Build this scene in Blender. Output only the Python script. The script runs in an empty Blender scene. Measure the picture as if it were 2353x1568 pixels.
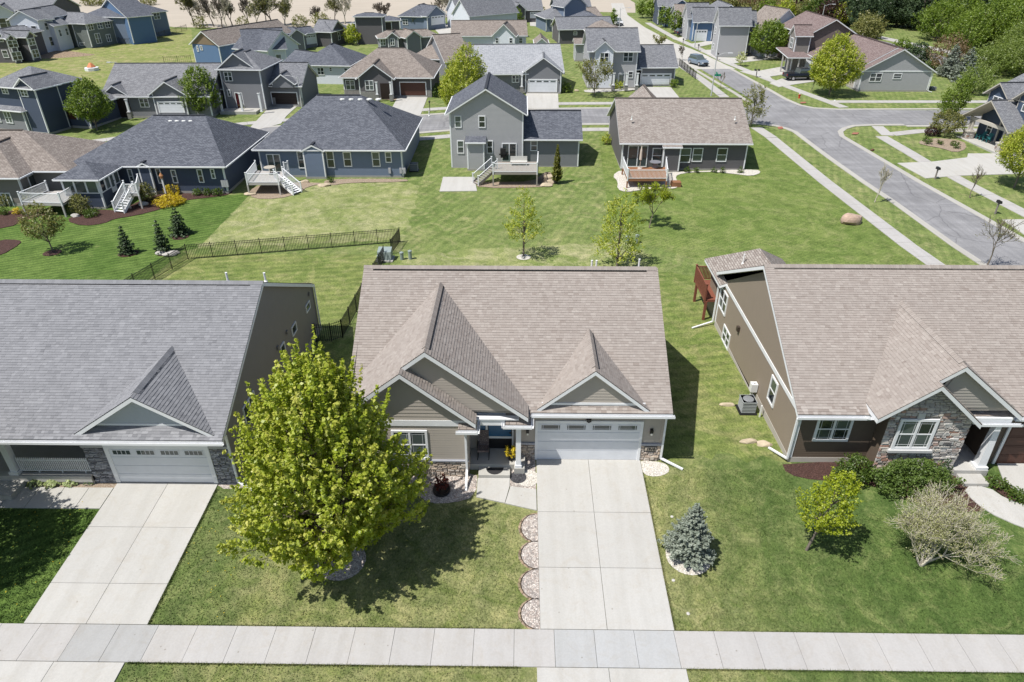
import bpy, bmesh, math, random
import numpy as np
from mathutils import Vector, Matrix
random.seed(7); np.random.seed(7)
C = bpy.context.scene.collection
R = math.radians
# ---------------------------------------------------------------- camera, world, sun
CAM_H, PITCH, YAW, FOC = 22.9, R(31.03), R(.735), 1569.0      # FOC in units of a 2353 px wide picture
cam_d = bpy.data.cameras.new('camera'); cam = bpy.data.objects.new('camera', cam_d); C.objects.link(cam)
cam_d.sensor_width = 36; cam_d.lens = 36*FOC/2353; cam_d.clip_end = 3000; cam_d.clip_start = .1
cam.location = (0, 0, CAM_H); cam.rotation_euler = (R(90)-PITCH, 0, YAW)
bpy.context.scene.camera = cam
W = bpy.data.worlds.new('World'); bpy.context.scene.world = W; W.use_nodes = True
SUN_AZ, SUN_EL = R(30), R(61)          # shadows fall towards +x, a little towards +y
nt = W.node_tree; sky = nt.nodes.new('ShaderNodeTexSky'); sky.sky_type = 'NISHITA'; sky.sun_disc = False
sky.sun_elevation = SUN_EL; sky.sun_rotation = R(241); sky.air_density = 1.0; sky.dust_density = 1.2
bg = nt.nodes['Background']; nt.links.new(sky.outputs[0], bg.inputs[0]); bg.inputs[1].default_value = .1
sd = bpy.data.lights.new('sun', 'SUN'); sun = bpy.data.objects.new('sun', sd); C.objects.link(sun)
sd.energy = 5.0; sd.angle = R(.53); sd.color = (1, .965, .91)
ldir = Vector((math.cos(SUN_AZ)*math.cos(SUN_EL), math.sin(SUN_AZ)*math.cos(SUN_EL), -math.sin(SUN_EL)))
sun.rotation_euler = ldir.to_track_quat('-Z', 'Y').to_euler(); sun.location = (-20, -10, 60)
vs = bpy.context.scene.view_settings; vs.view_transform = 'Standard'; vs.look = 'None'; vs.gamma = 1; vs.use_curve_mapping = False
vs.exposure = 0.22
bpy.context.scene.cycles.max_bounces = 6
# ---------------------------------------------------------------- survey: from a point in the picture to a place on the ground
sp, cp = math.sin(PITCH), math.cos(PITCH); cy_, sy_ = math.cos(YAW), math.sin(YAW)
def ray(u, v):
    a = (u-1176.5)/FOC; b = -(v-784)/FOC; x = a; y = cp+b*sp; z = -sp+b*cp
    return (x*cy_-y*sy_, x*sy_+y*cy_, z)
BR = [(-60, 0), (16.7, 0), (25.8, .5), (40, -.1), (55, -.4), (72, -.2), (92, .4), (120, 1), (200, 2), (900, 12)]
def zg(y):
    for (a, b), (c, d) in zip(BR, BR[1:]):
        if y <= c: return b+(d-b)*(y-a)/(c-a)
    return BR[-1][1]
def atz(u, v, z):
    d = ray(u, v); t = (z-CAM_H)/d[2]; return Vector((d[0]*t, d[1]*t, z))
def gr(u, v, h=0.0):
    z = 0
    for i in range(24):
        p = atz(u, v, z+h); z = .5*z+.5*zg(p[1])
    return Vector((p[0], p[1], zg(p[1])+h))
def aty(u, v, y):
    d = ray(u, v); t = y/d[1]; return Vector((d[0]*t, y, CAM_H+d[2]*t))
def pix(x, y, z):
    X = x*cy_+y*sy_; Y = -x*sy_+y*cy_; Z = z-CAM_H; f = Y*cp-Z*sp
    return (1176.5+FOC*X/f, 784-FOC*(Y*sp+Z*cp)/f)
def pxm(p):                               # picture units per metre at a place
    return FOC/(p[1]*cp+(CAM_H-p[2])*sp)
# ---------------------------------------------------------------- materials
def mat(name, rough=.8, spec=.3):
    m = bpy.data.materials.new(name); m.use_nodes = True; b = m.node_tree.nodes['Principled BSDF']
    b.inputs['Roughness'].default_value = rough; b.inputs['Specular IOR Level'].default_value = spec
    return m, m.node_tree, b
def N(nt, t, **k):
    n = nt.nodes.new(t)
    for a, v in k.items():
        if a in ('operation', 'blend_type', 'data_type', 'attribute_name', 'attribute_type', 'feature', 'offset', 'offset_frequency', 'noise_dimensions', 'wave_type', 'bands_direction', 'interpolation', 'use_clamp', 'invert', 'vector_type'): setattr(n, a, v)
        else: n.inputs[a.replace('_', ' ')].default_value = v
    return n
def ramp(nt, fac, stops):
    r = nt.nodes.new('ShaderNodeValToRGB'); nt.links.new(fac, r.inputs[0]); e = r.color_ramp.elements
    e[0].position, e[0].color = stops[0][0], (*stops[0][1], 1); e[1].position, e[1].color = stops[-1][0], (*stops[-1][1], 1)
    for p, c in stops[1:-1]: x = e.new(p); x.color = (*c, 1)
    return r.outputs[0]
def mixc(nt, fac, a, b, mode='MIX'):
    n = nt.nodes.new('ShaderNodeMix'); n.data_type = 'RGBA'; n.blend_type = mode
    for s, v in ((0, fac), (6, a), (7, b)):
        if hasattr(v, 'links'): nt.links.new(v, n.inputs[s])
        elif s == 0: n.inputs[0].default_value = v
        else: n.inputs[s].default_value = (*v, 1)
    return n.outputs[2]
def coords(nt, which='Object', scale=(1, 1, 1), rot=0.0):
    g = nt.nodes.new('ShaderNodeNewGeometry') if which == 'World' else nt.nodes.new('ShaderNodeTexCoord')
    mp = nt.nodes.new('ShaderNodeMapping'); mp.inputs['Scale'].default_value = scale; mp.inputs['Rotation'].default_value[2] = rot
    nt.links.new(g.outputs['Position' if which == 'World' else which], mp.inputs[0]); return mp.outputs[0]
def noise(nt, vec, s, detail=4, rough=.6, dist=0):
    n = N(nt, 'ShaderNodeTexNoise', Scale=s, Detail=detail, Roughness=rough, Distortion=dist); nt.links.new(vec, n.inputs['Vector']); return n.outputs[0]
def bump(nt, b, h, strength=.3, dist=.02):
    n = N(nt, 'ShaderNodeBump', Strength=strength, Distance=dist); nt.links.new(h, n.inputs['Height']); nt.links.new(n.outputs[0], b.inputs['Normal'])
MC = {}
def flat(name, c, rough=.6, spec=.3, var=.08, sc=2.0):
    """plain paint or plastic with a little uneven wear"""
    if name in MC: return MC[name]
    m, nt, b = mat(name, rough, spec); v = coords(nt)
    f = noise(nt, v, sc, 5)
    col = mixc(nt, f, tuple(x*(1-var*1.5) for x in c), tuple(min(1, x*(1+var)) for x in c))
    nt.links.new(col, b.inputs['Base Color']); MC[name] = m; return m
def grass(name, a, b_, c, stripes=0.0, rot=0.0, width=1.1, patch=.45):
    if name in MC: return MC[name]
    m, nt, b = mat(name, .9, .12); w = coords(nt, 'World')
    big = noise(nt, w, .16, 5, .62, .6); mid = noise(nt, w, 1.1, 6, .65); w2 = coords(nt, 'World', (1, .55, 1), .5); fine = noise(nt, w2, 11, 5, .8); dry = noise(nt, w, .5, 7, .72, 1.2)
    col = mixc(nt, ramp(nt, big, [(.36, (0, 0, 0)), (.64, (1, 1, 1))]), a, b_)
    col = mixc(nt, ramp(nt, dry, [(patch, (0, 0, 0)), (patch+.22, (1, 1, 1))]), col, c)
    col = mixc(nt, .75, col, ramp(nt, mid, [(.33, (.62, .66, .6)), (.5, (1, 1, 1)), (.68, (1.32, 1.25, 1.3))]), 'MULTIPLY')
    col = mixc(nt, .85, col, ramp(nt, fine, [(.32, (.42, .48, .4)), (.5, (1, 1, 1)), (.7, (1.65, 1.55, 1.6))]), 'MULTIPLY')
    if stripes:
        vec = coords(nt, 'World', (1, 1, 1), rot)
        wv = N(nt, 'ShaderNodeTexWave', Scale=.5/width, Distortion=1.6, Detail=2, Detail_Scale=.35); nt.links.new(vec, wv.inputs['Vector'])
        col = mixc(nt, stripes, col, ramp(nt, wv.outputs['Fac'], [(.35, (.72, .76, .72)), (.65, (1.2, 1.17, 1.1))]), 'MULTIPLY')
    nt.links.new(col, b.inputs['Base Color']); bump(nt, b, fine, .75, .05); MC[name] = m; return m
def grass_front():
    m, nt, b = mat('front lawn grass', .9, .12); w = coords(nt, 'World'); s = nt.nodes.new('ShaderNodeSeparateXYZ'); nt.links.new(w, s.inputs[0])
    big = noise(nt, w, .3, 5, .65, .8); mid = noise(nt, w, 1.3, 6, .7); fine = noise(nt, coords(nt, 'World', (1, .7, 1), .4), 13, 6, .8); dry = noise(nt, w, .8, 7, .75, 1.5)
    ma = N(nt, 'ShaderNodeMath', operation='MULTIPLY_ADD'); nt.links.new(big, ma.inputs[0]); ma.inputs[1].default_value = 9; nt.links.new(s.outputs[0], ma.inputs[2])
    mb = N(nt, 'ShaderNodeMath', operation='MULTIPLY_ADD'); nt.links.new(ma.outputs[0], mb.inputs[0]); mb.inputs[1].default_value = 1/50; mb.inputs[2].default_value = .5-4.5/50
    z = lambda x: x/50+.5
    lush = ramp(nt, mb.outputs[0], [(z(-13.5), (.75, .75, .75)), (z(-10.5), (.15, .15, .15)), (z(7), (.1, .1, .1)), (z(10.5), (.8, .8, .8)), (z(16), (1, 1, 1))])
    A = mixc(nt, ramp(nt, dry, [(.36, (0, 0, 0)), (.62, (1, 1, 1))]), (.15, .18, .056), (.27, .265, .125)); B = mixc(nt, ramp(nt, dry, [(.48, (0, 0, 0)), (.72, (1, 1, 1))]), (.075, .12, .032), (.17, .2, .075))
    col = mixc(nt, lush, A, B)
    col = mixc(nt, .85, col, ramp(nt, mid, [(.3, (.6, .66, .6)), (.5, (1, 1, 1)), (.7, (1.35, 1.28, 1.3))]), 'MULTIPLY'); col = mixc(nt, .9, col, ramp(nt, fine, [(.3, (.4, .46, .38)), (.5, (1, 1, 1)), (.7, (1.7, 1.6, 1.6))]), 'MULTIPLY')
    wv = N(nt, 'ShaderNodeTexWave', Scale=.16, Distortion=2.5, Detail=3, Detail_Scale=.5); nt.links.new(coords(nt, 'World', (1, 1, 1), R(8)), wv.inputs['Vector']); col = mixc(nt, .4, col, ramp(nt, wv.outputs['Fac'], [(.3, (.8, .85, .8)), (.7, (1.15, 1.12, 1.08))]), 'MULTIPLY')
    nt.links.new(col, b.inputs['Base Color']); bump(nt, b, fine, .8, .05); return m
def concrete(name, c, stain=.12):
    if name in MC: return MC[name]
    m, nt, b = mat(name, .85, .2); w = coords(nt, 'World'); n1 = noise(nt, w, .5, 6, .7); n2 = noise(nt, w, 14, 4, .7); n3 = noise(nt, w, 1.4, 6, .75, .9)
    oi = nt.nodes.new('ShaderNodeObjectInfo'); ty = noise(nt, coords(nt, 'World', (1.6, .1, 1)), 1.1, 4, .6)
    col = mixc(nt, n1, tuple(x*(1-stain) for x in c), c)
    col = mixc(nt, ramp(nt, n3, [(.5, (0, 0, 0)), (.75, (.6, .6, .6))]), col, (c[0]*.84, c[1]*.79, c[2]*.72))
    col = mixc(nt, .6, col, ramp(nt, n2, [(.3, (.88, .88, .88)), (.7, (1.06, 1.06, 1.06))]), 'MULTIPLY'); col = mixc(nt, .8, col, ramp(nt, ty, [(.35, (.92, .915, .905)), (.55, (1, 1, 1)), (.7, (1.03, 1.03, 1.03))]), 'MULTIPLY')
    col = mixc(nt, 1, col, ramp(nt, oi.outputs['Random'], [(0, (.955, .955, .955)), (.3, (.985, .98, .97)), (1, (1, 1, 1))]), 'MULTIPLY')
    vo = N(nt, 'ShaderNodeTexVoronoi', Scale=1.3); nt.links.new(w, vo.inputs['Vector']); col = mixc(nt, .8, col, ramp(nt, vo.outputs['Distance'], [(.03, (.6, .57, .52)), (.055, (1, 1, 1))]), 'MULTIPLY')
    nt.links.new(col, b.inputs['Base Color']); bump(nt, b, n2, .15, .01); MC[name] = m; return m
def asphalt():
    m, nt, b = mat('asphalt', .9, .2); w = coords(nt, 'World'); n2 = noise(nt, w, 9, 4, .8); ws = coords(nt, 'World', (1.1, .05, 1), R(4)); n3 = noise(nt, ws, 2.2, 4, .6)
    w5 = coords(nt, 'World', (.08, 1, 1)); n4 = noise(nt, w5, 1.2, 3, .6); n5 = noise(nt, w, .35, 4, .6)
    col = mixc(nt, n3, (.16, .16, .168), (.30, .296, .298)); col = mixc(nt, .5, col, ramp(nt, n4, [(.3, (.8, .8, .8)), (.7, (1.2, 1.2, 1.2))]), 'MULTIPLY')
    col = mixc(nt, .6, col, ramp(nt, n2, [(.3, (.75, .75, .75)), (.7, (1.25, 1.25, 1.25))]), 'MULTIPLY'); col = mixc(nt, .7, col, ramp(nt, n5, [(.35, (.8, .8, .8)), (.65, (1.1, 1.1, 1.1))]), 'MULTIPLY')
    vo = N(nt, 'ShaderNodeTexVoronoi', feature='DISTANCE_TO_EDGE', Scale=.22); nt.links.new(mixc(nt, .35, w, noise_col(nt, w, .8)), vo.inputs['Vector'])
    col = mixc(nt, .8, col, ramp(nt, vo.outputs['Distance'], [(.003, (.68, .68, .69)), (.010, (1, 1, 1))]), 'MULTIPLY')
    nt.links.new(col, b.inputs['Base Color']); bump(nt, b, n2, .3, .01); return m
def noise_col(nt, w, s):
    n = N(nt, 'ShaderNodeTexNoise', Scale=s, Detail=3); nt.links.new(w, n.inputs['Vector']); return n.outputs['Color']
def gravel(name, cols, scale=16):
    if name in MC: return MC[name]
    m, nt, b = mat(name, .85, .25); w = coords(nt, 'World')
    vo = N(nt, 'ShaderNodeTexVoronoi', Scale=scale); nt.links.new(w, vo.inputs['Vector'])
    se = nt.nodes.new('ShaderNodeSeparateColor'); nt.links.new(vo.outputs['Color'], se.inputs[0])
    col = ramp(nt, se.outputs[0], [(i/(len(cols)-1), c) for i, c in enumerate(cols)])
    vd = N(nt, 'ShaderNodeTexVoronoi', feature='DISTANCE_TO_EDGE', Scale=scale); nt.links.new(w, vd.inputs['Vector'])
    col = mixc(nt, 1, col, ramp(nt, vd.outputs['Distance'], [(0, (.35, .33, .31)), (.12, (1, 1, 1))]), 'MULTIPLY')
    nt.links.new(col, b.inputs['Base Color']); bump(nt, b, ramp(nt, vd.outputs['Distance'], [(0, (0, 0, 0)), (.3, (1, 1, 1))]), .6, .03); MC[name] = m; return m
def shingles(name, c1, c2, c3, blend='uv', ex=.145, wd=.32):
    """asphalt shingles: uv = courses drawn on far roofs; obj / face = one tone per real shingle"""
    k = name+blend
    if k in MC: return MC[k]
    m, nt, b = mat(k, .92, .15); w = coords(nt, 'World')
    if blend == 'uv':
        tc = nt.nodes.new('ShaderNodeTexCoord')
        br = N(nt, 'ShaderNodeTexBrick', offset=.37, offset_frequency=2, Scale=1, Mortar_Size=.014, Mortar_Smooth=.3, Bias=0, Brick_Width=wd, Row_Height=ex)
        br.inputs['Color1'].default_value = (0, 0, 0, 1); br.inputs['Color2'].default_value = (1, 1, 1, 1); br.inputs['Mortar'].default_value = (.5, .5, .5, 1)
        nt.links.new(tc.outputs['UV'], br.inputs['Vector'])
        col = ramp(nt, br.outputs['Color'], [(0, c1), (.5, c2), (1, c3)])
        col = mixc(nt, br.outputs['Fac'], col, tuple(x*.45 for x in c1)); bump(nt, b, br.outputs['Fac'], .6, -.012)
    else:
        if blend == 'obj': f = nt.nodes.new('ShaderNodeObjectInfo').outputs['Random']
        else: f = N(nt, 'ShaderNodeAttribute', attribute_name='tone', attribute_type='GEOMETRY').outputs['Fac']
        col = ramp(nt, f, [(0, c1), (.5, c2), (1, c3)])
        tc = coords(nt, 'World'); bump(nt, b, noise(nt, tc, 60, 2), .3, .004)
    n1 = noise(nt, w, .5, 5, .6); n2 = noise(nt, w, 22, 3, .8)
    col = mixc(nt, .6, col, ramp(nt, n1, [(.3, (.93, .93, .93)), (.7, (1.06, 1.06, 1.06))]), 'MULTIPLY'); col = mixc(nt, .4, col, ramp(nt, n2, [(.3, (.8, .8, .8)), (.7, (1.2, 1.2, 1.2))]), 'MULTIPLY')
    nt.links.new(col, b.inputs['Base Color']); MC[k] = m; return m
def siding_mat(name, c, ex=.115):
    """lap siding too far off to build board by board"""
    k = name+' lap'
    if k in MC: return MC[k]
    m, nt, b = mat(k, .65, .25); w = coords(nt, 'World'); s = nt.nodes.new('ShaderNodeSeparateXYZ'); nt.links.new(w, s.inputs[0])
    d = N(nt, 'ShaderNodeMath', operation='DIVIDE'); d.inputs[1].default_value = ex; nt.links.new(s.outputs[2], d.inputs[0])
    f = N(nt, 'ShaderNodeMath', operation='FRACT'); nt.links.new(d.outputs[0], f.inputs[0])
    col = mixc(nt, noise(nt, w, 1.2, 4), tuple(x*.92 for x in c), c)
    nt.links.new(col, b.inputs['Base Color']); bump(nt, b, f.outputs[0], 1.0, -.02); MC[k] = m; return m
def glass_mat():
    m, nt, b = mat('window glass', .06, .8); w = coords(nt, 'World'); oi = nt.nodes.new('ShaderNodeObjectInfo')
    col = mixc(nt, oi.outputs['Random'], (.012, .016, .02), (.11, .135, .13)); nt.links.new(col, b.inputs['Base Color']); bump(nt, b, noise(nt, w, 1.5, 2), .03, .02); return m  # lighter teal panes carry a reflection in their base colour
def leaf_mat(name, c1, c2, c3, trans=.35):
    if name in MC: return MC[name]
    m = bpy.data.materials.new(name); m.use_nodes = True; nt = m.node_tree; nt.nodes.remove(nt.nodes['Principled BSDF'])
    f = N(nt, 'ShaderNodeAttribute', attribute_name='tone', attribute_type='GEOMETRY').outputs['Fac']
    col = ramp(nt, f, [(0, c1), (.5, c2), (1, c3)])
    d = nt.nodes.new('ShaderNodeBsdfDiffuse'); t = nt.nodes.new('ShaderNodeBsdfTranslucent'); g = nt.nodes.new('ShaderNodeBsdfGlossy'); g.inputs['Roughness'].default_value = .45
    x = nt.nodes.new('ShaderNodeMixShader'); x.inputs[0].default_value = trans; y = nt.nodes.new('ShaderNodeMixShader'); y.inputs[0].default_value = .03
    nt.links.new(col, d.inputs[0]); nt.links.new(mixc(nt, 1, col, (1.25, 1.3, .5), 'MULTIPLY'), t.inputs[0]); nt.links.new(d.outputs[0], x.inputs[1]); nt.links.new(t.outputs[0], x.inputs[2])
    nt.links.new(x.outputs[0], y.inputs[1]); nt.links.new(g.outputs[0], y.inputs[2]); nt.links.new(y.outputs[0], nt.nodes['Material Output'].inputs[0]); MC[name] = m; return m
def stone_mat(name, cols):
    if name in MC: return MC[name]
    m, nt, b = mat(name, .9, .2); oi = nt.nodes.new('ShaderNodeObjectInfo'); w = coords(nt, 'World')
    col = ramp(nt, oi.outputs['Random'], [(i/(len(cols)-1), c) for i, c in enumerate(cols)]); n = noise(nt, w, 9, 6, .75)
    col = mixc(nt, .8, col, ramp(nt, n, [(.3, (.65, .65, .65)), (.7, (1.25, 1.25, 1.25))]), 'MULTIPLY'); nt.links.new(col, b.inputs['Base Color']); bump(nt, b, n, .6, .03); MC[name] = m; return m
M_WHITE = flat('white trim', (.74, .75, .76), .5); M_GLASS = glass_mat(); M_ASPH = asphalt(); M_BLACK = flat('black metal', (.015, .015, .016), .4, .4)
M_CONC = concrete('driveway concrete', (.475, .465, .44)); M_WALK = concrete('sidewalk concrete', (.44, .428, .415)); M_STEP = concrete('porch concrete', (.45, .44, .41)); M_CURB = concrete('kerb concrete', (.44, .425, .39))
M_FOUND = concrete('foundation concrete', (.36, .35, .33)); M_BARK = flat('grey bark', (.2, .17, .14), .9, .1, .3, 9); M_PALEBARK = flat('pale bark', (.5, .46, .37), .9, .1, .25, 9); M_DARKBARK = flat('dark bark', (.07, .05, .045), .9, .1, .3, 9)
M_MULCH = gravel('brown mulch', [(.05, .025, .02), (.11, .055, .045), (.07, .04, .035), (.15, .08, .065)], 22)
M_ROCK = gravel('river rock bed', [(.42, .36, .32), (.68, .62, .56), (.52, .47, .43), (.3, .27, .25), (.6, .5, .44)], 14)
M_TANROCK = gravel('tan pea gravel', [(.36, .27, .19), (.46, .37, .28), (.3, .23, .17), (.5, .42, .34)], 20)
M_WHITEROCK = gravel('white rock bed', [(.7, .66, .58), (.8, .77, .7), (.6, .55, .48), (.72, .7, .66)], 15)
# ---------------------------------------------------------------- mesh plumbing (everything is given in world coordinates)
class Root:
    def __init__(s, o, loc, rz): s.o = o; s.loc = Vector(loc); s.inv = (Matrix.Translation(loc) @ Matrix.Rotation(rz, 4, 'Z')).inverted(); s.rz = rz
def tag(o, label=None, cat=None, group=None, kind=None):
    if label: o['label'] = label
    if cat: o['category'] = cat
    if group: o['group'] = group
    if kind: o['kind'] = kind
    return o
def thing(name, label, cat, loc, rz=0.0, group=None):
    o = bpy.data.objects.new(name, None); C.objects.link(o); o.empty_display_size = .2
    o.location = loc; o.rotation_euler = (0, 0, rz); tag(o, label, cat, group); return Root(o, loc, rz)
class Mb:
    def __init__(s): s.v = []; s.f = []; s.uv = []; s.tone = []
    def poly(s, pts, uv=None, tone=None):
        n = len(s.v); s.v += [tuple(p) for p in pts]; s.f.append(tuple(range(n, n+len(pts)))); s.uv.append(uv); s.tone.append(tone if tone is not None else .5)
    def box8(s, p, tone=None):
        n = len(s.v); s.v += [tuple(q) for q in p]
        for f in ((0, 3, 2, 1), (4, 5, 6, 7), (0, 1, 5, 4), (1, 2, 6, 5), (2, 3, 7, 6), (3, 0, 4, 7)): s.f.append(tuple(n+i for i in f)); s.uv.append(None); s.tone.append(tone if tone is not None else .5)
    def box(s, x0, x1, y0, y1, z0, z1, tone=None):
        s.box8([(x0, y0, z0), (x1, y0, z0), (x1, y1, z0), (x0, y1, z0), (x0, y0, z1), (x1, y0, z1), (x1, y1, z1), (x0, y1, z1)], tone)
    def prism(s, top, dz, tone=None, uv=None):           # polygon (ccw seen from above) and its copy dz lower
        n = len(s.v); k = len(top); s.v += [tuple(p) for p in top]+[(p[0], p[1], p[2]-dz) for p in top]
        s.f.append(tuple(range(n, n+k))); s.uv.append(uv); s.f.append(tuple(range(n+2*k-1, n+k-1, -1))); s.uv.append(None)
        for i in range(k): j = (i+1) % k; s.f.append((n+i, n+k+i, n+k+j, n+j)); s.uv.append(None)
        s.tone += [tone if tone is not None else .5]*(k+2)
    def beam(s, a, b, w, h=None, up=Vector((0, 0, 1))):
        a = Vector(a); b = Vector(b); h = h or w; d = (b-a).normalized(); sd = d.cross(up)
        if sd.length < 1e-3: sd = d.cross(Vector((0, 1, 0)))
        sd.normalize(); u = sd.cross(d); sd *= w/2; u *= h/2
        s.box8([a-sd-u, a+sd-u, b+sd-u, b-sd-u, a-sd+u, a+sd+u, b+sd+u, b-sd+u])
    def tube(s, pts, rs, k=6):
        rings = []
        for i, p in enumerate(pts):
            p = Vector(p); d = (Vector(pts[min(i+1, len(pts)-1)])-Vector(pts[max(i-1, 0)])).normalized()
            a = d.cross(Vector((.3, .9, .1))); a.normalize(); b = d.cross(a); n = len(s.v)
            s.v += [tuple(p+(a*math.cos(2*math.pi*j/k)+b*math.sin(2*math.pi*j/k))*rs[i]) for j in range(k)]; rings.append(n)
        for r0, r1 in zip(rings, rings[1:]):
            for j in range(k): s.f.append((r0+j, r0+(j+1) % k, r1+(j+1) % k, r1+j)); s.uv.append(None); s.tone.append(.5)
        s.f.append(tuple(rings[-1]+j for j in range(k))); s.uv.append(None); s.tone.append(.5)
        s.f.append(tuple(rings[0]+j for j in range(k-1, -1, -1))); s.uv.append(None); s.tone.append(.5)
    def lathe(s, c, prof, k=12):
        n = len(s.v); c = Vector(c)
        for r, z in prof: s.v += [(c.x+r*math.cos(2*math.pi*j/k), c.y+r*math.sin(2*math.pi*j/k), c.z+z) for j in range(k)]
        for i in range(len(prof)-1):
            for j in range(k): a = n+i*k+j; b = n+i*k+(j+1) % k; s.f.append((a, b, b+k, a+k)); s.uv.append(None); s.tone.append(.5)
        for q, e in ((0, -1), (len(prof)-1, 1)): s.f.append(tuple(n+q*k+j for j in (range(k) if e > 0 else range(k-1, -1, -1)))); s.uv.append(None); s.tone.append(.5)
    def build(s, name, material, parent=None, tones=False, smooth=False, fix=True):
        """parent: a Root (the thing) or a (Root, object) pair for a sub-part; world coordinates become the thing's own"""
        me = bpy.data.meshes.new(name); rt = parent[0] if isinstance(parent, tuple) else parent
        vv = [tuple(rt.inv @ Vector(p)) for p in s.v] if rt else s.v
        me.from_pydata(vv, [], s.f)
        if any(u is not None for u in s.uv):
            ul = me.uv_layers.new(name='UVMap'); i = 0
            for f, u in zip(s.f, s.uv):
                for j in range(len(f)): ul.data[i].uv = u[j] if u is not None else (0, 0); i += 1
        if tones: a = me.attributes.new('tone', 'FLOAT', 'FACE'); a.data.foreach_set('value', s.tone)
        if fix:
            bm = bmesh.new(); bm.from_mesh(me); bmesh.ops.recalc_face_normals(bm, faces=bm.faces); bm.to_mesh(me); bm.free()
        if smooth: me.polygons.foreach_set('use_smooth', [True]*len(me.polygons))
        me.materials.append(material); o = bpy.data.objects.new(name, me); C.objects.link(o)
        if isinstance(parent, tuple): o.parent = parent[1]
        elif parent: o.parent = parent.o
        return o
def npmesh(name, verts, faces, material, parent=None, tone=None, rt=None):
    me = bpy.data.meshes.new(name); nv = len(verts); nf, k = faces.shape
    me.vertices.add(nv); me.vertices.foreach_set('co', verts.astype(np.float32).ravel())
    me.loops.add(nf*k); me.loops.foreach_set('vertex_index', faces.astype(np.int32).ravel())
    me.polygons.add(nf); me.polygons.foreach_set('loop_start', np.arange(nf, dtype=np.int32)*k)
    me.update(calc_edges=True)
    if tone is not None: a = me.attributes.new('tone', 'FLOAT', 'FACE'); a.data.foreach_set('value', tone.astype(np.float32))
    me.materials.append(material); o = bpy.data.objects.new(name, me); C.objects.link(o)
    if parent: o.parent = parent.o if isinstance(parent, Root) else parent
    return o
def clipc(poly, inside):
    """clip a 2D polygon by the half plane a*x+b*y<=c"""
    a, b, c = inside; out = []
    for i, p in enumerate(poly):
        q = poly[(i+1) % len(poly)]; dp = a*p[0]+b*p[1]-c; dq = a*q[0]+b*q[1]-c
        if dp <= 0: out.append(p)
        if (dp < 0 < dq) or (dq < 0 < dp): t = dp/(dp-dq); out.append((p[0]+(q[0]-p[0])*t, p[1]+(q[1]-p[1])*t))
    return out
def clip_convex(poly, clip):
    for i, p in enumerate(clip):
        q = clip[(i+1) % len(clip)]; nx, ny = q[1]-p[1], -(q[0]-p[0])
        poly = clipc(poly, (nx, ny, nx*p[0]+ny*p[1]))
        if len(poly) < 3: return []
    return poly
def area2(p): return sum(p[i][0]*p[(i+1) % len(p)][1]-p[(i+1) % len(p)][0]*p[i][1] for i in range(len(p)))/2
# ---------------------------------------------------------------- sheets that follow the ground
def drape(name, polys, off, material, thick=0.0, parent=None, kind=None, wh=None):
    """polys: lists of ground points (x, y); follows the ground, off above it, with an edge of depth thick"""
    bm = bmesh.new()
    for poly in polys:
        if area2([(p[0], p[1]) for p in poly]) < 0: poly = poly[::-1]
        vs_ = [bm.verts.new((p[0], p[1], 0)) for p in poly]
        try: f = bm.faces.new(vs_)
        except ValueError: continue
    bmesh.ops.remove_doubles(bm, verts=bm.verts, dist=.001)
    for yb, _ in BR: bmesh.ops.bisect_plane(bm, geom=bm.verts[:]+bm.edges[:]+bm.faces[:], plane_co=(0, yb, 0), plane_no=(0, 1, 0))
    bmesh.ops.triangulate(bm, faces=bm.faces)
    if thick:
        be = [e for e in bm.edges if e.is_boundary]; r = bmesh.ops.extrude_edge_only(bm, edges=be); nv = [v for v in r['geom'] if isinstance(v, bmesh.types.BMVert)]
        low = set(nv)
        for v in bm.verts: v.co.z = zg(v.co.y)+off-(thick if v in low else 0)
    else:
        for v in bm.verts: v.co.z = zg(v.co.y)+off
    rt = parent
    if rt: bm.transform(rt.inv)
    me = bpy.data.meshes.new(name); bm.to_mesh(me); bm.free(); me.materials.append(material)
    o = bpy.data.objects.new(name, me); C.objects.link(o)
    if rt: o.parent = rt.o
    if kind: o['kind'] = kind
    return o
def pg(*uv): return [tuple(gr(u, v)[:2]) for u, v in uv]
def ragged(pts, step=.7, amp=.16):
    g = random.Random(5); out = []
    for a, b in zip(pts, pts[1:]+pts[:1]):
        l = math.hypot(b[0]-a[0], b[1]-a[1]); k = max(1, int(l/step)); nx, ny = -(b[1]-a[1])/(l or 1), (b[0]-a[0])/(l or 1)
        for i in range(k): t = i/k; o = g.gauss(0, amp) if i else 0; out.append((a[0]+(b[0]-a[0])*t+nx*o, a[1]+(b[1]-a[1])*t+ny*o))
    return out
def smooth_poly(pts, it=2, closed=True):
    for _ in range(it):
        n = []
        rng = range(len(pts)) if closed else range(len(pts)-1)
        if not closed: n.append(pts[0])
        for i in rng:
            p, q = pts[i], pts[(i+1) % len(pts)]; n += [(p[0]*.75+q[0]*.25, p[1]*.75+q[1]*.25), (p[0]*.25+q[0]*.75, p[1]*.25+q[1]*.75)]
        if not closed: n.append(pts[-1])
        pts = n
    return pts
def offset_line(pts, d):
    out = []
    for i, p in enumerate(pts):
        a = pts[max(i-1, 0)]; b = pts[min(i+1, len(pts)-1)]; dx, dy = b[0]-a[0], b[1]-a[1]; l = math.hypot(dx, dy) or 1
        out.append((p[0]-dy/l*d, p[1]+dx/l*d))
    return out
def strip(pts, d0, d1):
    a = offset_line(pts, d0); b = offset_line(pts, d1); return [[a[i], a[i+1], b[i+1], b[i]] for i in range(len(pts)-1)]
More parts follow.
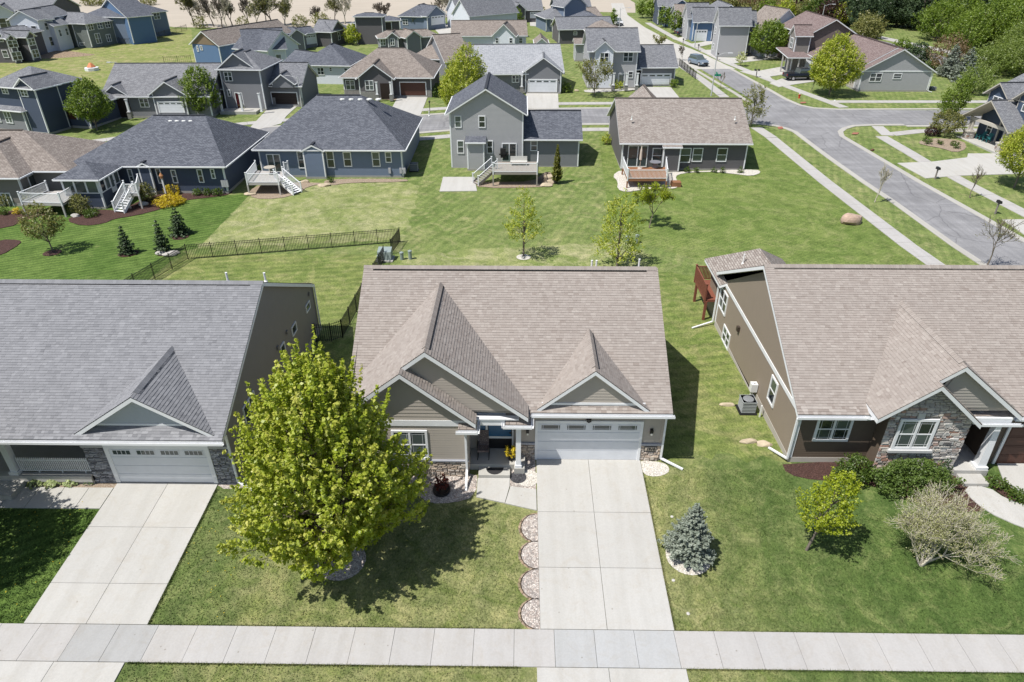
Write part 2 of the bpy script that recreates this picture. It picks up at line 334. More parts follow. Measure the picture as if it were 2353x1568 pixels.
# ---------------------------------------------------------------- the ground
G_BASE = grass('lawn grass', (0.164, 0.203, 0.068), (0.119, 0.169, 0.047), (0.266, 0.266, 0.124), .3, R(20), 1.2, .48)
G_LUSH = grass('lush lawn grass', (0.073, 0.127, 0.027), (0.107, 0.164, 0.041), (0.158, 0.192, 0.068), .65, R(62), .9, .56)
G_DIAG = grass('mown lawn grass', (0.113, 0.164, 0.041), (0.147, 0.192, 0.054), (0.209, 0.232, 0.090), .6, R(-58), .55, .48)
G_YEL = grass('pale yellow lawn grass', (.215, .24, .09), (.16, .205, .062), (.315, .31, .165), 0, 0, 1, .44)
G_MEADOW = grass('meadow grass', (0.169, 0.209, 0.056), (0.203, 0.232, 0.073), (0.305, 0.271, 0.141), 0, 0, 1, .44)
G_SIDE = grass('green side yard grass', (0.124, 0.169, 0.045), (0.169, 0.203, 0.062), (0.249, 0.249, 0.107), .35, R(80), 1.3, .46)
def far_ground():
    xs = [-420, -250, -150, -90, -55, -30, 0, 30, 60, 110, 200, 420]; ys = [-60, 0, 16.7, 25.8, 40, 55, 72, 92, 120, 150, 200, 300, 500, 900]
    m = Mb()
    for i in range(len(xs)-1):
        for j in range(len(ys)-1): m.poly([(x, y, zg(y)) for x, y in ((xs[i], ys[j]), (xs[i+1], ys[j]), (xs[i+1], ys[j+1]), (xs[i], ys[j+1]))])
    tag(m.build('ground', G_BASE), kind='structure')
far_ground()
L = .004
drape('lawn', [pg((-700, 640), (-700, 440), (120, 455), (575, 447), (455, 570), (420, 578), (330, 652))], L, G_LUSH, kind='structure')
drape('lawn', [ragged(pg((575, 455), (640, 440), (700, 420), (942, 420), (964, 428), (918, 588), (900, 552), (455, 571)))], L*2, G_YEL, kind='structure')
drape('lawn', [ragged(pg((908, 590), (1100, 572), (1440, 556), (1478, 596), (1500, 640), (870, 640)))], L*3, G_YEL, kind='structure')
drape('lawn', [pg((1375, 310), (1700, 292), (1738, 300), (1765, 321), (2127, 607), (1610, 600), (1480, 560), (1400, 500))], L, G_DIAG, kind='structure')
fr = lambda x0, x1, y0, y1: [(x0, y0), (x1, y0), (x1, y1), (x0, y1)]
G_FX = grass_front(); drape('lawn', [fr(-14.25, 33, 16.6, 26.5)], L, G_FX, kind='structure')
drape('lawn', [fr(-30, -18.9, 16.6, 24.2)], L, G_LUSH, kind='structure')
drape('lawn', [ragged([(6.9, 25.9), (10, 26.7), (13.4, 25.7), (13.4, 40), (15, 48), (10, 50), (6.9, 48)], .6, .25)], L*2, G_SIDE, kind='structure')
drape('lawn', [pg((340, 650), (425, 585), (860, 585), (870, 615), (780, 780), (740, 780), (720, 660))], L, G_SIDE, kind='structure')
drape('lawn', [fr(-14.3, 33, 11, 15.2)], L, G_FX, kind='structure')
fieldm, nt_, b_ = mat('ploughed field soil', .95, .1); w_ = coords(nt_, 'World', (1, .35, 1), R(15)); n_ = noise(nt_, w_, .09, 6, .7)
col_ = mixc(nt_, n_, (.37, .325, .265), (.45, .4, .335)); col_ = mixc(nt_, .35, col_, ramp(nt_, noise(nt_, coords(nt_, 'World', (.04, 1, 1), R(20)), 1.1, 3), [(.35, (.8, .8, .8)), (.65, (1.12, 1.12, 1.12))]), 'MULTIPLY'); nt_.links.new(col_, b_.inputs['Base Color'])
def far(u, y): return (aty(u, 0, y)[0], y)
fd = pg((-300, 48), (120, 45), (250, 40), (400, 63), (600, 66), (760, 62), (900, 52), (1000, 44), (1060, 36), (1300, 26), (1460, 30), (1460, 8))
drape('field', [fd+[(30, 420), (-300, 420)]], .03, fieldm, kind='structure')
drape('meadow', [pg((-300, 260), (-300, 70), (120, 60), (400, 66), (440, 68), (445, 130), (500, 150), (240, 200), (180, 200), (0, 200))], .006, G_MEADOW, kind='structure')
drape('bare_soil', [smooth_poly(pg((-40, 128), (60, 128), (100, 113), (130, 112), (185, 122), (230, 126), (170, 132), (90, 136), (-40, 140)))], .014, gravel('bare earth', [(.3, .22, .15), (.36, .27, .19), (.27, .2, .13), (.33, .26, .2)], 3), kind='structure')
for q in ([(520, 128), (560, 122), (575, 130), (530, 136)], [(260, 182), (300, 178), (290, 188)], [(500, 103), (540, 98), (545, 103), (505, 106)]):
    drape('bare_soil', [smooth_poly(pg(*q))], .016, MC['bare earth'], kind='structure')
# ---------------------------------------------------------------- streets
cs = smooth_poly(pg((2900, 273), (2172, 271), (1760, 268), (1370, 266), (1190, 270), (1005, 281), (800, 299), (600, 314), (400, 338), (200, 365), (0, 395)), 2, False)
RA = .03; RC = .05
drape('road', strip(cs, -4.1, 4.1), RA, M_ASPH, .1, kind='structure')
south = [(1834.7, 313.7), (1900, 363.3), (2040, 460), (2251, 608.7)]; southr = [(1939.7, 313.7), (2048, 377), (2285, 511), (2353, 549.5)]
sl = pg(*south); sr = pg(*southr)
def ext(a, b, t): return (a[0]+(b[0]-a[0])*t, a[1]+(b[1]-a[1])*t)
sl.append(ext(sl[1], sl[-1], 1.6)); sr.append(ext(sr[1], sr[-1], 1.9))
corner_l = pg((1835, 314), (1822, 304), (1805, 297), (1783, 291), (1740, 286), (1700, 284)); corner_r = pg((1940, 314), (1936, 304), (1945, 297), (1965, 291), (2010, 289), (2080, 289))
def loop_fan(name, pts, off, m, th): return drape(name, [pts], off, m, th, kind='structure')
loop_fan('road', sl[::-1]+corner_l+pg((1700, 262), (2080, 262))+corner_r[::-1]+sr, RA+.004, M_ASPH, .1)
nl = pg((1611, 160), (1650, 183), (1700, 213), (1735, 236), (1700, 252)); nr = pg((1676, 159), (1760, 205), (1800, 228), (1835, 243), (1870, 250), (1930, 253))
loop_fan('road', nl+pg((1700, 268), (1930, 268))+nr[::-1], RA+.008, M_ASPH, .1)
nL = pg((1404, 8), (1409, 30), (1415, 58), (1432, 85), (1470, 108), (1520, 130), (1559, 148), (1599, 160)); nR = pg((1432, 8), (1442, 35), (1481, 63), (1520, 84), (1549, 99), (1586, 112), (1621, 127), (1666, 149), (1690, 159))
loop_fan('concrete_road', nL+nR[::-1], RA+.01, concrete('pale road concrete', (.5, .485, .45), .18), .1)
def kerb(pts, d0, d1, off=RC): return drape('kerb', strip(pts, d0, d1), off, M_CURB, .15, kind='structure')
ctr = [p for p in cs]
kerb([p for p in ctr if p[0] < 30], -4.75, -4.05); kerb([p for p in ctr if p[0] < 21], 4.05, 4.75); kerb([p for p in ctr if p[0] > 47], -4.75, -4.05) if 0 else None
kerb([p for p in ctr if p[0] > 46], 4.05, 4.75) if 0 else None
kerb(list(reversed(corner_l))+sl[1:], -.06, .6); kerb(corner_r[::-1]+sr[1:] if 0 else sr[::-1]+corner_r[1:], -.06, .62)
kerb(pg((2900, 289), (2400, 289), (2080, 289)), -.6, .06) if 0 else kerb(pg((2080, 289), (2400, 289), (2900, 289)), -.6, .06)
kerb(nr+pg((2172, 252), (2900, 253)), -.06, .6)
kerb(pg((1599, 160), (1650, 190), (1690, 213), (1725, 236)), -.6, .06)
# long sidewalks far off: one mesh each, joints every 1.5 m where they can be seen
M_JOINT = flat('joint shadow line', (.16, .15, .14), .9)
def walk(pts, w=1.5, off=.045, joints=True, m=None, name='sidewalk', group=None):
    st = thing(name, None, None, (pts[0][0], pts[0][1], zg(pts[0][1]))); st.o['kind'] = 'structure'
    acc = 0; seg = []
    dense = []
    for a, b in zip(pts, pts[1:]):
        l = math.hypot(b[0]-a[0], b[1]-a[1]); k = max(1, round(l/1.52)); dense += [ext(a, b, i/k) for i in range(k)]
    dense.append(pts[-1]); A = offset_line(dense, -w/2); B = offset_line(dense, w/2)
    if joints:
        for i in range(len(dense)-1):
            g = .012/1.5; q = [ext(A[i], A[i+1], g), ext(A[i], A[i+1], 1-g), ext(B[i], B[i+1], 1-g), ext(B[i], B[i+1], g)]
            drape('slab', [q], off+random.uniform(-.003, .003), m or M_WALK, .08, st)
    else: drape('paving', [[A[i], A[i+1], B[i+1], B[i]] for i in range(len(dense)-1)], off, m or M_WALK, .08, st)
    return st
ws = [(35.85-.02, 0)]
wl = pg((1773, 317.5), (2147, 607.5)); wl = [ext(*wl, t) for t in (0, .5, 1, 1.45)]; walk(wl, 1.5)
wr = [ext(a, b, .5) for a, b in zip(pg((2012, 314), (2072, 351), (2109.7, 372.5), (2169.7, 404), (2353, 502.5)), pg((2038.5, 314), (2106, 351), (2139.7, 372.5), (2201, 403), (2353, 479)))]
wr[-1] = ext(wr[2], wr[3], 1); wr.append(ext(wr[1], wr[3], 4)); walk(wr, 1.55)
walk(pg((1738, 294), (1773, 317)), 1.5, .05, False); walk(pg((2016, 291), (2040, 312)), 1.5, .049, False); walk(pg((2900, 300), (2353, 300), (2200, 300), (2110, 302.5), (2050, 309)), 1.5, .045)
walk(pg((1903, 234.3), (2250, 234.6), (2900, 235.5)), 1.5); walk(pg((1488, 53), (1551, 88), (1606, 112), (1665, 142), (1765, 183), (1850, 215), (1905, 235), (1940, 248)), 1.5, .05)
walk(pg((1545, 138), (1612, 183), (1665, 224)), 1.5); walk(offset_line([p for p in ctr if -75 < p[0] < 24], -7.3), 1.5, .047); walk(offset_line([p for p in ctr if -62 < p[0] < 26], 7.0), 1.5, .046)
walk(pg((940, 88), (1000, 92), (1050, 90)), 1.4, .045, False)
# ---------------------------------------------------------------- concrete in front of the three near houses, slab by slab
st = thing('front_sidewalk', None, None, (0, 16, 0)); st.o['kind'] = 'structure'; x = 5.93-1.515*18; k = 0
M_WALKB = concrete('bluish sidewalk concrete', (.43, .435, .435)); M_WALKG = concrete('grey sidewalk concrete', (.385, .385, .38))
def backy(x): return 16.63+.008*x+.0002*x*x if x > 0 else 16.63+.022*x*(1 if x < -11 else .55)-(-.1 if x < -11 else 0)
while x < 30:
    by0, by1 = 16.66-.0, 16.66; q = [(x+.007, 15.12), (x+1.508, 15.12), (x+1.508, 16.66), (x+.007, 16.66)]
    mm = M_WALKB if 1.2 < x < 5.5 else (M_WALKG if -17.2 < x < -14.0 else M_WALK)
    drape('slab', [q], .05+random.uniform(-.002, .003), mm, .1, st); x += 1.515
def driveway(label, xs, ys, name='driveway', jit=.004):
    st = thing(name, None, None, (xs[0], ys[0], zg(ys[0]))); st.o['kind'] = 'structure'
    for i in range(len(xs)-1):
        for j in range(len(ys)-1):
            g = .009; drape('slab', [fr(xs[i]+g, xs[i+1]-g, ys[j]+g, ys[j+1]-g)], .05+random.uniform(0, jit), M_CONC, .1, st)
    return st
driveway('', [.86, 3.42, 5.98], [16.68, 19.5, 22.5, 25.95]); driveway('', [.7, 3.3, 6.1], [10.5, 13.6, 15.1], 'driveway_apron')
driveway('', [-19.02, -16.6, -14.22], [16.68, 18.5, 21.4, 24.2]); driveway('', [-24, -19.6, -16.9, -14.3], [10.5, 13.6, 15.1], 'driveway_apron')
st = thing('front_walk', None, None, (-1, 23, .4)); st.o['kind'] = 'structure'
drape('slab', [[(-1.95, 24.55), (-1.95, 23.35), (-.63, 23.0), (-.42, 24.05), (-.42, 24.55)]], .06, M_CONC, .1, st)
drape('slab', [[(-.61, 22.98), (.83, 22.58), (.83, 23.85), (-.38, 24.03)]], .062, M_CONC, .1, st)
st = thing('front_walk', None, None, (-20, 23, .4)); st.o['kind'] = 'structure'
for i in range(7):
    x1 = -19.04-i*1.16; drape('slab', [fr(x1-1.145, x1-.01, 22.45, 23.72)], .05, M_STEP, .1, st)
# gravel and mulch beds beside the near houses
drape('gravel_bed', [fr(-23.2, -18.9, 23.74, 24.9)], .02, M_TANROCK, kind='structure')
drape('gravel_bed', [smooth_poly([(-14.2, 23.75), (-12.9, 23.75), (-12.7, 24.3), (-13.2, 24.6), (-14.2, 24.6)], 1)], .02, M_ROCK, kind='structure')
drape('gravel_bed', [smooth_poly([(-1.98, 25.2), (-1.98, 23.4), (-3.0, 23.0), (-4.1, 22.95), (-4.8, 23.6), (-5.6, 23.6), (-8, 23.4), (-8, 25.2)], 1)], .02, M_ROCK, kind='structure')
drape('gravel_bed', [[(-.4, 25.9), (-.4, 24.0), (.82, 23.8), (.82, 25.9)]], .02, M_ROCK, kind='structure')
drape('gravel_bed', [smooth_poly([(6.0, 25.5), (6.0, 24.9), (6.6, 24.75), (7.2, 25.0), (7.35, 25.4), (7.1, 25.75), (6.0, 25.9)], 1)], .02, M_WHITEROCK, kind='structure')
def disc(x, y, r, n=20, ry=None): return [(x+r*math.cos(2*math.pi*i/n), y+(ry or r)*math.sin(2*math.pi*i/n)) for i in range(n)]
drape('gravel_bed', [disc(.42, 24.6, .55)], .03, M_WHITEROCK, kind='structure'); drape('gravel_bed', [disc(-.02, 24.65, .4)], .034, gravel('dark basalt chips', [(.03, .03, .035), (.09, .09, .1), (.05, .05, .055), (.13, .13, .14)], 16), kind='structure')
for i in range(4):
    yc = [21.6, 20.15, 18.7, 17.35][i]; ry = [.78, .72, .72, .68][i]
    pts = [(.86, yc+ry)]+[(.86-.72*math.sin(math.pi*t/10), yc+ry*math.cos(math.pi*t/10)) for t in range(1, 10)]+[(.86, yc-ry)]
    drape('gravel_bed', [pts], .03, M_ROCK, kind='structure')
    m = Mb(); e = [(p[0]-.03, p[1]) for p in pts]
    m.tube([(p[0], p[1], zg(p[1])+.03) for p in e], [.016]*len(e), 5); tag(m.build('edging', flat('black plastic edging', (.03, .025, .022), .7)), ['dark edging curving round the %s scalloped gravel bed beside the driveway' % w for w in ('uppermost', 'second', 'third', 'lowest')][i], 'edging', 'edging round the scalloped beds')
    drape('bare_soil', [[(p[0]-.02 if 0 < j < 10 else p[0], yc+(p[1]-yc)*1.12) if j in (0, 10) else (.86+(p[0]-.86)*1.2, yc+(p[1]-yc)*1.1) for j, p in enumerate(pts)]], .012, MC['bare earth'], kind='structure')
drape('mulch_bed', [smooth_poly([(12.9, 25.9), (12.9, 25.0), (14.2, 24.6), (15.7, 24.7), (17.0, 24.2), (18.5, 23.1), (20.8, 22.6), (21.6, 23.4), (21.3, 25.9)], 1)], .02, M_MULCH, kind='structure')
drape('gravel_bed', [disc(-7.4, 19.75, 1.0)], .02, M_ROCK, kind='structure'); drape('gravel_bed', [disc(7.2, 20.15, .95)], .02, M_WHITEROCK, kind='structure')
# ---------------------------------------------------------------- house kit
SH_TAN = ('tan brown shingle', (.235, .2, .178), (.295, .26, .235), (.355, .32, .29)); SH_GREY = ('light grey shingle', (.165, .167, .178), (.218, .22, .232), (.27, .272, .285))
SH_CHAR = ('charcoal blue shingle', (.09, .097, .117), (.122, .13, .153), (.16, .17, .195)); SH_BEIGE = ('weathered beige shingle', (.2, .17, .15), (.26, .225, .2), (.32, .28, .25))
SH_MID = ('mid grey shingle', (.15, .155, .17), (.195, .2, .215), (.24, .245, .26)); SH_PALE = ('pale grey shingle', (.29, .3, .32), (.35, .36, .38), (.41, .42, .44)); SH_BROWN = ('rosy brown shingle', (.17, .125, .12), (.215, .165, .155), (.26, .21, .2))
def sh(s, kind='uv'): return shingles(*s, blend=kind)
class Face:
    """a wall plane: a along it, z up, o outwards"""
    def __init__(s, o, a, n, w): s.o = Vector(o); s.a = Vector(a); s.n = Vector(n); s.w = w
    def p(s, a, z, off=0.0): q = s.o+s.a*a+s.n*off; return Vector((q.x, q.y, z))
    def at(s, u, v):                      # where a sight line meets the wall
        d = Vector(ray(u, v)); c = Vector((0, 0, CAM_H)); t = (s.o-c).dot(s.n)/d.dot(s.n); q = c+d*t; return ((q-s.o).dot(s.a), q.z)
    def box(s, m, a0, a1, z0, z1, o0, o1, tone=None):
        m.box8([s.p(a0, z0, o1), s.p(a1, z0, o1), s.p(a1, z0, o0), s.p(a0, z0, o0), s.p(a0, z1, o1), s.p(a1, z1, o1), s.p(a1, z1, o0), s.p(a0, z1, o0)], tone)
def boards(face, poly, ex, material, root, mode='mesh', name='siding_board', lip=.009, sub=None):
    """lap siding clipped to a wall outline poly [(a, z)]; each course overlaps the one below"""
    if area2(poly) < 0: poly = poly[::-1]
    z0 = min(p[1] for p in poly); z1 = max(p[1] for p in poly); n = max(1, round((z1-z0)/ex)); h = (z1-z0)/n; m = Mb(); out = []
    for i in range(n):
        b0 = z0+i*h; b1 = b0+h; q = clipc(clipc(poly, (0, -1, -b0)), (0, 1, b1))
        if len(q) < 3 or abs(area2(q)) < .003: continue
        f = lambda p: face.p(p[0], p[1], .004+lip*(1-(p[1]-b0)/h))
        if mode == 'obj': m = Mb()
        m.poly([f(p) for p in q])
        lo = sorted([p for p in q if p[1] < b0+1e-4])
        if len(lo) > 1: m.poly([face.p(lo[0][0], b0, .001), face.p(lo[-1][0], b0, .001), f(lo[-1]), f(lo[0])])
        if mode == 'obj': out.append(m.build(name, material, root, fix=False))
    if mode != 'obj' and m.f: o = m.build('siding', material, root, fix=False); o['kind'] = 'stuff'
    return out
def stones(face, poly, material, root, hmin=.09, hmax=.2, wmin=.16, wmax=.5, holes=(), depth=.06, seed=1, name='stone'):
    rnd = random.Random(seed)
    if area2(poly) < 0: poly = poly[::-1]
    z0 = min(p[1] for p in poly); z1 = max(p[1] for p in poly); a0 = min(p[0] for p in poly); a1 = max(p[0] for p in poly); z = z0; cnt = 0; rest = Mb()
    while z < z1-.03:
        h = rnd.uniform(hmin, hmax); a = a0-rnd.uniform(0, .2)
        while a < a1:
            w = rnd.uniform(wmin, wmax); cells = [(a, a+w, z, z+h)]
            if h > .15 and rnd.random() < .45: k = rnd.uniform(.4, .6); cells = [(a, a+w, z, z+h*k), (a, a+w, z+h*k, z+h)]
            for (x0, x1, y0, y1) in cells:
                if any(x1 > H[0]+.02 and x0 < H[1]-.02 and y1 > H[2]+.02 and y0 < H[3]-.02 for H in holes):
                    for H in holes:
                        if x1 > H[0] and x0 < H[1] and y1 > H[2] and y0 < H[3]:
                            if x0 < H[0]: x1 = H[0]
                            elif x1 > H[1]: x0 = H[1]
                            else: x0 = x1
                if x1-x0 < .05: continue
                g = .009; q = clip_convex([(x0+g, y0+g), (x1-g, y0+g), (x1-g, y1-g), (x0+g, y1-g)], poly)
                if len(q) < 3 or area2(q) < .004: continue
                cx = sum(p[0] for p in q)/len(q); cz = sum(p[1] for p in q)/len(q); d = depth*rnd.uniform(.55, 1.2); m = Mb(); n = len(q)
                fr_ = [(cx+(p[0]-cx)*rnd.uniform(.72, .93), cz+(p[1]-cz)*rnd.uniform(.65, .9)) for p in q]
                for i in range(n): j = (i+1) % n; m.poly([face.p(*q[i], .0), face.p(*q[j], .0), face.p(*fr_[j], d), face.p(*fr_[i], d)])
                m.poly([face.p(*p, d+rnd.uniform(-.008, .008)) for p in fr_])
                if cnt < 290: m.build(name, material, root, fix=False); cnt += 1
                else: rest.v += [tuple(p) for p in m.v]; b = len(rest.v)-len(m.v); rest.f += [tuple(i+b for i in f) for f in m.f]; rest.uv += m.uv; rest.tone += m.tone
            a += w
        z += h
    if rest.f: rest.build(name, material, root, fix=False)['kind'] = 'stuff'
    bk = Mb(); bk.poly([face.p(*p, .006) for p in poly]); bk.build('mortar', flat('mortar', (.2, .18, .16), .95), root, fix=False)
def shingle_cover(poly, up, style, root, ex=.145, near=0, wmin=.12, wmax=.3, seed=3):
    """real shingles over a planar convex roof outline; up = unit vector up the slope; the first `near` are objects"""
    rnd = random.Random(seed); o = Vector(poly[0]); up = Vector(up).normalized(); n = (Vector(poly[1])-o).cross(Vector(poly[2])-o).normalized()
    if n.z < 0: n = -n
    al = up.cross(n).normalized(); P = [((Vector(p)-o).dot(al), (Vector(p)-o).dot(up)) for p in poly]
    if area2(P) < 0: P = P[::-1]
    t0 = min(p[1] for p in P); t1 = max(p[1] for p in P); m = Mb(); cnt = 0; k = int((t1-t0)/ex)+1
    mo, mf = sh(style, 'obj'), sh(style, 'face')
    for i in range(k):
        b0 = t0+i*ex; b1 = min(b0+ex*1.02, t1); q = clipc(clipc(P, (0, -1, -b0)), (0, 1, b1))
        if len(q) < 3: continue
        a = min(p[0] for p in q)-rnd.uniform(0, .3); ae = max(p[0] for p in q)
        while a < ae:
            w = rnd.uniform(wmin, wmax); c = clipc(clipc(q, (-1, 0, -a)), (1, 0, a+w-.002)); a += w
            if len(c) < 3 or area2(c) < .0015: continue
            th = .012+rnd.uniform(0, .011); W3 = lambda p, h: o+al*p[0]+up*p[1]+n*h
            mm = Mb() if cnt < near else m; tn = min(1, max(0, rnd.gauss(.48, .14)))
            mm.poly([W3(p, th*(1-(p[1]-b0)/ex)+.006) for p in c], None, tn)
            lo = sorted([p for p in c if p[1] < b0+1e-3])
            if len(lo) > 1: mm.poly([W3(lo[0], .0), W3(lo[-1], .0), W3(lo[-1], th+.006), W3(lo[0], th+.006)], None, tn)
            if cnt < near: mm.build('shingle', mo, root, fix=False); cnt += 1
    r = m.build('shingle', mf, root, tones=True, fix=False); r['kind'] = 'stuff'
def roof_plane(m, fm, top, eave_dir, thick=.03, fth=.17):
    """top: planar outline; m collects shingle slab, fm the white boards under it"""
    o = Vector(top[0]); e = Vector(eave_dir).normalized(); n = (Vector(top[1])-o).cross(Vector(top[2])-o).normalized()
    if n.z < 0: n = -n
    up = n.cross(e).normalized()
    if up.z < 0: up = -up
    uv = [((Vector(p)-o).dot(e)+o.dot(e), (Vector(p)-o).dot(up)) for p in top]
    m.prism(top, thick, None, uv); fm.prism([Vector(p)-Vector((0, 0, thick+.002)) for p in top], fth)
class Vol:
    """one block of a house: walls, roof and trim; A, B = front eave corners in the picture (or places), D = depth"""
    def __init__(s, root, kind, A, B, D, ze, pitch=.5, over=.42, wall=None, roof=None, base=None, head=None, rid=None, zabs=None, fasc=None, wallface='lap', foundation=True, walls=True, roofobj=True, lift=0.0):
        root = root if root else None
        if isinstance(A, Vector): pa, pb = A, B
        else:
            z = zabs if zabs is not None else gr(*A, ze)[2]
            pa, pb = atz(*A, z), atz(*B, z)
        if head is None: a = (pb-pa); a.z = 0; W_ = a.length; a.normalize()
        else: a = Vector((math.cos(R(head)), math.sin(R(head)), 0)); W_ = (pb-pa).dot(a)
        n_in = Vector((-a.y, a.x, 0))
        if isinstance(D, tuple): pd = atz(*D, pa.z); D = (pd-pa).dot(n_in)
        s.root = root; s.kind = kind; s.pa = pa; s.a = a; s.i = n_in; s.W = W_; s.D = D; s.ze = pa.z; s.pitch = pitch; s.over = over
        c = pa+n_in*D/2+a*W_/2; s.zb = base if base is not None else zg(c.y)-.15-(0 if True else 0); gz = min(zg(pa.y), zg(pa.y+D)); s.zb = base if base is not None else gz-.1
        s.wallm = wall; s.roofstyle = roof; s.fasc = fasc or M_WHITE
        o = over; g = lambda x, y, z: pa+a*x+n_in*y+Vector((0, 0, z-pa.z)); s.g = g; Wd, Dp = W_, D
        ze = s.ze; m, fm, wm = Mb(), Mb(), Mb()
        s.faces = {'f': Face(g(o, o, 0), a, -n_in, Wd-2*o), 'b': Face(g(Wd-o, Dp-o, 0), -a, n_in, Wd-2*o), 'l': Face(g(o, Dp-o, 0), -n_in, -a, Dp-2*o), 'r': Face(g(Wd-o, o, 0), n_in, a, Dp-2*o)}
        if kind == 'gx':
            zr = ze+pitch*Dp/2; s.zr = zr
            s.planes = [([g(0, 0, ze), g(Wd, 0, ze), g(Wd, Dp/2, zr), g(0, Dp/2, zr)], a), ([g(Wd, Dp, ze), g(0, Dp, ze), g(0, Dp/2, zr), g(Wd, Dp/2, zr)], a)]
            s.ridge = [(g(0, Dp/2, zr), g(Wd, Dp/2, zr))]; gab = 'lr'; half = (Dp-2*o)/2
        elif kind == 'gy':
            zr = ze+pitch*Wd/2; s.zr = zr
            s.planes = [([g(0, Dp, ze), g(0, 0, ze), g(Wd/2, 0, zr), g(Wd/2, Dp, zr)], n_in), ([g(Wd, 0, ze), g(Wd, Dp, ze), g(Wd/2, Dp, zr), g(Wd/2, 0, zr)], n_in)]
            s.ridge = [(g(Wd/2, 0, zr), g(Wd/2, Dp, zr))]; gab = 'fb'; half = (Wd-2*o)/2
        elif kind == 'shed':
            zr = ze+pitch*Dp; s.zr = zr; s.planes = [([g(0, 0, ze), g(Wd, 0, ze), g(Wd, Dp, zr), g(0, Dp, zr)], a)]; s.ridge = []; gab = ''; half = 0
        else:
            if Wd >= Dp:
                zr = ze+pitch*Dp/2; r0, r1 = Dp/2, Wd-Dp/2
                if rid: r0, r1 = [s.ridge_a(u, g(0, Dp/2, zr)) for u in rid]
                R0, R1 = g(r0, Dp/2, zr), g(r1, Dp/2, zr)
                s.planes = [([g(0, 0, ze), g(Wd, 0, ze), R1, R0], a), ([g(Wd, Dp, ze), g(0, Dp, ze), R0, R1], a), ([g(0, Dp, ze), g(0, 0, ze), R0], n_in), ([g(Wd, 0, ze), g(Wd, Dp, ze), R1], n_in)]
            else:
                zr = ze+pitch*Wd/2; R0, R1 = g(Wd/2, Wd/2, zr), g(Wd/2, Dp-Wd/2, zr)
                s.planes = [([g(0, 0, ze), g(Wd, 0, ze), R0], a), ([g(Wd, Dp, ze), g(0, Dp, ze), R1], a), ([g(0, Dp, ze), g(0, 0, ze), R0, R1], n_in), ([g(Wd, 0, ze), g(Wd, Dp, ze), R1, R0], n_in)]
            s.zr = zr; s.ridge = [(R0, R1)]; gab = ''; half = 0
        s.half = half; s.gab = gab
        if root and roofobj:
            for pl, e in s.planes: roof_plane(m, fm, pl, e)
            s.roof = m.build('roof', sh(roof), root); fm.build('fascia', s.fasc, (root, s.roof))
            rc = Mb()
            for p, q in s.ridge:
                if (q-p).length > .5: rc.beam(p+Vector((0, 0, .015)), q+Vector((0, 0, .015)), .28, .05)
            if rc.f: rc.build('ridge_cap', sh(roof), (root, s.roof))
            gm = Mb()
            es = [(g(0, 0, ze), g(Wd, 0, ze), -n_in)] if kind != 'gy' else [(g(0, 0, ze), g(0, Dp, ze), -a), (g(Wd, 0, ze), g(Wd, Dp, ze), a)]
            if kind in ('gx', 'h'): es.append((g(0, Dp, ze), g(Wd, Dp, ze), n_in))
            if kind == 'h': es += [(g(0, 0, ze), g(0, Dp, ze), -a), (g(Wd, 0, ze), g(Wd, Dp, ze), a)]
            dz = Vector((0, 0, -.1))
            for p, q, nn in es: gm.beam(p+nn*.06+dz, q+nn*.06+dz, .11, .12)
            gm.build('gutter', s.fasc, (root, s.roof))
        if root and walls:
            zb = s.zb; zt = ze-.12+pitch*o
            for k, F in s.faces.items():
                outl = s.outline(k); wm.poly([F.p(a_, z_) for a_, z_ in outl])
                if wallface == 'lap4' and k in 'flr': boards(F, s.outline(k, zb+.35), .125, wall, root, 'mesh')
            s.wall = wm.build('wall', wall if wallface != 'lap' else siding_mat(wall.name, WALLC.get(wall.name, (.3, .3, .3))), root, fix=False)
            if foundation:
                fo = Mb()
                for k, F in s.faces.items(): F.box(fo, -.02, F.w+.02, zb-.3, zb+.38, -.02, .03)
                fo.build('foundation', M_FOUND, root)
            for k, F in s.faces.items():
                if k == 'b': continue
                for c0 in (0, F.w-.12): tr = Mb(); F.box(tr, c0, c0+.12, zb+.38, zt-.02, .003, .03); tr.build('corner_trim', s.fasc, root)
    def ridge_a(s, u, base):
        y = base
        lo, hi = -60.0, 90.0
        for _ in range(50):
            md = (lo+hi)/2; q = base+s.a*md
            if pix(*q)[0] < u: lo = md
            else: hi = md
        return lo
    def outline(s, k, z0=None):
        F = s.faces[k]; zb = s.zb if z0 is None else z0; zt = s.ze+s.pitch*s.over-.1
        if s.kind == 'shed': zt = s.ze-.1
        pts = [(0, zb), (F.w, zb), (F.w, zt)]
        if k in s.gab: pts.append((F.w/2, zt+s.pitch*s.half))
        pts.append((0, zt)); return pts
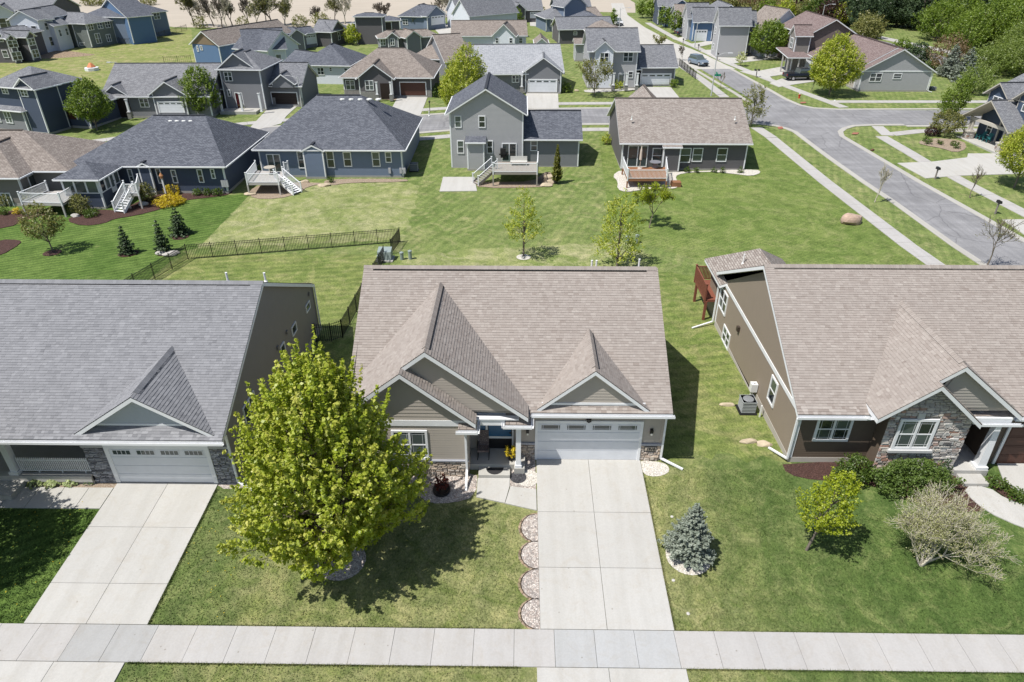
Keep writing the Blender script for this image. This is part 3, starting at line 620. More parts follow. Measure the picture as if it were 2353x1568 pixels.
def window(F, a0, a1, z0, z1, root, n=1, sash=True, grid=False, fr_=.09, off=.0, frame=None, sill=False, glass=None):
    m = Mb(); o0, o1 = .0+off, .075+off
    F.box(m, a0, a1, z1-fr_, z1, o0, o1); F.box(m, a0-(.05 if sill else 0), a1+(.05 if sill else 0), z0, z0+fr_, o0, o1+(.05 if sill else 0)); F.box(m, a0, a0+fr_, z0+fr_, z1-fr_, o0, o1); F.box(m, a1-fr_, a1, z0+fr_, z1-fr_, o0, o1)
    w = (a1-a0-2*fr_)/n; zm = (z0+z1)/2
    for i in range(1, n): c = a0+fr_+w*i; F.box(m, c-.05, c+.05, z0+fr_, z1-fr_, o0, o1-.005)
    if sash: F.box(m, a0+fr_, a1-fr_, zm-.03, zm+.03, o0, o1-.02)
    if grid:
        for i in range(n):
            c0 = a0+fr_+w*i; c1 = c0+w
            for zz0, zz1 in ((z0+fr_, zm), (zm, z1-fr_)):
                for q in (c0+w*.17, c1-w*.17): F.box(m, q-.007, q+.007, zz0, zz1, o0, .042+off)
                q = zz1-(zz1-zz0)*.18 if zz1 > zm else zz0+(zz1-zz0)*.18
                F.box(m, c0, c1, q-.007, q+.007, o0, .041+off)
    f = m.build('window', frame or M_WHITE, root)
    for i in range(n):
        c0 = a0+fr_+w*i+(.05 if i else 0); c1 = a0+fr_+w*(i+1)-(.05 if i < n-1 else 0)
        for zz0, zz1 in (((z0+fr_, zm-.03), (zm+.03, z1-fr_)) if sash else ((z0+fr_, z1-fr_),)):
            g = Mb(); F.box(g, c0, c1, zz0, zz1, .02+off, .034+off); g.build('pane', glass or M_GLASS, (root, f))
    return f
def pwin(V, k, u0, v0, u1, v1, **kw):     # a window given by its corners in the picture
    F = V.faces[k]; a0, z1 = F.at(u0, v0); a1, z0 = F.at(u1, v1)
    if a0 > a1: a0, a1 = a1, a0
    return window(F, a0, a1, min(z0, z1), max(z0, z1), V.root, **kw)
def wins(V, k, spec):
    """evenly described windows: (centre as share of the wall, sill height over base, width, height[, lights])"""
    F = V.faces[k]
    for sp_ in spec: c, z, w, h = sp_[:4]; window(F, c*F.w-w/2, c*F.w+w/2, V.zb+.3+z, V.zb+.3+z+h, V.root, n=sp_[4] if len(sp_) > 4 else 1)
def garage(F, a0, a1, z0, z1, root, color=None, lights=4, frame=None, rows=4, grid=False, raised=False, fr_=.13):
    color = color or flat('white door paint', (.66, .68, .71), .45); d = Mb(); h = (z1-fr_-z0)/rows
    root_ = root
    fm = Mb(); F.box(fm, a0, a1, z1-fr_, z1, 0, .07); F.box(fm, a0, a0+fr_, z0, z1-fr_, 0, .07); F.box(fm, a1-fr_, a1, z0, z1-fr_, 0, .07)
    bk = Mb(); F.box(bk, a0+fr_, a1-fr_, z0, z1-fr_, .0, .012); door = bk.build('garage_door', color, root); fm.build('door_frame', frame or M_WHITE, (root, door))
    a, b = a0+fr_, a1-fr_; w = (b-a)/max(lights, 4)
    for i in range(rows):
        p = Mb(); F.box(p, a, b, z0+h*i+.012, z0+h*(i+1)-.012, .012, .03)
        if (raised and i < 3) or (raised and not lights):
            for j in range(4): F.box(p, a+w*j+.1, a+w*(j+1)-.1, z0+h*i+.1, z0+h*(i+1)-.1, .03, .042)
        p.build('panel', color, (root, door))
    if lights:
        for j in range(lights):
            c0, c1 = a+w*j+w*.14, a+w*(j+1)-w*.14; zz0, zz1 = z0+h*(rows-1)+h*.3, z1-fr_-h*.24; f = Mb()
            F.box(f, c0-.04, c1+.04, zz0-.04, zz0, .03, .045); F.box(f, c0-.04, c1+.04, zz1, zz1+.04, .03, .045); F.box(f, c0-.04, c0, zz0, zz1, .03, .045); F.box(f, c1, c1+.04, zz0, zz1, .03, .045)
            if grid == 'bars':
                for t in (.25, .5, .75): F.box(f, c0+(c1-c0)*t-.012, c0+(c1-c0)*t+.012, zz0, zz1, .03, .044)
            elif grid:
                for t in (.08, .92): F.box(f, c0+(c1-c0)*t-.01, c0+(c1-c0)*t+.01, zz0, zz1, .03, .044)
                F.box(f, c0, c1, zz0+.05, zz0+.066, .03, .043)
            f.build('window_frame', color, (root, door)); g = Mb(); F.box(g, c0, c1, zz0, zz1, .03, .036); g.build('pane', M_GLASS, (root, door))
    return door
def pgar(V, u0, v0, u1, v1, k='f', color=None, **kw):
    F = V.faces[k]; a0, z1 = F.at(u0, v0); a1, z0 = F.at(u1, v1); a0, a1 = min(a0, a1), max(a0, a1)
    return garage(F, a0, a1, max(V.zb+.12, min(z0, z1)), max(z0, z1), V.root, color, **kw)
def door(F, a0, a1, z0, z1, root, color, panes=False):
    m = Mb(); F.box(m, a0+.08, a1-.08, z0, z1-.08, .0, .03); d = m.build('door', color, root); f = Mb()
    F.box(f, a0, a1, z1-.08, z1, 0, .06); F.box(f, a0, a0+.08, z0, z1-.08, 0, .06); F.box(f, a1-.08, a1, z0, z1-.08, 0, .06); f.build('door_frame', M_WHITE, (root, d))
    if panes: g = Mb(); F.box(g, a0+.2, a1-.2, z0+.5, z1-.25, .03, .04); g.build('pane', M_GLASS, (root, d))
    k = Mb(); F.box(k, a1-.2, a1-.14, z0+.95, z0+1.05, .03, .08); k.build('handle', M_BLACK, (root, d)); return d
def column(root, x, y, z0, z1, w=.22, stone=None, pier_h=.9, pw=.5, color=None, taper=0):
    m = Mb(); zc = z0+(pier_h if stone else 0); m.box8([(x-w/2-taper, y-w/2-taper, zc), (x+w/2+taper, y-w/2-taper, zc), (x+w/2+taper, y+w/2+taper, zc), (x-w/2-taper, y+w/2+taper, zc), (x-w/2, y-w/2, z1), (x+w/2, y-w/2, z1), (x+w/2, y+w/2, z1), (x-w/2, y+w/2, z1)])
    m.box(x-w*.7, x+w*.7, y-w*.7, y+w*.7, z1-.12, z1); m.box(x-w*.7-taper, x+w*.7+taper, y-w*.7-taper, y+w*.7+taper, zc, zc+.12); c = m.build('column', color or M_WHITE, root)
    if stone: p = Mb(); p.box(x-pw/2, x+pw/2, y-pw/2, y+pw/2, z0, zc-.05); p.box(x-pw/2-.04, x+pw/2+.04, y-pw/2-.04, y+pw/2+.04, zc-.05, zc); p.build('pier', stone, (root, c))
    return c
def downspout(root, x, y, z0, z1, kick=(.5, 0), m=None):
    d = Mb(); d.beam((x, y, z1), (x, y, z0+.12), .09, .07); d.beam((x, y, z0+.16), (x+kick[0], y+kick[1], z0+.06), .09, .07); return d.build('downspout', m or M_WHITE, root)
def vent(root, p, r=.04, h=.35): m = Mb(); m.lathe((p[0], p[1], p[2]-.1), [(r*2, 0), (r*2, .1), (r, .14), (r, h), (r*1.2, h), (r*1.2, h+.03)], 8); m.build('vent_pipe', flat('white plastic', (.72, .72, .7), .5), root)
def railing(root, pts, z, h=.95, sp=.12, material=None, name='railing', post_w=.11, bw=.03, posts=True, out=None):
    """pts: plan corners; z: deck level at each corner (or one value)"""
    material = material or M_WHITE; rl = Mb(); zz = z if isinstance(z, (list, tuple)) else [z]*len(pts); rail = None; bal = Mb(); n = 0
    for i in range(len(pts)-1):
        a = Vector((*pts[i], zz[i])); b = Vector((*pts[i+1], zz[i+1])); L_ = (b-a).length
        rl.beam(a+Vector((0, 0, h)), b+Vector((0, 0, h)), .08, .05); rl.beam(a+Vector((0, 0, .1)), b+Vector((0, 0, .1)), .05, .05); k = int(L_/sp)
        for j in range(1, k): p = a+(b-a)*j/k; bal.beam(p+Vector((0, 0, .12)), p+Vector((0, 0, h-.02)), bw)
    r = rl.build(name, material, root)
    if bal.f: bal.build('baluster', material, (root, r))['kind'] = 'stuff'
    if posts:
        for p, q in zip(pts, zz): m = Mb(); m.beam((p[0], p[1], q-.2), (p[0], p[1], q+h+.1), post_w); m.box(p[0]-post_w*.7, p[0]+post_w*.7, p[1]-post_w*.7, p[1]+post_w*.7, q+h+.1, q+h+.14); m.build('post', material, (root, r))
    return r
WALLC = {}
def wallc(name, c, rough=.65): m = flat(name, c, rough, .25, .05); WALLC[m.name] = c; return m
W_TAUPE = wallc('taupe siding', (.4, .36, .315)); W_DTAUPE = wallc('grey taupe siding', (.215, .2, .185)); W_BROWN = wallc('brown siding', (.12, .092, .07)); W_KHAKI = wallc('khaki siding', (.25, .207, .162))
W_NAVY = wallc('navy siding', (.06, .077, .115)); W_BLUE = wallc('slate blue siding', (.15, .19, .26)); W_GREY = wallc('light grey siding', (.36, .36, .37)); W_DGREY = wallc('dark grey siding', (.11, .105, .11))
W_MGREY = wallc('mid grey siding', (.19, .195, .21)); W_BLUEGREY = wallc('blue grey siding', (.07, .085, .12)); W_WHITE = wallc('white siding', (.62, .65, .7)); W_STEEL = wallc('steel blue siding', (.1, .17, .29)); W_SAGE = wallc('sage grey siding', (.16, .18, .17)); W_BEIGEG = wallc('greige siding', (.2, .185, .17))
BR_DOOR = flat('dark brown door paint', (.075, .032, .022), .45); BK_DOOR_SHADE = flat('near black brown door and shade paint', (.03, .02, .018), .45); GY_DOOR = flat('grey door paint', (.22, .22, .24), .5)  # the near black serves a garage door and the painted porch shade
ST_TAN = stone_mat('tan ledge stone', [(.48, .38, .29), (.56, .47, .38), (.4, .32, .26), (.5, .45, .4), (.6, .53, .45)]); ST_GREY = stone_mat('grey ledge stone', [(.12, .12, .13), (.35, .35, .37), (.2, .2, .21), (.5, .5, .52), (.28, .27, .27)])
ST_MIX = stone_mat('mixed field stone', [(.5, .47, .44), (.58, .54, .5), (.38, .36, .34), (.42, .25, .19), (.62, .6, .57), (.28, .26, .25), (.6, .55, .48), (.64, .61, .57)])
# ---------------------------------------------------------------- the three near houses, surveyed in metres
def dgable(root, style, xa, za, yU, xs, yS, s, xl, xrb, xrs, sR, main, near=0, seed=5):
    """twin front gables sharing their left slope: returns the height functions used for the walls"""
    y0, z0, p = main; zs = za-s*(xa-xs); zl = za-s*(xa-xl); ym = lambda z: y0+(z-z0)/p
    zrb = za-s*(xrb-xa); V3 = lambda x, y, z: Vector((x, y, z)); m, fm = Mb(), Mb(); ey = Vector((0, 1, 0)); d = .012
    Lp = [V3(xl, yS, zl+d), V3(xs, yS, zs+d), V3(xs, yU, zs+d), V3(xa, yU, za+d), V3(xa, ym(za), za+d), V3(xl, ym(zl), zl+d)]
    Lp1 = [V3(xl, yS, zl+d), V3(xs, yS, zs+d), V3(xs, ym(zs), zs+d), V3(xl, ym(zl), zl+d)]; Lp2 = [V3(xs, yU, zs+d), V3(xa, yU, za+d), V3(xa, ym(za), za+d), V3(xs, ym(zs), zs+d)]
    Rp = [V3(xa, yU, za+d), V3(xrb, yU, zrb+d), V3(xrb, ym(zrb), zrb+d), V3(xa, ym(za), za+d)]
    zrs = zs-sR*(xrs-xs); Sp = [V3(xs, yS, zs+d), V3(xrs, yS, zrs+d), V3(xrs, yU+.3, zrs+d), V3(xs, yU+.3, zs+d)]
    for P in (Lp1, Lp2, Rp, Sp): roof_plane(m, fm, P, ey, .03, .22)
    r = m.build('roof', sh(style), root); fm.build('fascia', M_WHITE, (root, r))
    ul = Vector((1, 0, s)); ur = Vector((-1, 0, s)); us = Vector((-1, 0, sR))
    for k, (P, u) in enumerate(((Lp1, ul), (Lp2, ul), (Rp, ur), (Sp, us))): shingle_cover(P, u, style, root, seed=seed+k)
    c = Mb(); n = int((ym(za)-yU-.3)/.15)
    for i in range(n):
        y = yU+.35+i*.15; c.v += [(xa-.17, y, za-.05), (xa+.17, y, za-.05), (xa, y, za+.1), (xa-.17, y+.155, za-.06), (xa+.17, y+.155, za-.06), (xa, y+.155, za+.085)]; b = len(c.v)-6
        c.f += [(b, b+3, b+5, b+2), (b+1, b+2, b+5, b+4), (b, b+2, b+1)]; c.uv += [None]*3; c.tone += [.3+.4*random.random()]*3
    o = c.build('ridge_cap', sh(style, 'face'), (root, r), tones=True, fix=False); o['kind'] = 'stuff'
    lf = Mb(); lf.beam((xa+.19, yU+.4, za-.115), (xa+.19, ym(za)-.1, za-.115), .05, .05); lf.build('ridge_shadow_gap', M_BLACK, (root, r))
    return zs, zrs, zrb
def fgable(root, style, xa, za, y, xl, xr, s, main, seed=9):
    """one front gable standing on the main slope"""
    y0, z0, p = main; ym = lambda z: y0+(z-z0)/p; zl = za-s*(xa-xl); zr = za-s*(xr-xa); d = .012; V3 = lambda x, yy, z: Vector((x, yy, z+d)); m, fm = Mb(), Mb()
    Lp = [V3(xl, y, zl), V3(xa, y, za), V3(xa, ym(za), za), V3(xl, ym(zl), zl)]; Rp = [V3(xa, y, za), V3(xr, y, zr), V3(xr, ym(zr), zr), V3(xa, ym(za), za)]
    for P in (Lp, Rp): roof_plane(m, fm, P, Vector((0, 1, 0)), .03, .2)
    r = m.build('roof', sh(style), root); fm.build('fascia', M_WHITE, (root, r)); shingle_cover(Lp, Vector((1, 0, s)), style, root, seed=seed); shingle_cover(Rp, Vector((-1, 0, s)), style, root, seed=seed+1)
    c = Mb(); n = int((ym(za)-y-.3)/.15)
    for i in range(n):
        yy = y+.35+i*.15; c.v += [(xa-.16, yy, za-.05), (xa+.16, yy, za-.05), (xa, yy, za+.1), (xa-.16, yy+.155, za-.06), (xa+.16, yy+.155, za-.06), (xa, yy+.155, za+.085)]; b = len(c.v)-6
        c.f += [(b, b+3, b+5, b+2), (b+1, b+2, b+5, b+4), (b, b+2, b+1)]; c.uv += [None]*3; c.tone += [.3+.4*random.random()]*3
    o = c.build('ridge_cap', sh(style, 'face'), (root, r), tones=True, fix=False); o['kind'] = 'stuff'
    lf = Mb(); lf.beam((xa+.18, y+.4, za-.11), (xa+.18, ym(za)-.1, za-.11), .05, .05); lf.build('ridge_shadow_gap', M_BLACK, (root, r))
def bigroof(root, style, x0, x1, y0, z0, p, D, near, seed, capx=None):
    yr = y0+D/2; zr = z0+p*D/2; m, fm = Mb(), Mb(); V3 = lambda x, y, z: Vector((x, y, z))
    F = [V3(x0, y0, z0), V3(x1, y0, z0), V3(x1, yr, zr), V3(x0, yr, zr)]; B = [V3(x1, y0+D, z0), V3(x0, y0+D, z0), V3(x0, yr, zr), V3(x1, yr, zr)]
    for P in (F, B): roof_plane(m, fm, P, Vector((1, 0, 0)), .03, .2)
    r = m.build('roof', sh(style), root); fm.build('fascia', M_WHITE, (root, r)); shingle_cover(F, Vector((0, 1, p)), style, root, near=near, seed=seed)
    c = Mb(); x = x0
    while x < x1-.1:
        c.v += [(x, yr-.16, zr-.05), (x, yr+.16, zr-.05), (x, yr, zr+.09), (x+.155, yr-.16, zr-.06), (x+.155, yr+.16, zr-.06), (x+.155, yr, zr+.075)]; b = len(c.v)-6
        c.f += [(b, b+3, b+5, b+2), (b+1, b+2, b+5, b+4), (b, b+2, b+1)]; c.uv += [None]*3; c.tone += [.3+.4*random.random()]*3; x += .15
    o = c.build('ridge_cap', sh(style, 'face'), (root, r), tones=True, fix=False); o['kind'] = 'stuff'
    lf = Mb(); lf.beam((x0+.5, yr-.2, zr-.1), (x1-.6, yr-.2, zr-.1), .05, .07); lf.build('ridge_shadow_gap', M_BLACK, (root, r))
    return yr, zr
def gutter(root, pts, name='gutter', mtl=None):
    m = Mb()
    for a, b in zip(pts, pts[1:]):
        a, b = Vector(a), Vector(b); d = (b-a).normalized(); s = d.cross(Vector((0, 0, 1))).normalized()
        m.beam(a-d*.05, b+d*.05, .012, .12); m.beam(a+s*.06+Vector((0, 0, -.055))-d*.05, b+s*.06+Vector((0, 0, -.055))+d*.05, .12, .012); m.beam(a+s*.12-d*.05, b+s*.12+d*.05, .018, .12)
    return m.build(name, mtl or M_WHITE, root)
def walls(root, faces, zb, ztop, mtl, name='wall'):
    m = Mb()
    for F, poly in faces: m.poly([F.p(*q) for q in poly])
    return m.build(name, mtl, root, fix=False)
def FY(y, x0, x1): return Face((x0, y, 0), (1, 0, 0), (0, -1, 0), x1-x0)     # wall facing the camera side
def FL(x, y0, y1): return Face((x, y1, 0), (0, -1, 0), (-1, 0, 0), y1-y0)    # wall facing left
def FR(x, y0, y1): return Face((x, y0, 0), (0, 1, 0), (1, 0, 0), y1-y0)      # wall facing right
def sconce(root, F, a, z, mtl=None):
    m = Mb(); F.box(m, a-.07, a+.07, z, z+.3, .0, .03); F.box(m, a-.06, a+.06, z+.1, z+.28, .03, .16); b = m.build('wall_lamp', mtl or M_BLACK, root)
    g = Mb(); F.box(g, a-.04, a+.04, z-.03, z+.1, .05, .14); g.build('lamp_glass', flat('frosted lamp glass', (.75, .73, .66), .3), (root, b))
def text(root, s, loc, size, mtl, shear=.2, parent=None):
    cu = bpy.data.curves.new('house_number', 'FONT'); cu.body = s; cu.size = size; cu.extrude = .012; cu.align_x = 'CENTER'; cu.align_y = 'CENTER'; cu.shear = shear; cu.offset = .006; cu.materials.append(mtl)
    t_ = bpy.data.objects.new('t', cu); me = bpy.data.meshes.new_from_object(t_); bpy.data.objects.remove(t_); o = bpy.data.objects.new('house_number', me); C.objects.link(o); o.parent = root.o; o.location = root.inv @ Vector(loc); o.rotation_euler = (R(90), 0, 0); return o
gz = .5
# ---- middle house -------------------------------------------------------------------------------------------------
r = thing('house', 'tan shingled taupe house in the middle with two front gables and white double garage door', 'house', (0, 26, gz)); MAINR = r
Y0, Z0, PM = 25.4, 3.75, .606; mainp = (Y0, Z0, PM)
yr, zr = bigroof(r, SH_TAN, -8.1, 7.12, Y0, Z0, PM, 13.8, 285, 11)
zs, zrs, zrb = dgable(r, SH_TAN, -4.08, 7.42, 24.75, -5.16, 24.3, .775, -8.4, .42, -1.95, .835, mainp)
fgable(r, SH_TAN, 3.42, 6.02, 25.47, .84, 6.04, .83, mainp)
fg = FY(25.9, 0.0, 6.88); fb = FY(24.7, -7.9, -2.38); fd_ = FY(26.35, -2.38, 0.0); fret = FR(-2.38, 24.7, 26.35); fl = FL(-7.9, 24.7, 38.75); frr = FR(6.88, 25.9, 38.75); fbk = Face((6.88, 38.75, 0), (-1, 0, 0), (0, 1, 0), 14.78)
yy = lambda y: Z0+PM*(min(y, 2*yr-y)-Y0)-.1
walls(r, [(fg, [(0, gz), (6.88, gz), (6.88, 3.9), (0, 3.9)]), (fd_, [(0, gz), (2.38, gz), (2.38, 4.1), (0, 4.1)]), (FL(0.0, 25.9, 26.35), [(0, gz), (.45, gz), (.45, 3.9), (0, 3.9)]), (fret, [(0, gz), (1.65, gz), (1.65, 3.95), (0, 3.6)]),
    (frr, [(0, gz), (12.85, gz-.6), (12.85, 3.8), (yr-25.9, yy(yr)), (0, 3.9)]), (fl, [(0, gz-.6), (14.05, gz-.1), (14.05, 3.6), (14.05-(yr-24.7)+0, 7.7), (0, 3.8)]), (fbk, [(0, -.3), (14.78, -.3), (14.78, 3.8), (0, 3.8)]),
    (fb, [(0, gz-.1), (5.52, gz-.1), (5.52, 3.75), (2.74, 6.3), (0, 4.2)])], 0, 0, W_TAUPE)
walls(r, [(FY(25.12, -8.2, .3), [(.6, 4.3), (8.2, 3.9), (4.12, 7.15)])], 0, 0, W_DTAUPE, 'gable_wall')
walls(r, [(FY(25.72, .9, 6.0), [(.1, 3.9), (5.0, 3.95), (2.52, 5.88)])], 0, 0, W_DTAUPE, 'gable_wall')
boards(fg, [(0, 1.62), (.78, 1.62), (.78, 2.95), (0, 2.95)], .14, W_TAUPE, r, 'obj'); boards(fg, [(5.93, 1.62), (6.88, 1.62), (6.88, 2.95), (5.93, 2.95)], .14, W_TAUPE, r, 'obj'); boards(fg, [(0, 2.97), (6.88, 2.97), (6.88, 3.5), (0, 3.5)], .14, W_TAUPE, r, 'obj')
for q in ([(0, 1.52), (2.0, 1.52), (2.0, 3.5), (0, 3.5)], [(3.7, 1.52), (5.4, 1.52), (5.4, 3.5), (3.7, 3.5)], [(2.0, 3.27), (3.7, 3.27), (3.7, 3.5), (2.0, 3.5)]): boards(fb, q, .14, W_TAUPE, r, 'obj')
boards(fb, [(.35, 3.83), (5.3, 3.83), (2.74, 6.0)], .2, W_TAUPE, r, 'obj', 'shake_course', .02)
boards(FY(25.12, -8.2, .3), [(2.5, 4.15), (8.1, 4.05), (4.12, 7.0), (2.9, 6.1)], .14, W_TAUPE, r, 'obj')
boards(FY(25.72, .9, 6.0), [(.25, 4.15), (4.8, 4.15), (2.52, 5.8)], .16, W_TAUPE, r, 'obj', 'shake_course', .02)
boards(fd_, [(0, .85), (2.38, .85), (2.38, 3.6), (0, 3.6)], .115, W_TAUPE, r); boards(fret, [(0, 1.5), (1.65, 1.5), (1.65, 3.4), (0, 3.4)], .115, W_TAUPE, r)
stones(fg, [(0, gz), (.78, gz), (.78, 1.5), (0, 1.5)], ST_TAN, r, seed=2, hmin=.08, hmax=.16, wmin=.12, wmax=.36); stones(fg, [(5.93, gz), (6.88, gz), (6.88, 1.5), (5.93, 1.5)], ST_TAN, r, seed=4, hmin=.08, hmax=.15, wmin=.12, wmax=.36, holes=[(6.12, 6.68, 1.16, 1.4)])
stones(fb, [(0, gz-.1), (5.52, gz-.1), (5.52, 1.42), (0, 1.42)], ST_TAN, r, seed=6, hmin=.09, hmax=.18, wmin=.15, wmax=.42); stones(fret, [(0, .85), (.5, .85), (.5, 1.42), (0, 1.42)], ST_TAN, r, seed=8)
tr = Mb(); fg.box(tr, 0, .78, 1.5, 1.6, 0, .09); fg.box(tr, 5.93, 6.9, 1.5, 1.6, 0, .09); fb.box(tr, 0, 5.54, 1.42, 1.5, 0, .1); tr.build('stone_cap', flat('blue grey sill stone', (.35, .36, .4), .7), r)
tr = Mb(); fb.box(tr, -.1, 5.6, 3.5, 3.82, .0, .045); FY(25.72, .9, 6.0).box(tr, .15, 4.95, 4.0, 4.13, .003, .05); tr.build('frieze_board', M_WHITE, r)
tr = Mb(); fg.box(tr, 6.8, 6.9, 1.6, 3.5, .003, .04); frr.box(tr, 0, .1, .5, 3.6, .003, .035); fb.box(tr, 5.42, 5.54, 1.5, 3.5, .003, .04); fret.box(tr, 0, .1, 1.5, 3.5, .003, .035); tr.build('corner_trim', W_TAUPE, r)
garage(fg, .78, 5.93, gz+.05, 2.94, r, lights=4, grid=True)
window(fb, 2.02, 3.68, 1.55, 3.25, r, n=2, grid=True, fr_=.11, sill=True)
sconce(r, fg, .42, 2.15); sconce(r, fg, 6.35, 2.2)
m = Mb(); fg.box(m, 3.2, 3.42, 2.98, 3.12, .03, .2); fg.box(m, 3.26, 3.36, 2.9, 2.98, .05, .15); m.build('camera_light', M_BLACK, r)
pl = Mb(); fg.box(pl, 6.14, 6.66, 1.18, 1.38, .03, .075); pl.build('number_plaque', flat('tan plaque', (.46, .40, .33), .8), r); text(r, '1910', (6.4, 25.815, 1.275), .21, M_BLACK)
m = Mb(); fg.box(m, 6.45, 6.62, .62, .8, .02, .09); m.build('outlet_box', flat('beige plastic', (.5, .45, .38), .5), r)
# porch eave piece, gutters
m, fm = Mb(), Mb(); roof_plane(m, fm, [Vector((-.62, 24.85, 3.46)), Vector((.56, 24.85, 3.46)), Vector((.56, 25.5, 3.84)), Vector((-.62, 25.5, 3.84))], Vector((1, 0, 0)), .03, .14); roof_plane(m, fm, [Vector((-2.75, 24.3, 3.6)), Vector((-1.95, 24.3, 3.6)), Vector((-1.95, 24.75, 3.74)), Vector((-2.75, 24.75, 3.74))], Vector((1, 0, 0)), .03, .14)
q_ = m.build('porch_eave', sh(SH_TAN), r); fm.build('fascia', M_WHITE, (r, q_))
gutter(r, [(.56, 25.33, 3.66), (7.15, 25.33, 3.66)]); gutter(r, [(-.68, 25.1, 3.4), (-.68, 24.8, 3.4), (.56, 24.8, 3.4), (.56, 25.33, 3.5)]); gutter(r, [(-2.8, 24.25, 3.5), (-1.9, 24.25, 3.5), (-1.9, 25.1, 3.5)])
b = Mb(); b.box(-1.9, -.65, 25.0, 25.12, 3.3, 3.62); b.build('porch_beam', M_WHITE, r)
b = Mb(); b.box(-2.38, .0, 24.95, 26.35, 3.64, 3.7); b.build('porch_ceiling', M_WHITE, r)
pf = Mb(); pf.box(-2.36, .3, 25.15, 26.35, gz-.3, .82); pf.build('porch_floor', M_STEP, r); pf = Mb(); pf.box(-1.92, -.42, 24.56, 25.14, gz-.3, .66); pf.build('step', M_STEP, r); pf = Mb(); pf.box(-.22, .28, 24.88, 25.14, gz-.3, .8); pf.build('pier_base', M_STEP, r)
m = Mb(); m.box(-.14, .1, 24.95, 25.2, .8, 3.35); m.box(-.18, .14, 24.91, 25.24, .8, .95); cl = m.build('column', M_WHITE, r)
BLUEG = flat('painted blue glass reflection', (.012, .1, .22), .3, .5)  # blue reflection of the glass put into the base colour of lite and sidelight
door(fd_, .78, 2.12, .84, 3.1, r, flat('dark storm door', (.018, .018, .02), .4)); m = Mb(); fd_.box(m, .9, 2.0, 1.62, 2.98, .035, .05); m.build('door_lite', BLUEG, r); m = Mb(); fd_.box(m, .86, 2.04, 1.5, 1.62, .035, .07); fd_.box(m, .38, .44, .84, 3.1, .0, .06); fd_.box(m, .76, .86, .84, 3.1, 0, .062); m.build('door_trim', M_WHITE, r); m = Mb(); fd_.box(m, .44, .76, 1.0, 3.0, .01, .03); m.build('sidelight', BLUEG, r)
m = Mb(); m.beam((-2.46, 24.62, 3.4), (-2.46, 24.62, .95), .1, .08); m.beam((-2.46, 24.62, .95), (-2.46, 23.75, .42), .1, .08); m.build('downspout', M_WHITE, r); m = Mb(); m.beam((6.95, 25.8, 3.5), (6.95, 25.8, .72), .09, .09); m.beam((6.95, 25.8, .74), (7.95, 25.25, .52), .1, .08); m.build('downspout', M_WHITE, r)
for u, x in ((0, -4.2), (0, -4.45), (0, 5.9)): pass
for x in (3.9, 4.15): vent(r, (x, 34.0, zr-.9), .05, .62)
vent(r, (6.5, 34.2, zr-1.0), .05, .72)
# ---- left house ---------------------------------------------------------------------------------------------------
r = thing('house', 'light grey shingled house at the left edge with dark stone piers and white garage door', 'house', (-20, 26, gz)); LEFTR = r
Y0, Z0, PM = 23.35, 3.62, .505; mainp = (Y0, Z0, PM)
yr, zr = bigroof(r, SH_GREY, -30, -13.08, Y0, Z0, PM, 15.6, 285, 21)
fgable(r, SH_GREY, -16.62, 5.78, 23.55, -19.72, -13.5, .655, mainp, 33)
fg = FY(24.1, -20.05, -13.3); fw = FR(-13.3, 24.1, 39.1); fp = FY(26.6, -30, -20.05)
walls(r, [(fg, [(0, .3), (6.75, .3), (6.75, 3.75), (0, 3.75)]), (fw, [(0, .3), (15, -.4), (15, 3.6), (yr-24.1, zr-.2), (0, 3.85)]), (fp, [(0, .4), (9.95, .4), (9.95, 5), (0, 5)]), (FL(-20.05, 24.1, 26.6), [(0, .4), (2.5, .4), (2.5, 3.8), (0, 4.2)]), (Face((-13.3, 39.1, 0), (-1, 0, 0), (0, 1, 0), 17), [(0, -.4), (17, -.4), (17, 3.6), (0, 3.6)])], 0, 0, W_DTAUPE)
boards(fw, [(.12, .75), (14.9, .3), (14.9, 3.65), (yr-24.1, zr-.3), (.12, 3.7)], .15, W_DTAUPE, r, 'obj', lip=.018); boards(fg, [(0, 2.72), (6.75, 2.72), (6.75, 3.5), (0, 3.5)], .15, W_DTAUPE, r, 'obj'); boards(fp, [(0, .9), (9.95, .9), (9.95, 3.5), (0, 3.5)], .15, W_DTAUPE, r)
W_LBLUE = wallc('pale blue shake', (.40, .43, .45)); fgb = FY(24.0, -19.6, -13.6); walls(r, [(fgb, [(.3, 3.9), (5.7, 3.9), (2.98, 5.62)])], 0, 0, W_LBLUE, 'gable_wall'); boards(fgb, [(.45, 4.07), (5.5, 4.07), (2.98, 5.6)], .17, W_LBLUE, r, 'obj', 'shake_course', .02)
tr = Mb(); fgb.box(tr, .35, 5.65, 3.95, 4.06, .003, .05); tr.build('frieze_board', M_WHITE, r)
stones(fg, [(0, .4), (1.0, .4), (1.0, 2.62), (0, 2.62)], ST_GREY, r, seed=12, hmin=.05, hmax=.1, wmin=.14, wmax=.42); stones(fg, [(5.85, .4), (6.75, .4), (6.75, 2.62), (5.85, 2.62)], ST_GREY, r, seed=14, hmin=.05, hmax=.1, wmin=.14, wmax=.42)
tr = Mb(); fg.box(tr, -.02, 1.0, 2.62, 2.71, 0, .1); fg.box(tr, 5.85, 6.78, 2.62, 2.71, 0, .1); tr.build('stone_cap', flat('pale cap stone', (.45, .45, .44), .7), r)
tr = Mb(); fw.box(tr, 0, .1, .7, 3.7, .003, .04); fw.box(tr, 14.88, 15, .3, 3.6, .003, .04); tr.build('corner_trim', W_DTAUPE, r)
garage(fg, 1.0, 5.85, .48, 2.74, r, lights=4, grid='bars', fr_=.2)
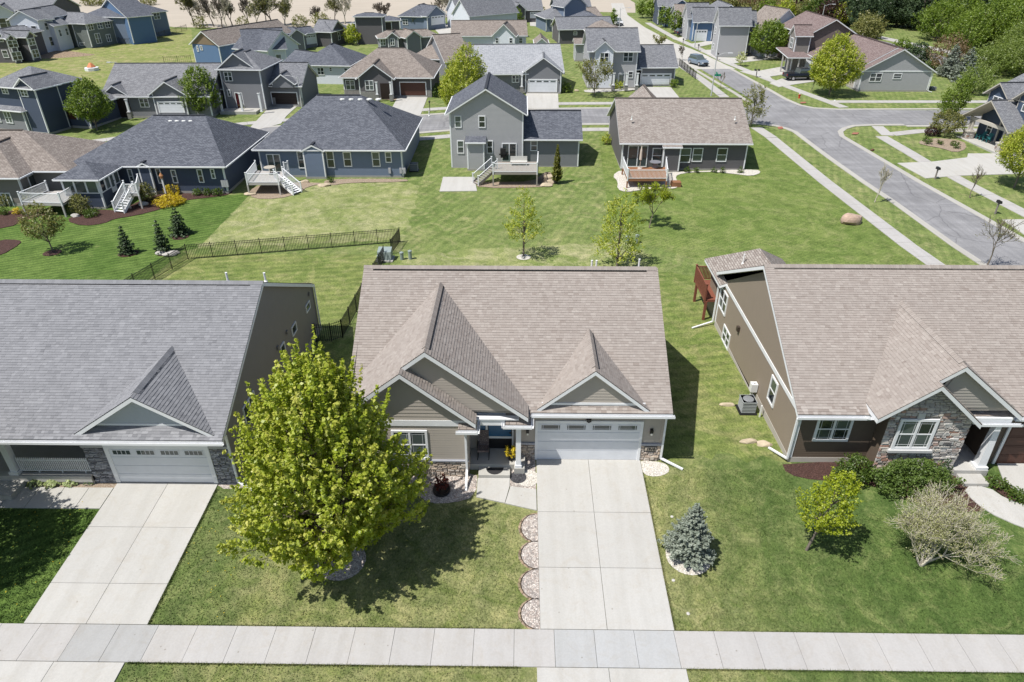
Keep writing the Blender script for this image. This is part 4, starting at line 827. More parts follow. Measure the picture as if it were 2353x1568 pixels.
fo = Mb(); fw.box(fo, 0, 15.02, -.4, .62, -.02, .03); fg.box(fo, 0, 6.77, .2, .45, 0, .02); fo.build('foundation', M_FOUND, r)
for a0, a1, z0, z1 in ((13.05, 13.9, 2.45, 2.95), (10.1, 10.95, 2.5, 3.1), (7.95, 8.65, 1.85, 3.1), (2.1, 3.65, 2.05, 3.25)): window(fw, a0, a1, z0, z1, r, n=2 if a1-a0 > 1.2 else 1, sash=False, fr_=.06)
for a in (9.3, 7.6, 14.0): m = Mb(); fw.box(m, a-.1, a+.1, 3.2, 3.4, .01, .12); m.build('vent_hood', W_DTAUPE, r)
window(fp, 3.2, 5.0, 1.3, 2.9, r, n=2, sash=False, fr_=.14)
pf = Mb(); pf.box(-30, -20.07, 24.0, 26.6, .2, .86); pf.build('porch_floor', M_STEP, r); pf = Mb(); pf.box(-26, -23.3, 22.9, 23.98, .2, .66); pf.build('step', M_STEP, r); pf = Mb(); pf.box(-30, -20.07, 23.9, 24.2, .6, .95); pf.build('porch_kerb', M_CONC, r)
m = Mb(); m.box(-23.85, -23.55, 24.0, 24.3, .95, 3.45); m.box(-23.92, -23.48, 23.93, 24.37, .95, 1.12); m.build('column', M_WHITE, r); b = Mb(); b.box(-30, -20.06, 24.0, 24.25, 3.3, 3.6); b.build('porch_beam', M_WHITE, r)
rl = Mb(); rl.beam((-23.5, 24.15, 1.72), (-20.08, 24.15, 1.72), .05, .04); rl.beam((-23.5, 24.15, 1.1), (-20.08, 24.15, 1.1), .05, .04); ra_ = rl.build('railing', M_WHITE, r)
for i in range(36): b = Mb(); x = -23.42+i*.094; b.beam((x, 24.13, 1.08), (x, 24.13, 1.88), .038); b.build('baluster', M_WHITE, (r, ra_), fix=False)
for x in (-22.6, -21.5, -20.4): b = Mb(); b.beam((x, 24.15, .95), (x, 24.15, 1.1), .04); b.build('foot', M_WHITE, (r, ra_))
gutter(r, [(-30, 23.28, 3.53), (-13.05, 23.28, 3.53)]); m = Mb(); m.beam((-13.22, 24.0, 3.4), (-13.22, 24.0, .62), .09, .09); m.beam((-13.22, 24.0, .62), (-12.4, 23.55, .48), .1, .08); m.build('downspout', M_WHITE, r); m = Mb(); m.beam((-13.15, 39.0, 3.4), (-13.15, 39.0, .2), .08, .08); m.build('downspout', M_WHITE, r)
for x in (-15.4, -13.4): vent(r, (x, 32.3, zr-.5), .055, .55)
# ---- right house --------------------------------------------------------------------------------------------------
r = thing('house', 'tan shingled house at the right edge with a mixed stone gable and khaki side wall', 'house', (18, 26, gz)); RIGHTR = r
Y0, Z0, PM = 25.42, 3.75, .518; mainp = (Y0, Z0, PM)
yr, zr = bigroof(r, SH_TAN, 12.88, 33, Y0, Z0, PM, 15.4, 285, 41)
zs, zrs, zrb = dgable(r, SH_TAN, 19.44, 6.67, 25.05, 18.46, 24.68, .79, 16.14, 22.85, 20.86, .875, mainp, seed=55)
f1 = FY(25.9, 13.25, 16.95); f2 = FY(25.15, 16.95, 20.75); fL = FL(13.25, 25.9, 40.5); fq = FL(16.95, 25.15, 25.9); f3 = FY(25.9, 22.4, 33); f4 = FY(27.6, 20.75, 22.4)
walls(r, [(f1, [(0, .3), (3.7, .3), (3.7, 3.85), (0, 3.85)]), (fL, [(14.6, .3), (14.6, 3.85), (40.5-yr, zr-.2), (0, 3.8), (0, -.5)]), (f3, [(0, .3), (10.6, .3), (10.6, 3.85), (0, 3.85)]), (f4, [(0, .3), (1.65, .3), (1.65, 4.6), (0, 4.6)]), (FL(22.4, 25.9, 27.6), [(0, .3), (1.7, .3), (1.7, 3.85), (0, 4.5)]), (FR(20.75, 25.15, 27.6), [(0, .3), (2.45, .3), (2.45, 4.5), (0, 3.8)]), (fq, [(0, .3), (.75, .3), (.75, 3.8), (0, 3.8)]),
    (f2, [(0, .3), (3.8, .3), (3.8, 3.95), (1.52, 5.78), (0, 4.6)])], 0, 0, W_BROWN)
walls(r, [(fL, [(14.59, .3), (14.59, 3.85), (40.5-yr, zr-.25), (.01, 3.8), (.01, -.5)])], 0, 0, W_KHAKI, 'side_wall')
zt_ = zr-.3; boards(fL, [(14.5, .75), (14.5, 3.26), (.1, 3.26), (.1, .2), (8, .45)], .105, W_KHAKI, r, 'obj'); boards(fL, [(14.0, 3.5), (.6, 3.5), (40.5-yr, zt_)], .105, W_KHAKI, r, 'obj')
boards(f1, [(0, .82), (3.7, .82), (3.7, 3.5), (0, 3.5)], .115, W_BROWN, r, 'obj'); boards(fq, [(0, .82), (.75, .82), (.75, 3.5), (0, 3.5)], .115, W_BROWN, r); boards(f3, [(0, 2.95), (8, 2.95), (8, 3.5), (0, 3.5)], .115, W_BROWN, r)
boards(FY(25.35, 18.4, 22.9), [(.3, 4.3), (4.2, 4.3), (1.04, 6.35)], .16, wallc('pale greige shake', (.33, .31, .28)), r, 'obj', 'shake_course', .02); walls(r, [(FY(25.37, 18.3, 22.9), [(0, 4.1), (4.4, 4.1), (1.14, 6.5)])], 0, 0, W_TAUPE, 'gable_wall')
stones(f2, [(0, .55), (3.8, .55), (3.8, 3.88), (1.52, 5.72), (0, 4.5)], ST_MIX, r, seed=22, hmin=.09, hmax=.2, wmin=.18, wmax=.5, holes=[(.45, 2.25, 1.85, 3.82), (2.65, 3.35, 2.28, 2.5)])
window(f2, .48, 2.24, 2.05, 3.8, r, n=2, grid=True, fr_=.13, off=.04); tr = Mb(); f2.box(tr, .35, 2.4, 1.9, 2.04, 0, .2); f2.box(tr, 1.2, 1.52, 3.82, 4.12, 0, .09); tr.build('window_sill', flat('pale sill stone', (.5, .5, .49), .7), r)
pl = Mb(); f2.box(pl, 2.68, 3.32, 2.3, 2.48, .03, .07); pl.build('number_plaque', flat('pale plaque', (.42, .41, .39), .8), r); text(r, '1906', (19.95, 25.065, 2.39), .2, flat('pewter letters', (.13, .12, .12), .5))
window(f1, .85, 2.54, 1.84, 3.3, r, n=2, grid=True, fr_=.12)
garage(f3, .75, 5.9, .52, 2.94, r, color=BR_DOOR, lights=0, raised=True)
tr = Mb(); fL.box(tr, 0, 14.6, 3.26, 3.5, .01, .05); fL.box(tr, 14.45, 14.6, .7, 3.4, .01, .045); f1.box(tr, -.02, .1, .8, 3.5, .003, .04); fL.box(tr, 0, .14, .2, 3.4, .01, .045); tr.build('frieze_board', M_WHITE, r)
fo = Mb(); fL.box(fo, 0, 14.62, -.6, .3, -.02, .03); fL.box(fo, 9.2, 14.62, .3, .76, -.02, .03); f1.box(fo, 0, 3.7, .2, .8, 0, .03); fo.build('foundation', flat('pale foundation', (.42, .39, .35), .9), r)
for a0, a1, z0, z1, n in ((.1, 1.6, 1.6, 3.05, 2), (1.45, 2.75, -.05, .75, 2)): pass
def lwin(y0, y1, z0, z1, n): window(fL, 40.5-y1, 40.5-y0, z0, z1, r, n=n, fr_=.1)
lwin(38.7, 40.3, 1.55, 3.0, 2); lwin(37.3, 38.9, .05, 1.3, 2) if 0 else lwin(37.0, 38.5, .02, 1.15, 2); lwin(28.85, 29.8, 1.55, 3.05, 1)
m = Mb(); fL.box(m, 40.5-35.9, 40.5-35.65, 2.2, 2.5, .02, .18); m.build('vent_hood', flat('dark brown plastic', (.06, .045, .035), .6), r)
gutter(r, [(12.86, 25.34, 3.66), (16.1, 25.34, 3.66), (16.1, 24.95, 3.9)]); gutter(r, [(20.95, 24.98, 3.62), (22.8, 24.98, 3.62)]); gutter(r, [(22.8, 25.34, 3.66), (33, 25.34, 3.66)])
tr = Mb(); f2.box(tr, 3.8, 5.5, 3.55, 3.9, .0, .1); tr.build('porch_beam', M_WHITE, r); m = Mb(); m.poly([(20.9, 24.7, 3.7), (20.9, 25.1, 3.7), (20.9, 25.1, 4.3), (20.9, 24.7, 4.3)])
m = Mb(); m.box8([(21.88, 25.1, .84), (22.28, 25.1, .84), (22.28, 25.5, .84), (21.88, 25.5, .84), (21.95, 25.17, 3.6), (22.21, 25.17, 3.6), (22.21, 25.43, 3.6), (21.95, 25.43, 3.6)]); m.box(21.8, 22.36, 25.02, 25.58, .82, .98); m.build('column', M_WHITE, r)
pf = Mb(); pf.box(20.8, 22.4, 25.0, 27.6, .2, .82); pf.build('porch_floor', M_CONC, r); pf = Mb(); pf.box(20.95, 22.1, 24.3, 24.99, .2, .63); pf.build('step', M_CONC, r); b = Mb(); b.box(20.75, 22.4, 25.15, 27.6, 3.62, 3.68); b.build('porch_ceiling', M_WHITE, r)
m = Mb(); m.beam((13.12, 25.82, 3.5), (13.12, 25.82, .75), .09, .09); m.beam((13.12, 25.8, .78), (12.6, 26.9, .55), .1, .08); m.build('downspout', M_WHITE, r); m = Mb(); m.beam((13.1, 40.6, 3.4), (13.1, 40.6, .1), .09, .09); m.beam((13.1, 40.6, .12), (11.6, 39.95, -.02), .1, .08); m.build('downspout', M_WHITE, r)
Vq = Vol(r, 'h', Vector((12.95, 41.0, 3.55)), Vector((18.3, 41.0, 3.55)), 4.6, 3, .62, .35, W_KHAKI, SH_TAN, base=-.5, foundation=False) if 0 else None
m, fm = Mb(), Mb(); xa, za = 15.5, 6.0
P = [Vector((12.88, 43.9, 3.3)), Vector((18.25, 43.9, 3.3)), Vector((xa-.2, 40.6, 5.5))]; roof_plane(m, fm, P, Vector((1, 0, 0)))
roof_plane(m, fm, [Vector((12.88, 43.9, 3.3)), Vector((12.88, 39.7, 3.3)), Vector((15.3, 37.5, 5.5)), Vector((15.3, 40.6, 5.5))], Vector((0, 1, 0))); roof_plane(m, fm, [Vector((18.25, 43.9, 3.3)), Vector((18.25, 39.7, 3.3)), Vector((15.3, 37.5, 5.5)), Vector((15.3, 40.6, 5.5))], Vector((0, 1, 0)))
q_ = m.build('rear_roof', sh(SH_TAN), r); fm.build('fascia', M_WHITE, (r, q_)); walls(r, [(FL(13.4, 40.5, 43.5), [(0, -.3), (3, -.3), (3, 3.3), (0, 3.3)])], 0, 0, W_KHAKI, 'rear_wall'); vent(r, (14.3, 40.3, 4.6), .05, .7)
# ---------------------------------------------------------------- the other houses, from their eave corners
def house(label, A, name='house'):
    p = gr(*A); return thing(name, label, 'house', (p.x, p.y, p.z))
NVG = flat('navy grille', (.02, .03, .05), .5)
# B1 tan roof far left
r = house('tan hip roofed grey house at the left edge with a white railed deck', (40, 450))
Va = Vol(r, 'h', (-150, 408), (45, 408), 12, 3.0, .55, .45, W_BEIGEG, SH_BEIGE, wallface='lap4', head=0)
Vb = Vol(r, 'h', (-115, 392), (160, 392), (275, 331), 3.0, .55, .45, W_DTAUPE, SH_BEIGE, wallface='lap', head=0, rid=(-60, 52))
pwin(Va, 'f', 0, 443, 37, 480, n=2, sash=False); F = Va.faces['r']; window(F, 1.2, 3.2, F.p(0, Va.zb)[2]+.6, Va.zb+2.7, r, n=2, sash=False, glass=M_GLASS)
def deck(r, pts, h, mtl, rails=None, posts=True, rail_m=None, skirt=False, name='deck', over_z=None):
    """pts plan corners ccw; h level above ground at first corner"""
    z = over_z if over_z is not None else zg(pts[0][1])+h; m = Mb(); P = [Vector((x, y, z)) for x, y in pts]
    m.prism(P, .22); d = m.build(name, mtl, r); rr = rails if rails is not None else list(pts)+[pts[0]]
    if rr: railing(r, rr, z, .95, .13, rail_m or M_WHITE)
    for x, y in pts if posts else []: q = Mb(); q.beam((x, y, zg(y)-.2), (x, y, z-.2), .14); q.build('deck_post', mtl if not skirt else mtl, (r, d))
    return z
a, b, c_, d_ = gr(62, 478), gr(145, 478), gr(198, 446), gr(110, 446)
def P2(u, v, z): q = atz(u, v, z); return (q.x, q.y)
z = .95; DK = [P2(50, 466, z), P2(142, 469, z), P2(196, 435, z), P2(112, 440, z)]; W_PALE = flat('pale deck boards', (.42, .4, .38), .7)
deck(r, DK, 0, W_PALE, [DK[3], DK[0], DK[1], DK[2]], over_z=z)
# B2 navy house with sunroom
r = house('dark navy house with charcoal hip roof, glazed sunroom and white stairs', (300, 460))
Vb = Vol(r, 'h', (150, 381), (521, 379.5), 13.6, 3.0, .5, .45, W_NAVY, SH_CHAR, wallface='lap4', head=0, rid=(352, 471), base=-.35); VB2 = Vb
Vs = Vol(r, 'h', (121, 412.5), (227, 412.5), (278, 381), 3.05, .5, .4, W_NAVY, SH_CHAR, wallface='lap4', head=0, base=-.5)
for u0, v0, u1, v1 in ((356, 387, 377, 422), (391, 390, 411, 421), (451, 389, 471, 420), (482, 388, 497, 411)): pwin(Vb, 'f', u0, v0, u1, v1)
pwin(Vb, 'f', 291, 388, 312, 422); F = Vs.faces['f']; w = F.w
for i in range(3): window(F, .12+i*(w-.24)/3, .12+(i+1)*(w-.24)/3, 1.25, 2.85, r, sash=False, fr_=.08)
F = Vs.faces['r']; w = F.w
for i in range(4):
    if i != 2: window(F, .1+i*(w-.2)/4, .1+(i+1)*(w-.2)/4, 1.25, 2.85, r, sash=False, fr_=.08)
door(F, .1+2*(w-.2)/4, .1+3*(w-.2)/4, .7, 2.85, r, M_WHITE, True)
F = Vb.faces['f']; Fb = Vol(r, 'gy', (311, 382), (344, 382), 1.6, 3.0, .5, .12, W_NAVY, SH_CHAR, wallface='lap4', head=0, base=-.35)
fo = gr(285, 478); 
def stairs(r, top, bot, w, n, mtl, rail=True, name='stairs'):
    """top, bot: centre points (x, y, z)"""
    t, b = Vector(top), Vector(bot); d = (b-t); h = Vector((d.x, d.y, 0)).normalized(); s = Vector((-h.y, h.x, 0))*w/2; st_ = Mb()
    for sg in (-1, 1): st_.beam(t+s*sg, b+s*sg, .06, .26)
    o = st_.build(name, mtl, r)
    for i in range(n):
        p = t+d*((i+.5)/n); m = Mb(); m.box8([p-s-h*.15+Vector((0, 0, -.02)), p+s-h*.15+Vector((0, 0, -.02)), p+s+h*.15+Vector((0, 0, -.02)), p-s+h*.15+Vector((0, 0, -.02)), p-s-h*.15+Vector((0, 0, .02)), p+s-h*.15+Vector((0, 0, .02)), p+s+h*.15+Vector((0, 0, .02)), p-s+h*.15+Vector((0, 0, .02))]); m.build('tread', mtl, (r, o))
    if rail:
        for sg in (-1, 1): railing(r, [tuple((t+s*sg)[:2]), tuple((b+s*sg)[:2])], [t.z, b.z], .9, .14)
t = gr(280, 475, 0); zt = 1.2; tp = atz(300, 440, zt); bt = gr(276, 490)
stairs(r, (tp.x, tp.y, zt), (bt.x, bt.y, bt.z+.1), 1.1, 8, M_WHITE); q0 = [P2(290, 446, zt), P2(318, 446, zt), P2(322, 425, zt), P2(296, 425, zt)]; deck(r, q0, 0, W_PALE, [q0[0], q0[1], q0[2]], over_z=zt)
for x_ in (512, 517, 522): m = Mb(); p = aty(x_, 423, Vb.faces['f'].o.y-.1); m.box(p.x-.12, p.x+.12, p.y-.1, p.y+.05, p.z-.3, p.z+.4); m.build('meter_box', flat('grey meter paint', (.4, .4, .42), .5), r)
for i in range(4): vent(r, (aty(388+i*15.5, 268, (Vb.pa.y+Vb.D/2-.8))[0], Vb.pa.y+Vb.D/2-.6, Vb.zr-.4), .16, .12)
# B3 slate blue house
r = house('slate blue house with charcoal hip roof and a white deck on its left corner', (700, 430))
V3_ = Vol(r, 'h', (579, 343.5), (933, 340), (972, 270), 3.15, .56, .45, W_BLUE, SH_CHAR, wallface='lap4', head=0, rid=(729, 828), base=-.35)
for u0, v0, u1, v1 in ((681, 348, 704, 387), (748, 347, 771, 386), (787, 349, 810, 383), (853, 349, 875, 383), (884, 349, 901, 374)): pwin(V3_, 'f', u0, v0, u1, v1)
pwin(V3_, 'f', 611, 354, 650, 396, n=2, sash=False)
Fb = Vol(r, 'gy', (691, 346), (743, 346), 1.9, 3.1, .5, .12, W_BLUE, SH_CHAR, wallface='lap4', head=0, base=-.35)
z = 1.0; q0 = [P2(568, 421, z), P2(640, 421, z), P2(655, 396, z), P2(590, 392, z)]; deck(r, q0, 0, W_PALE, [q0[3], q0[0], q0[1]], over_z=z); p = P2(642, 409, z); bt = gr(684, 446)
stairs(r, (p[0], p[1], z), (bt.x, bt.y, bt.z+.1), 1.1, 9, M_WHITE); railing(r, [q0[2], P2(664, 393, z)], z)
m = Mb(); tb = atz(622, 400, z); m.lathe(tb, [(.04, 0), (.04, .7), (.6, .7), (.6, .74)], 14); tag(m.build('patio_table', flat('beige table top', (.42, .38, .32), .5)), 'round pale table on the white deck of the slate blue house', 'table')
for i in range(5): vent(r, (aty(789+i*20.5, 226, V3_.pa.y+V3_.D/2)[0], V3_.pa.y+V3_.D/2-.5, V3_.zr-.32), .16, .12)
vent(r, (aty(987, 275, 79)[0], 79, 5.0), .06, .5)
for u_, v_ in ((1136, 0),): pass
for a0 in (-14.2, -13.0, -12.6): F = V3_.faces['f']; m = Mb(); m.box(a0-.1, a0+.15, F.o.y-.14, F.o.y-.01, .3, .9); m.build('meter_box', MC['grey meter paint'], r)
# B4 grey two-storey with deck
r = house('grey two-storey house seen from the back with front-facing gable, raised deck and garage wing', (1120, 400))
V4 = Vol(r, 'gy', (1023, 262.5), (1211, 263), 9.5, 6.0, .6, .4, W_GREY, SH_CHAR, wallface='lap4', head=0, base=-.4)
p = V4.pa; yA = gr(1041, 410)[1]-.4
V4g = Vol(r, 'gx', (1192, 320), (1339, 319), 8.4, 3.2, .52, .35, W_MGREY, SH_CHAR, wallface='lap4', head=0, base=-.35)
for u0, v0, u1, v1 in ((1044, 266, 1061, 294), (1099, 266, 1116, 294), (1050, 323, 1067, 353), (1118, 323, 1133, 353)): pwin(V4, 'f', u0, v0, u1, v1)
pwin(V4, 'f', 1153, 329, 1187, 370, n=2, sash=False); pwin(V4g, 'f', 1219, 323, 1235, 347)
F = V4.faces['f']; a0, z1 = F.at(1074, 321); a1, _ = F.at(1113, 321); x0 = F.p(a0, 0)[0]; x1 = F.p(a1, 0)[0]; yf = F.o.y
Vc = Vol(r, 'shed', Vector((x0-.2, yf-1.1, z1)), Vector((x1+.2, yf-1.1, z1)), 1.4, 3, .35, .2, W_GREY, SH_CHAR, wallface='lap4', base=-.3)
z = 1.25; q0 = [P2(1133, 397, z), P2(1234, 397, z), P2(1236, 372, z), P2(1140, 372, z)]; deck(r, q0, 0, flat('weathered deck boards', (.3, .27, .24), .8), [q0[0], q0[1], q0[2]], over_z=z)
t = P2(1136, 385, z); bt = gr(1093, 425); stairs(r, (t[0], t[1], z), (bt.x, bt.y, bt.z+.1), 1.1, 9, MC['weathered deck boards'])
m = Mb(); F.box(m, *F.at(1065, 318)[:1], F.at(1065, 318)[0]+.1, 3, 3.1, 0, .1) if 0 else None
for u_, v_ in ((1205, 315),): vent(r, (aty(1231, 300, 80)[0], 80, 4.3), .06, .5)
g = atz(1192, 380, z); t = thing('bench', 'pale bench on the raised deck of the grey two-storey house', 'bench', g); pb_ = flat('pale bench paint', (.55, .54, .5), .6)
m = Mb(); m.box(g.x-.9, g.x+.9, g.y-.25, g.y+.25, z+.38, z+.44); m.build('seat', pb_, t); m = Mb(); m.box(g.x-.9, g.x+.9, g.y+.22, g.y+.27, z+.44, z+.9); m.build('backrest', pb_, t)
for dx in (-.8, .8): m = Mb(); m.box(g.x+dx-.04, g.x+dx+.04, g.y-.2, g.y+.2, z, z+.38); m.build('leg', pb_, t)
m = Mb(); g = atz(1156, 362, z); m.box(g.x-.3, g.x+.3, g.y-.25, g.y+.25, z+.35, z+1.0); m.box(g.x-.45, g.x+.45, g.y-.2, g.y+.2, z+.3, z+.36); m.box(g.x-.28, g.x+.28, g.y-.2, g.y+.2, z, z+.3); tag(m.build('grill', M_BLACK), 'black barbecue grill on the raised deck of the grey two-storey house', 'grill')
# B5 brown-sided ranch
r = house('dark brown ranch with long tan gable roof and a cedar deck at its left end', (1570, 395))
V5 = Vol(r, 'gx', (1424, 329), (1732, 331), 13.5, 3.1, .5, .4, W_DGREY, SH_TAN, wallface='lap4', head=0, base=-.3)
for u0, v0, u1, v1 in ((1500, 340, 1523, 375), (1563, 340, 1585, 374), (1593, 340, 1612, 372), (1649, 340, 1668, 372)): pwin(V5, 'f', u0, v0, u1, v1)
pwin(V5, 'f', 1444, 334, 1485, 384, n=2, sash=False)
Fb = Vol(r, 'shed', (1524, 338), (1569, 338), 1.6, 2.85, .25, .12, W_DGREY, SH_TAN, wallface='lap4', head=0, base=-.3)
Vp = Vol(r, 'gy', (1420, 258), (1460, 258), 5, 4.4, .7, .3, W_DGREY, SH_TAN, walls=False, head=0) if 0 else None
CED = flat('cedar deck boards', (.25, .12, .06), .7); z = .75; q0 = [P2(1442, 412, z), P2(1532, 412, z), P2(1529, 384, z), P2(1431, 384, z)]; deck(r, q0, 0, CED, [q0[3], q0[0], q0[1], q0[2]], over_z=z)
m = Mb(); g = gr(1552, 428); m.box(g.x-.5, g.x+.5, g.y-.4, g.y+.4, g.z, g.z+.5); m.build('step', CED, r)
vent(r, (aty(1450, 290, 78)[0], 78, 4.9), .06, .4); vent(r, (aty(1686, 292, 78)[0], 78, 4.9), .06, .4)
rb = atz(1486, 202, 6.2); m, fm = Mb(), Mb(); Vr = Vol(r, 'gy', Vector((rb.x-3.2, rb.y-7, 3.4)), Vector((rb.x+3.2, rb.y-7, 3.4)), 9.5, 3, .85, .3, W_DGREY, SH_TAN, walls=False)
# closed parasol, table, barrel on that deck
g = atz(1470, 388, z); m = Mb(); m.lathe((g.x, g.y, z), [(.25, 0), (.25, .08), (.03, .1), (.03, .9), (.16, 1.0), (.12, 1.9), (.02, 2.5)], 10); tag(m.build('parasol', flat('cream canvas', (.55, .47, .4), .8)), 'closed cream parasol standing on the cedar deck', 'parasol')
g = atz(1505, 386, z); m = Mb(); m.lathe((g.x, g.y, z), [(.3, 0), (.3, .6), (.62, .62), (.62, .68)], 14); tag(m.build('patio_table', flat('grey table top', (.2, .2, .22), .4)), 'round grey table on the cedar deck', 'table')
# ---- across the cross street --------------------------------------------------------------------------------------
STG = flat('grey stone skirting', (.27, .26, .25), .9, .2, .4, 5)
def skirt(V, k, a0, a1, h=.95):
    F = V.faces[k]; m = Mb(); F.box(m, a0, a1, V.zb, V.zb+h+.3, .0, .06); m.build('stone_skirting', STG, V.root)
r = house('navy two-storey house at the left edge behind the maple, brown garage door', (110, 290))
V = Vol(r, 'h', (-35, 196), (75, 205), (188, 180), 5.7, .5, .45, W_NAVY, SH_MID); yh = math.degrees(math.atan2(V.a.y, V.a.x))
V2 = Vol(r, 'h', (-60, 246), (108, 242), 8, 2.9, .4, .4, W_MGREY, SH_MID, head=yh); V3q = Vol(r, 'h', (92, 240), (196, 246), (230, 215), 2.9, .5, .4, W_NAVY, SH_MID)
Vg = Vol(r, 'gy', (27, 202), (77, 206), 4, 5.7, .75, .35, W_NAVY, SH_MID)
pwin(Vg, 'f', 45, 205, 67, 223, n=2); pwin(V, 'f', 2, 201, 22, 217, n=2); pgar(V3q, 131, 243, 180, 275, color=BR_DOOR, lights=0); wins(V2, 'f', [(.3, .9, 1.8, 1.5, 3), (.62, .9, 1.2, 1.5, 2)]); wins(V, 'r', [(.9, 3.6, .9, 1.4)]); skirt(V3q, 'f', .1, 1.0, 2.0)
r = house('grey ranch with light grey gable roof and white garage door between two maples', (340, 262))
V = Vol(r, 'gx', (229, 222), (483, 221), 12.6, 3.0, .52, .4, W_MGREY, SH_GREY)
G1 = Vol(r, 'gy', (228, 221), (297, 221), 7, 3.0, .7, .3, W_MGREY, SH_GREY, base=V.zb); G2 = Vol(r, 'gy', (340, 217), (426, 217), 6.5, 3.3, .66, .35, W_MGREY, SH_GREY, base=V.zb)
pgar(G2, 360, 233, 426, 259.5); pwin(V, 'f', 318, 226, 345, 247, n=2); m = Mb(); F = V.faces['f']; F.box(m, F.at(268, 240)[0], F.at(298, 240)[0], V.zb+.2, V.ze-.3, .0, .05); m.build('porch_shade_panel', BK_DOOR_SHADE, r); column(r, F.p(F.at(305, 250)[0], 0)[0], F.o.y-1.0, V.zb+.3, V.ze-.2, .25, STG)  # near black panel on the wall: the porch recess's shade as colour
r = house('blue grey two-storey house with brown garage door and a street lamp before it', (560, 245))
V = Vol(r, 'h', (494, 159), (600, 160), (654, 137), 5.7, .55, .45, W_MGREY, SH_MID); hd = math.degrees(math.atan2(V.a.y, V.a.x)); Vg = Vol(r, 'gy', (495, 159), (588, 159), 4, 5.7, .75, .35, W_MGREY, SH_MID)
pwin(Vg, 'f', 513, 165, 536, 187, n=2); pwin(Vg, 'f', 560, 164, 584, 187, n=2); Vp = Vol(r, 'shed', (492, 204), (592, 203), 2.4, 2.9, .4, .2, W_MGREY, SH_MID, walls=False)
F = Vg.faces['f']; pwin(Vg, 'f', 521, 206, 532, 222); pwin(Vg, 'f', 569, 207, 590, 226, n=2); a0 = F.at(540, 222)[0]; door(F, a0, a0+1.1, V.zb+.5, V.zb+2.6, r, flat('dark red door', (.06, .008, .012), .4))
for u_ in (506, 553, 597): q = aty(u_, 232, F.o.y-1.9); column(r, q.x, q.y, zg(q.y)+.3, Vp.ze-.1, .25)
pf = Mb(); q = F.p(0, 0); pf.box(q.x-.2, q.x+F.w, F.o.y-2.3, F.o.y, zg(q.y)-.2, zg(q.y)+.35); pf.build('porch_floor', M_STEP, r)
Vw = Vol(r, 'gx', (606, 197), (694, 198), (728, 174), 3.0, .62, .35, W_MGREY, SH_MID); Vd = Vol(r, 'gy', (619, 193), (677, 193), 3, 3.4, .75, .25, W_MGREY, SH_MID, base=Vw.zb+2.9, foundation=False)
pgar(Vw, 621, 211, 687, 240, color=BK_DOOR_SHADE, lights=0, raised=True); skirt(Vw, 'f', 0, .9, 1.1); F = Vw.faces['f']; skirt(Vw, 'f', F.w-.7, F.w, 1.1)
r = house('tan hip roofed brown house with wide red brown garage door', (900, 222))
V = Vol(r, 'h', (779, 178), (996, 178.5), (1021, 148), 3.0, .56, .45, W_DGREY, SH_BEIGE, rid=(868, 929)); G1 = Vol(r, 'gy', (817, 181), (905, 181), 5, 3.1, .72, .35, W_DGREY, SH_BEIGE, base=V.zb); G2 = Vol(r, 'gy', (857, 182), (905, 182.5), 3, 2.9, .72, .3, W_DGREY, SH_BEIGE, walls=False)
pwin(V, 'f', 793, 184, 817, 207, n=2); pwin(G1, 'f', 838, 185, 860, 208, n=2); pgar(V, 917, 188, 981, 219.5, color=BR_DOOR, lights=0); F = V.faces['f']; skirt(V, 'f', 0, 2.4); skirt(V, 'f', F.w-.7, F.w); F = G1.faces['f']; skirt(G1, 'f', .1, F.w*.55)
m = Mb(); F.box(m, F.at(874, 200)[0], F.at(896, 200)[0], V.zb+.2, 3.1, .0, .1); m.build('porch_shade_panel', BK_DOOR_SHADE, r)  # flat dark panel painted as the shaded porch recess
for u_ in (867, 899): q = aty(u_, 218, F.o.y-1.2); column(r, q.x, q.y, zg(q.y)+.1, G2.ze-.1, .25, STG)
r = house('pale roofed grey ranch with white garage door behind the tall maple', (1190, 212))
V = Vol(r, 'gx', (1085, 171), (1298, 168), 12.5, 3.0, .55, .4, W_MGREY, SH_PALE); G = Vol(r, 'gy', (1202, 165.5), (1295, 166), 6, 3.3, .68, .35, W_MGREY, SH_PALE, base=V.zb); pgar(G, 1213, 182, 1280, 212); pwin(V, 'f', 1176, 173, 1193, 190, n=2); wins(V, 'f', [(.2, .9, 1.6, 1.4, 2)])
F = G.faces['f']; sconce(r, F, .35, V.zb+2.0); sconce(r, F, F.w-.35, V.zb+2.0); q = aty(1199, 195, F.o.y-.3); column(r, q.x, q.y, V.zb+.3, V.ze-.2, .25, STG)
r = house('grey two-storey house on the corner with pale blue gable and white garage door', (1440, 203))
V = Vol(r, 'gx', (1349, 118), (1473, 118), 9.5, 5.7, .6, .4, W_GREY, SH_MID); G = Vol(r, 'gy', (1364, 118), (1415, 118), 3.5, 5.8, .85, .3, W_WHITE, SH_MID, base=V.zb); Vw = Vol(r, 'gx', (1471, 155), (1559, 154.5), 9.5, 3.0, .58, .35, W_MGREY, SH_MID)
pwin(G, 'f', 1379, 121, 1398, 143, n=2); pwin(V, 'f', 1433, 120, 1454, 142, n=2); pgar(Vw, 1472, 169, 1540, 200); Vp = Vol(r, 'shed', (1404, 160), (1474, 159), 2.6, 2.8, .45, .2, W_MGREY, SH_MID, walls=False); F = V.faces['f']
a0 = F.at(1419, 190)[0]; door(F, a0, a0+1.1, V.zb+.3, V.zb+2.5, r, flat('pale door', (.45, .46, .5), .4), True); pwin(V, 'f', 1444, 164, 1454, 180)
for u_ in (1409, 1439, 1463): q = aty(u_, 200, F.o.y-2.0); column(r, q.x, q.y, zg(q.y)+.15, Vp.ze-.05, .28, STG, .8)
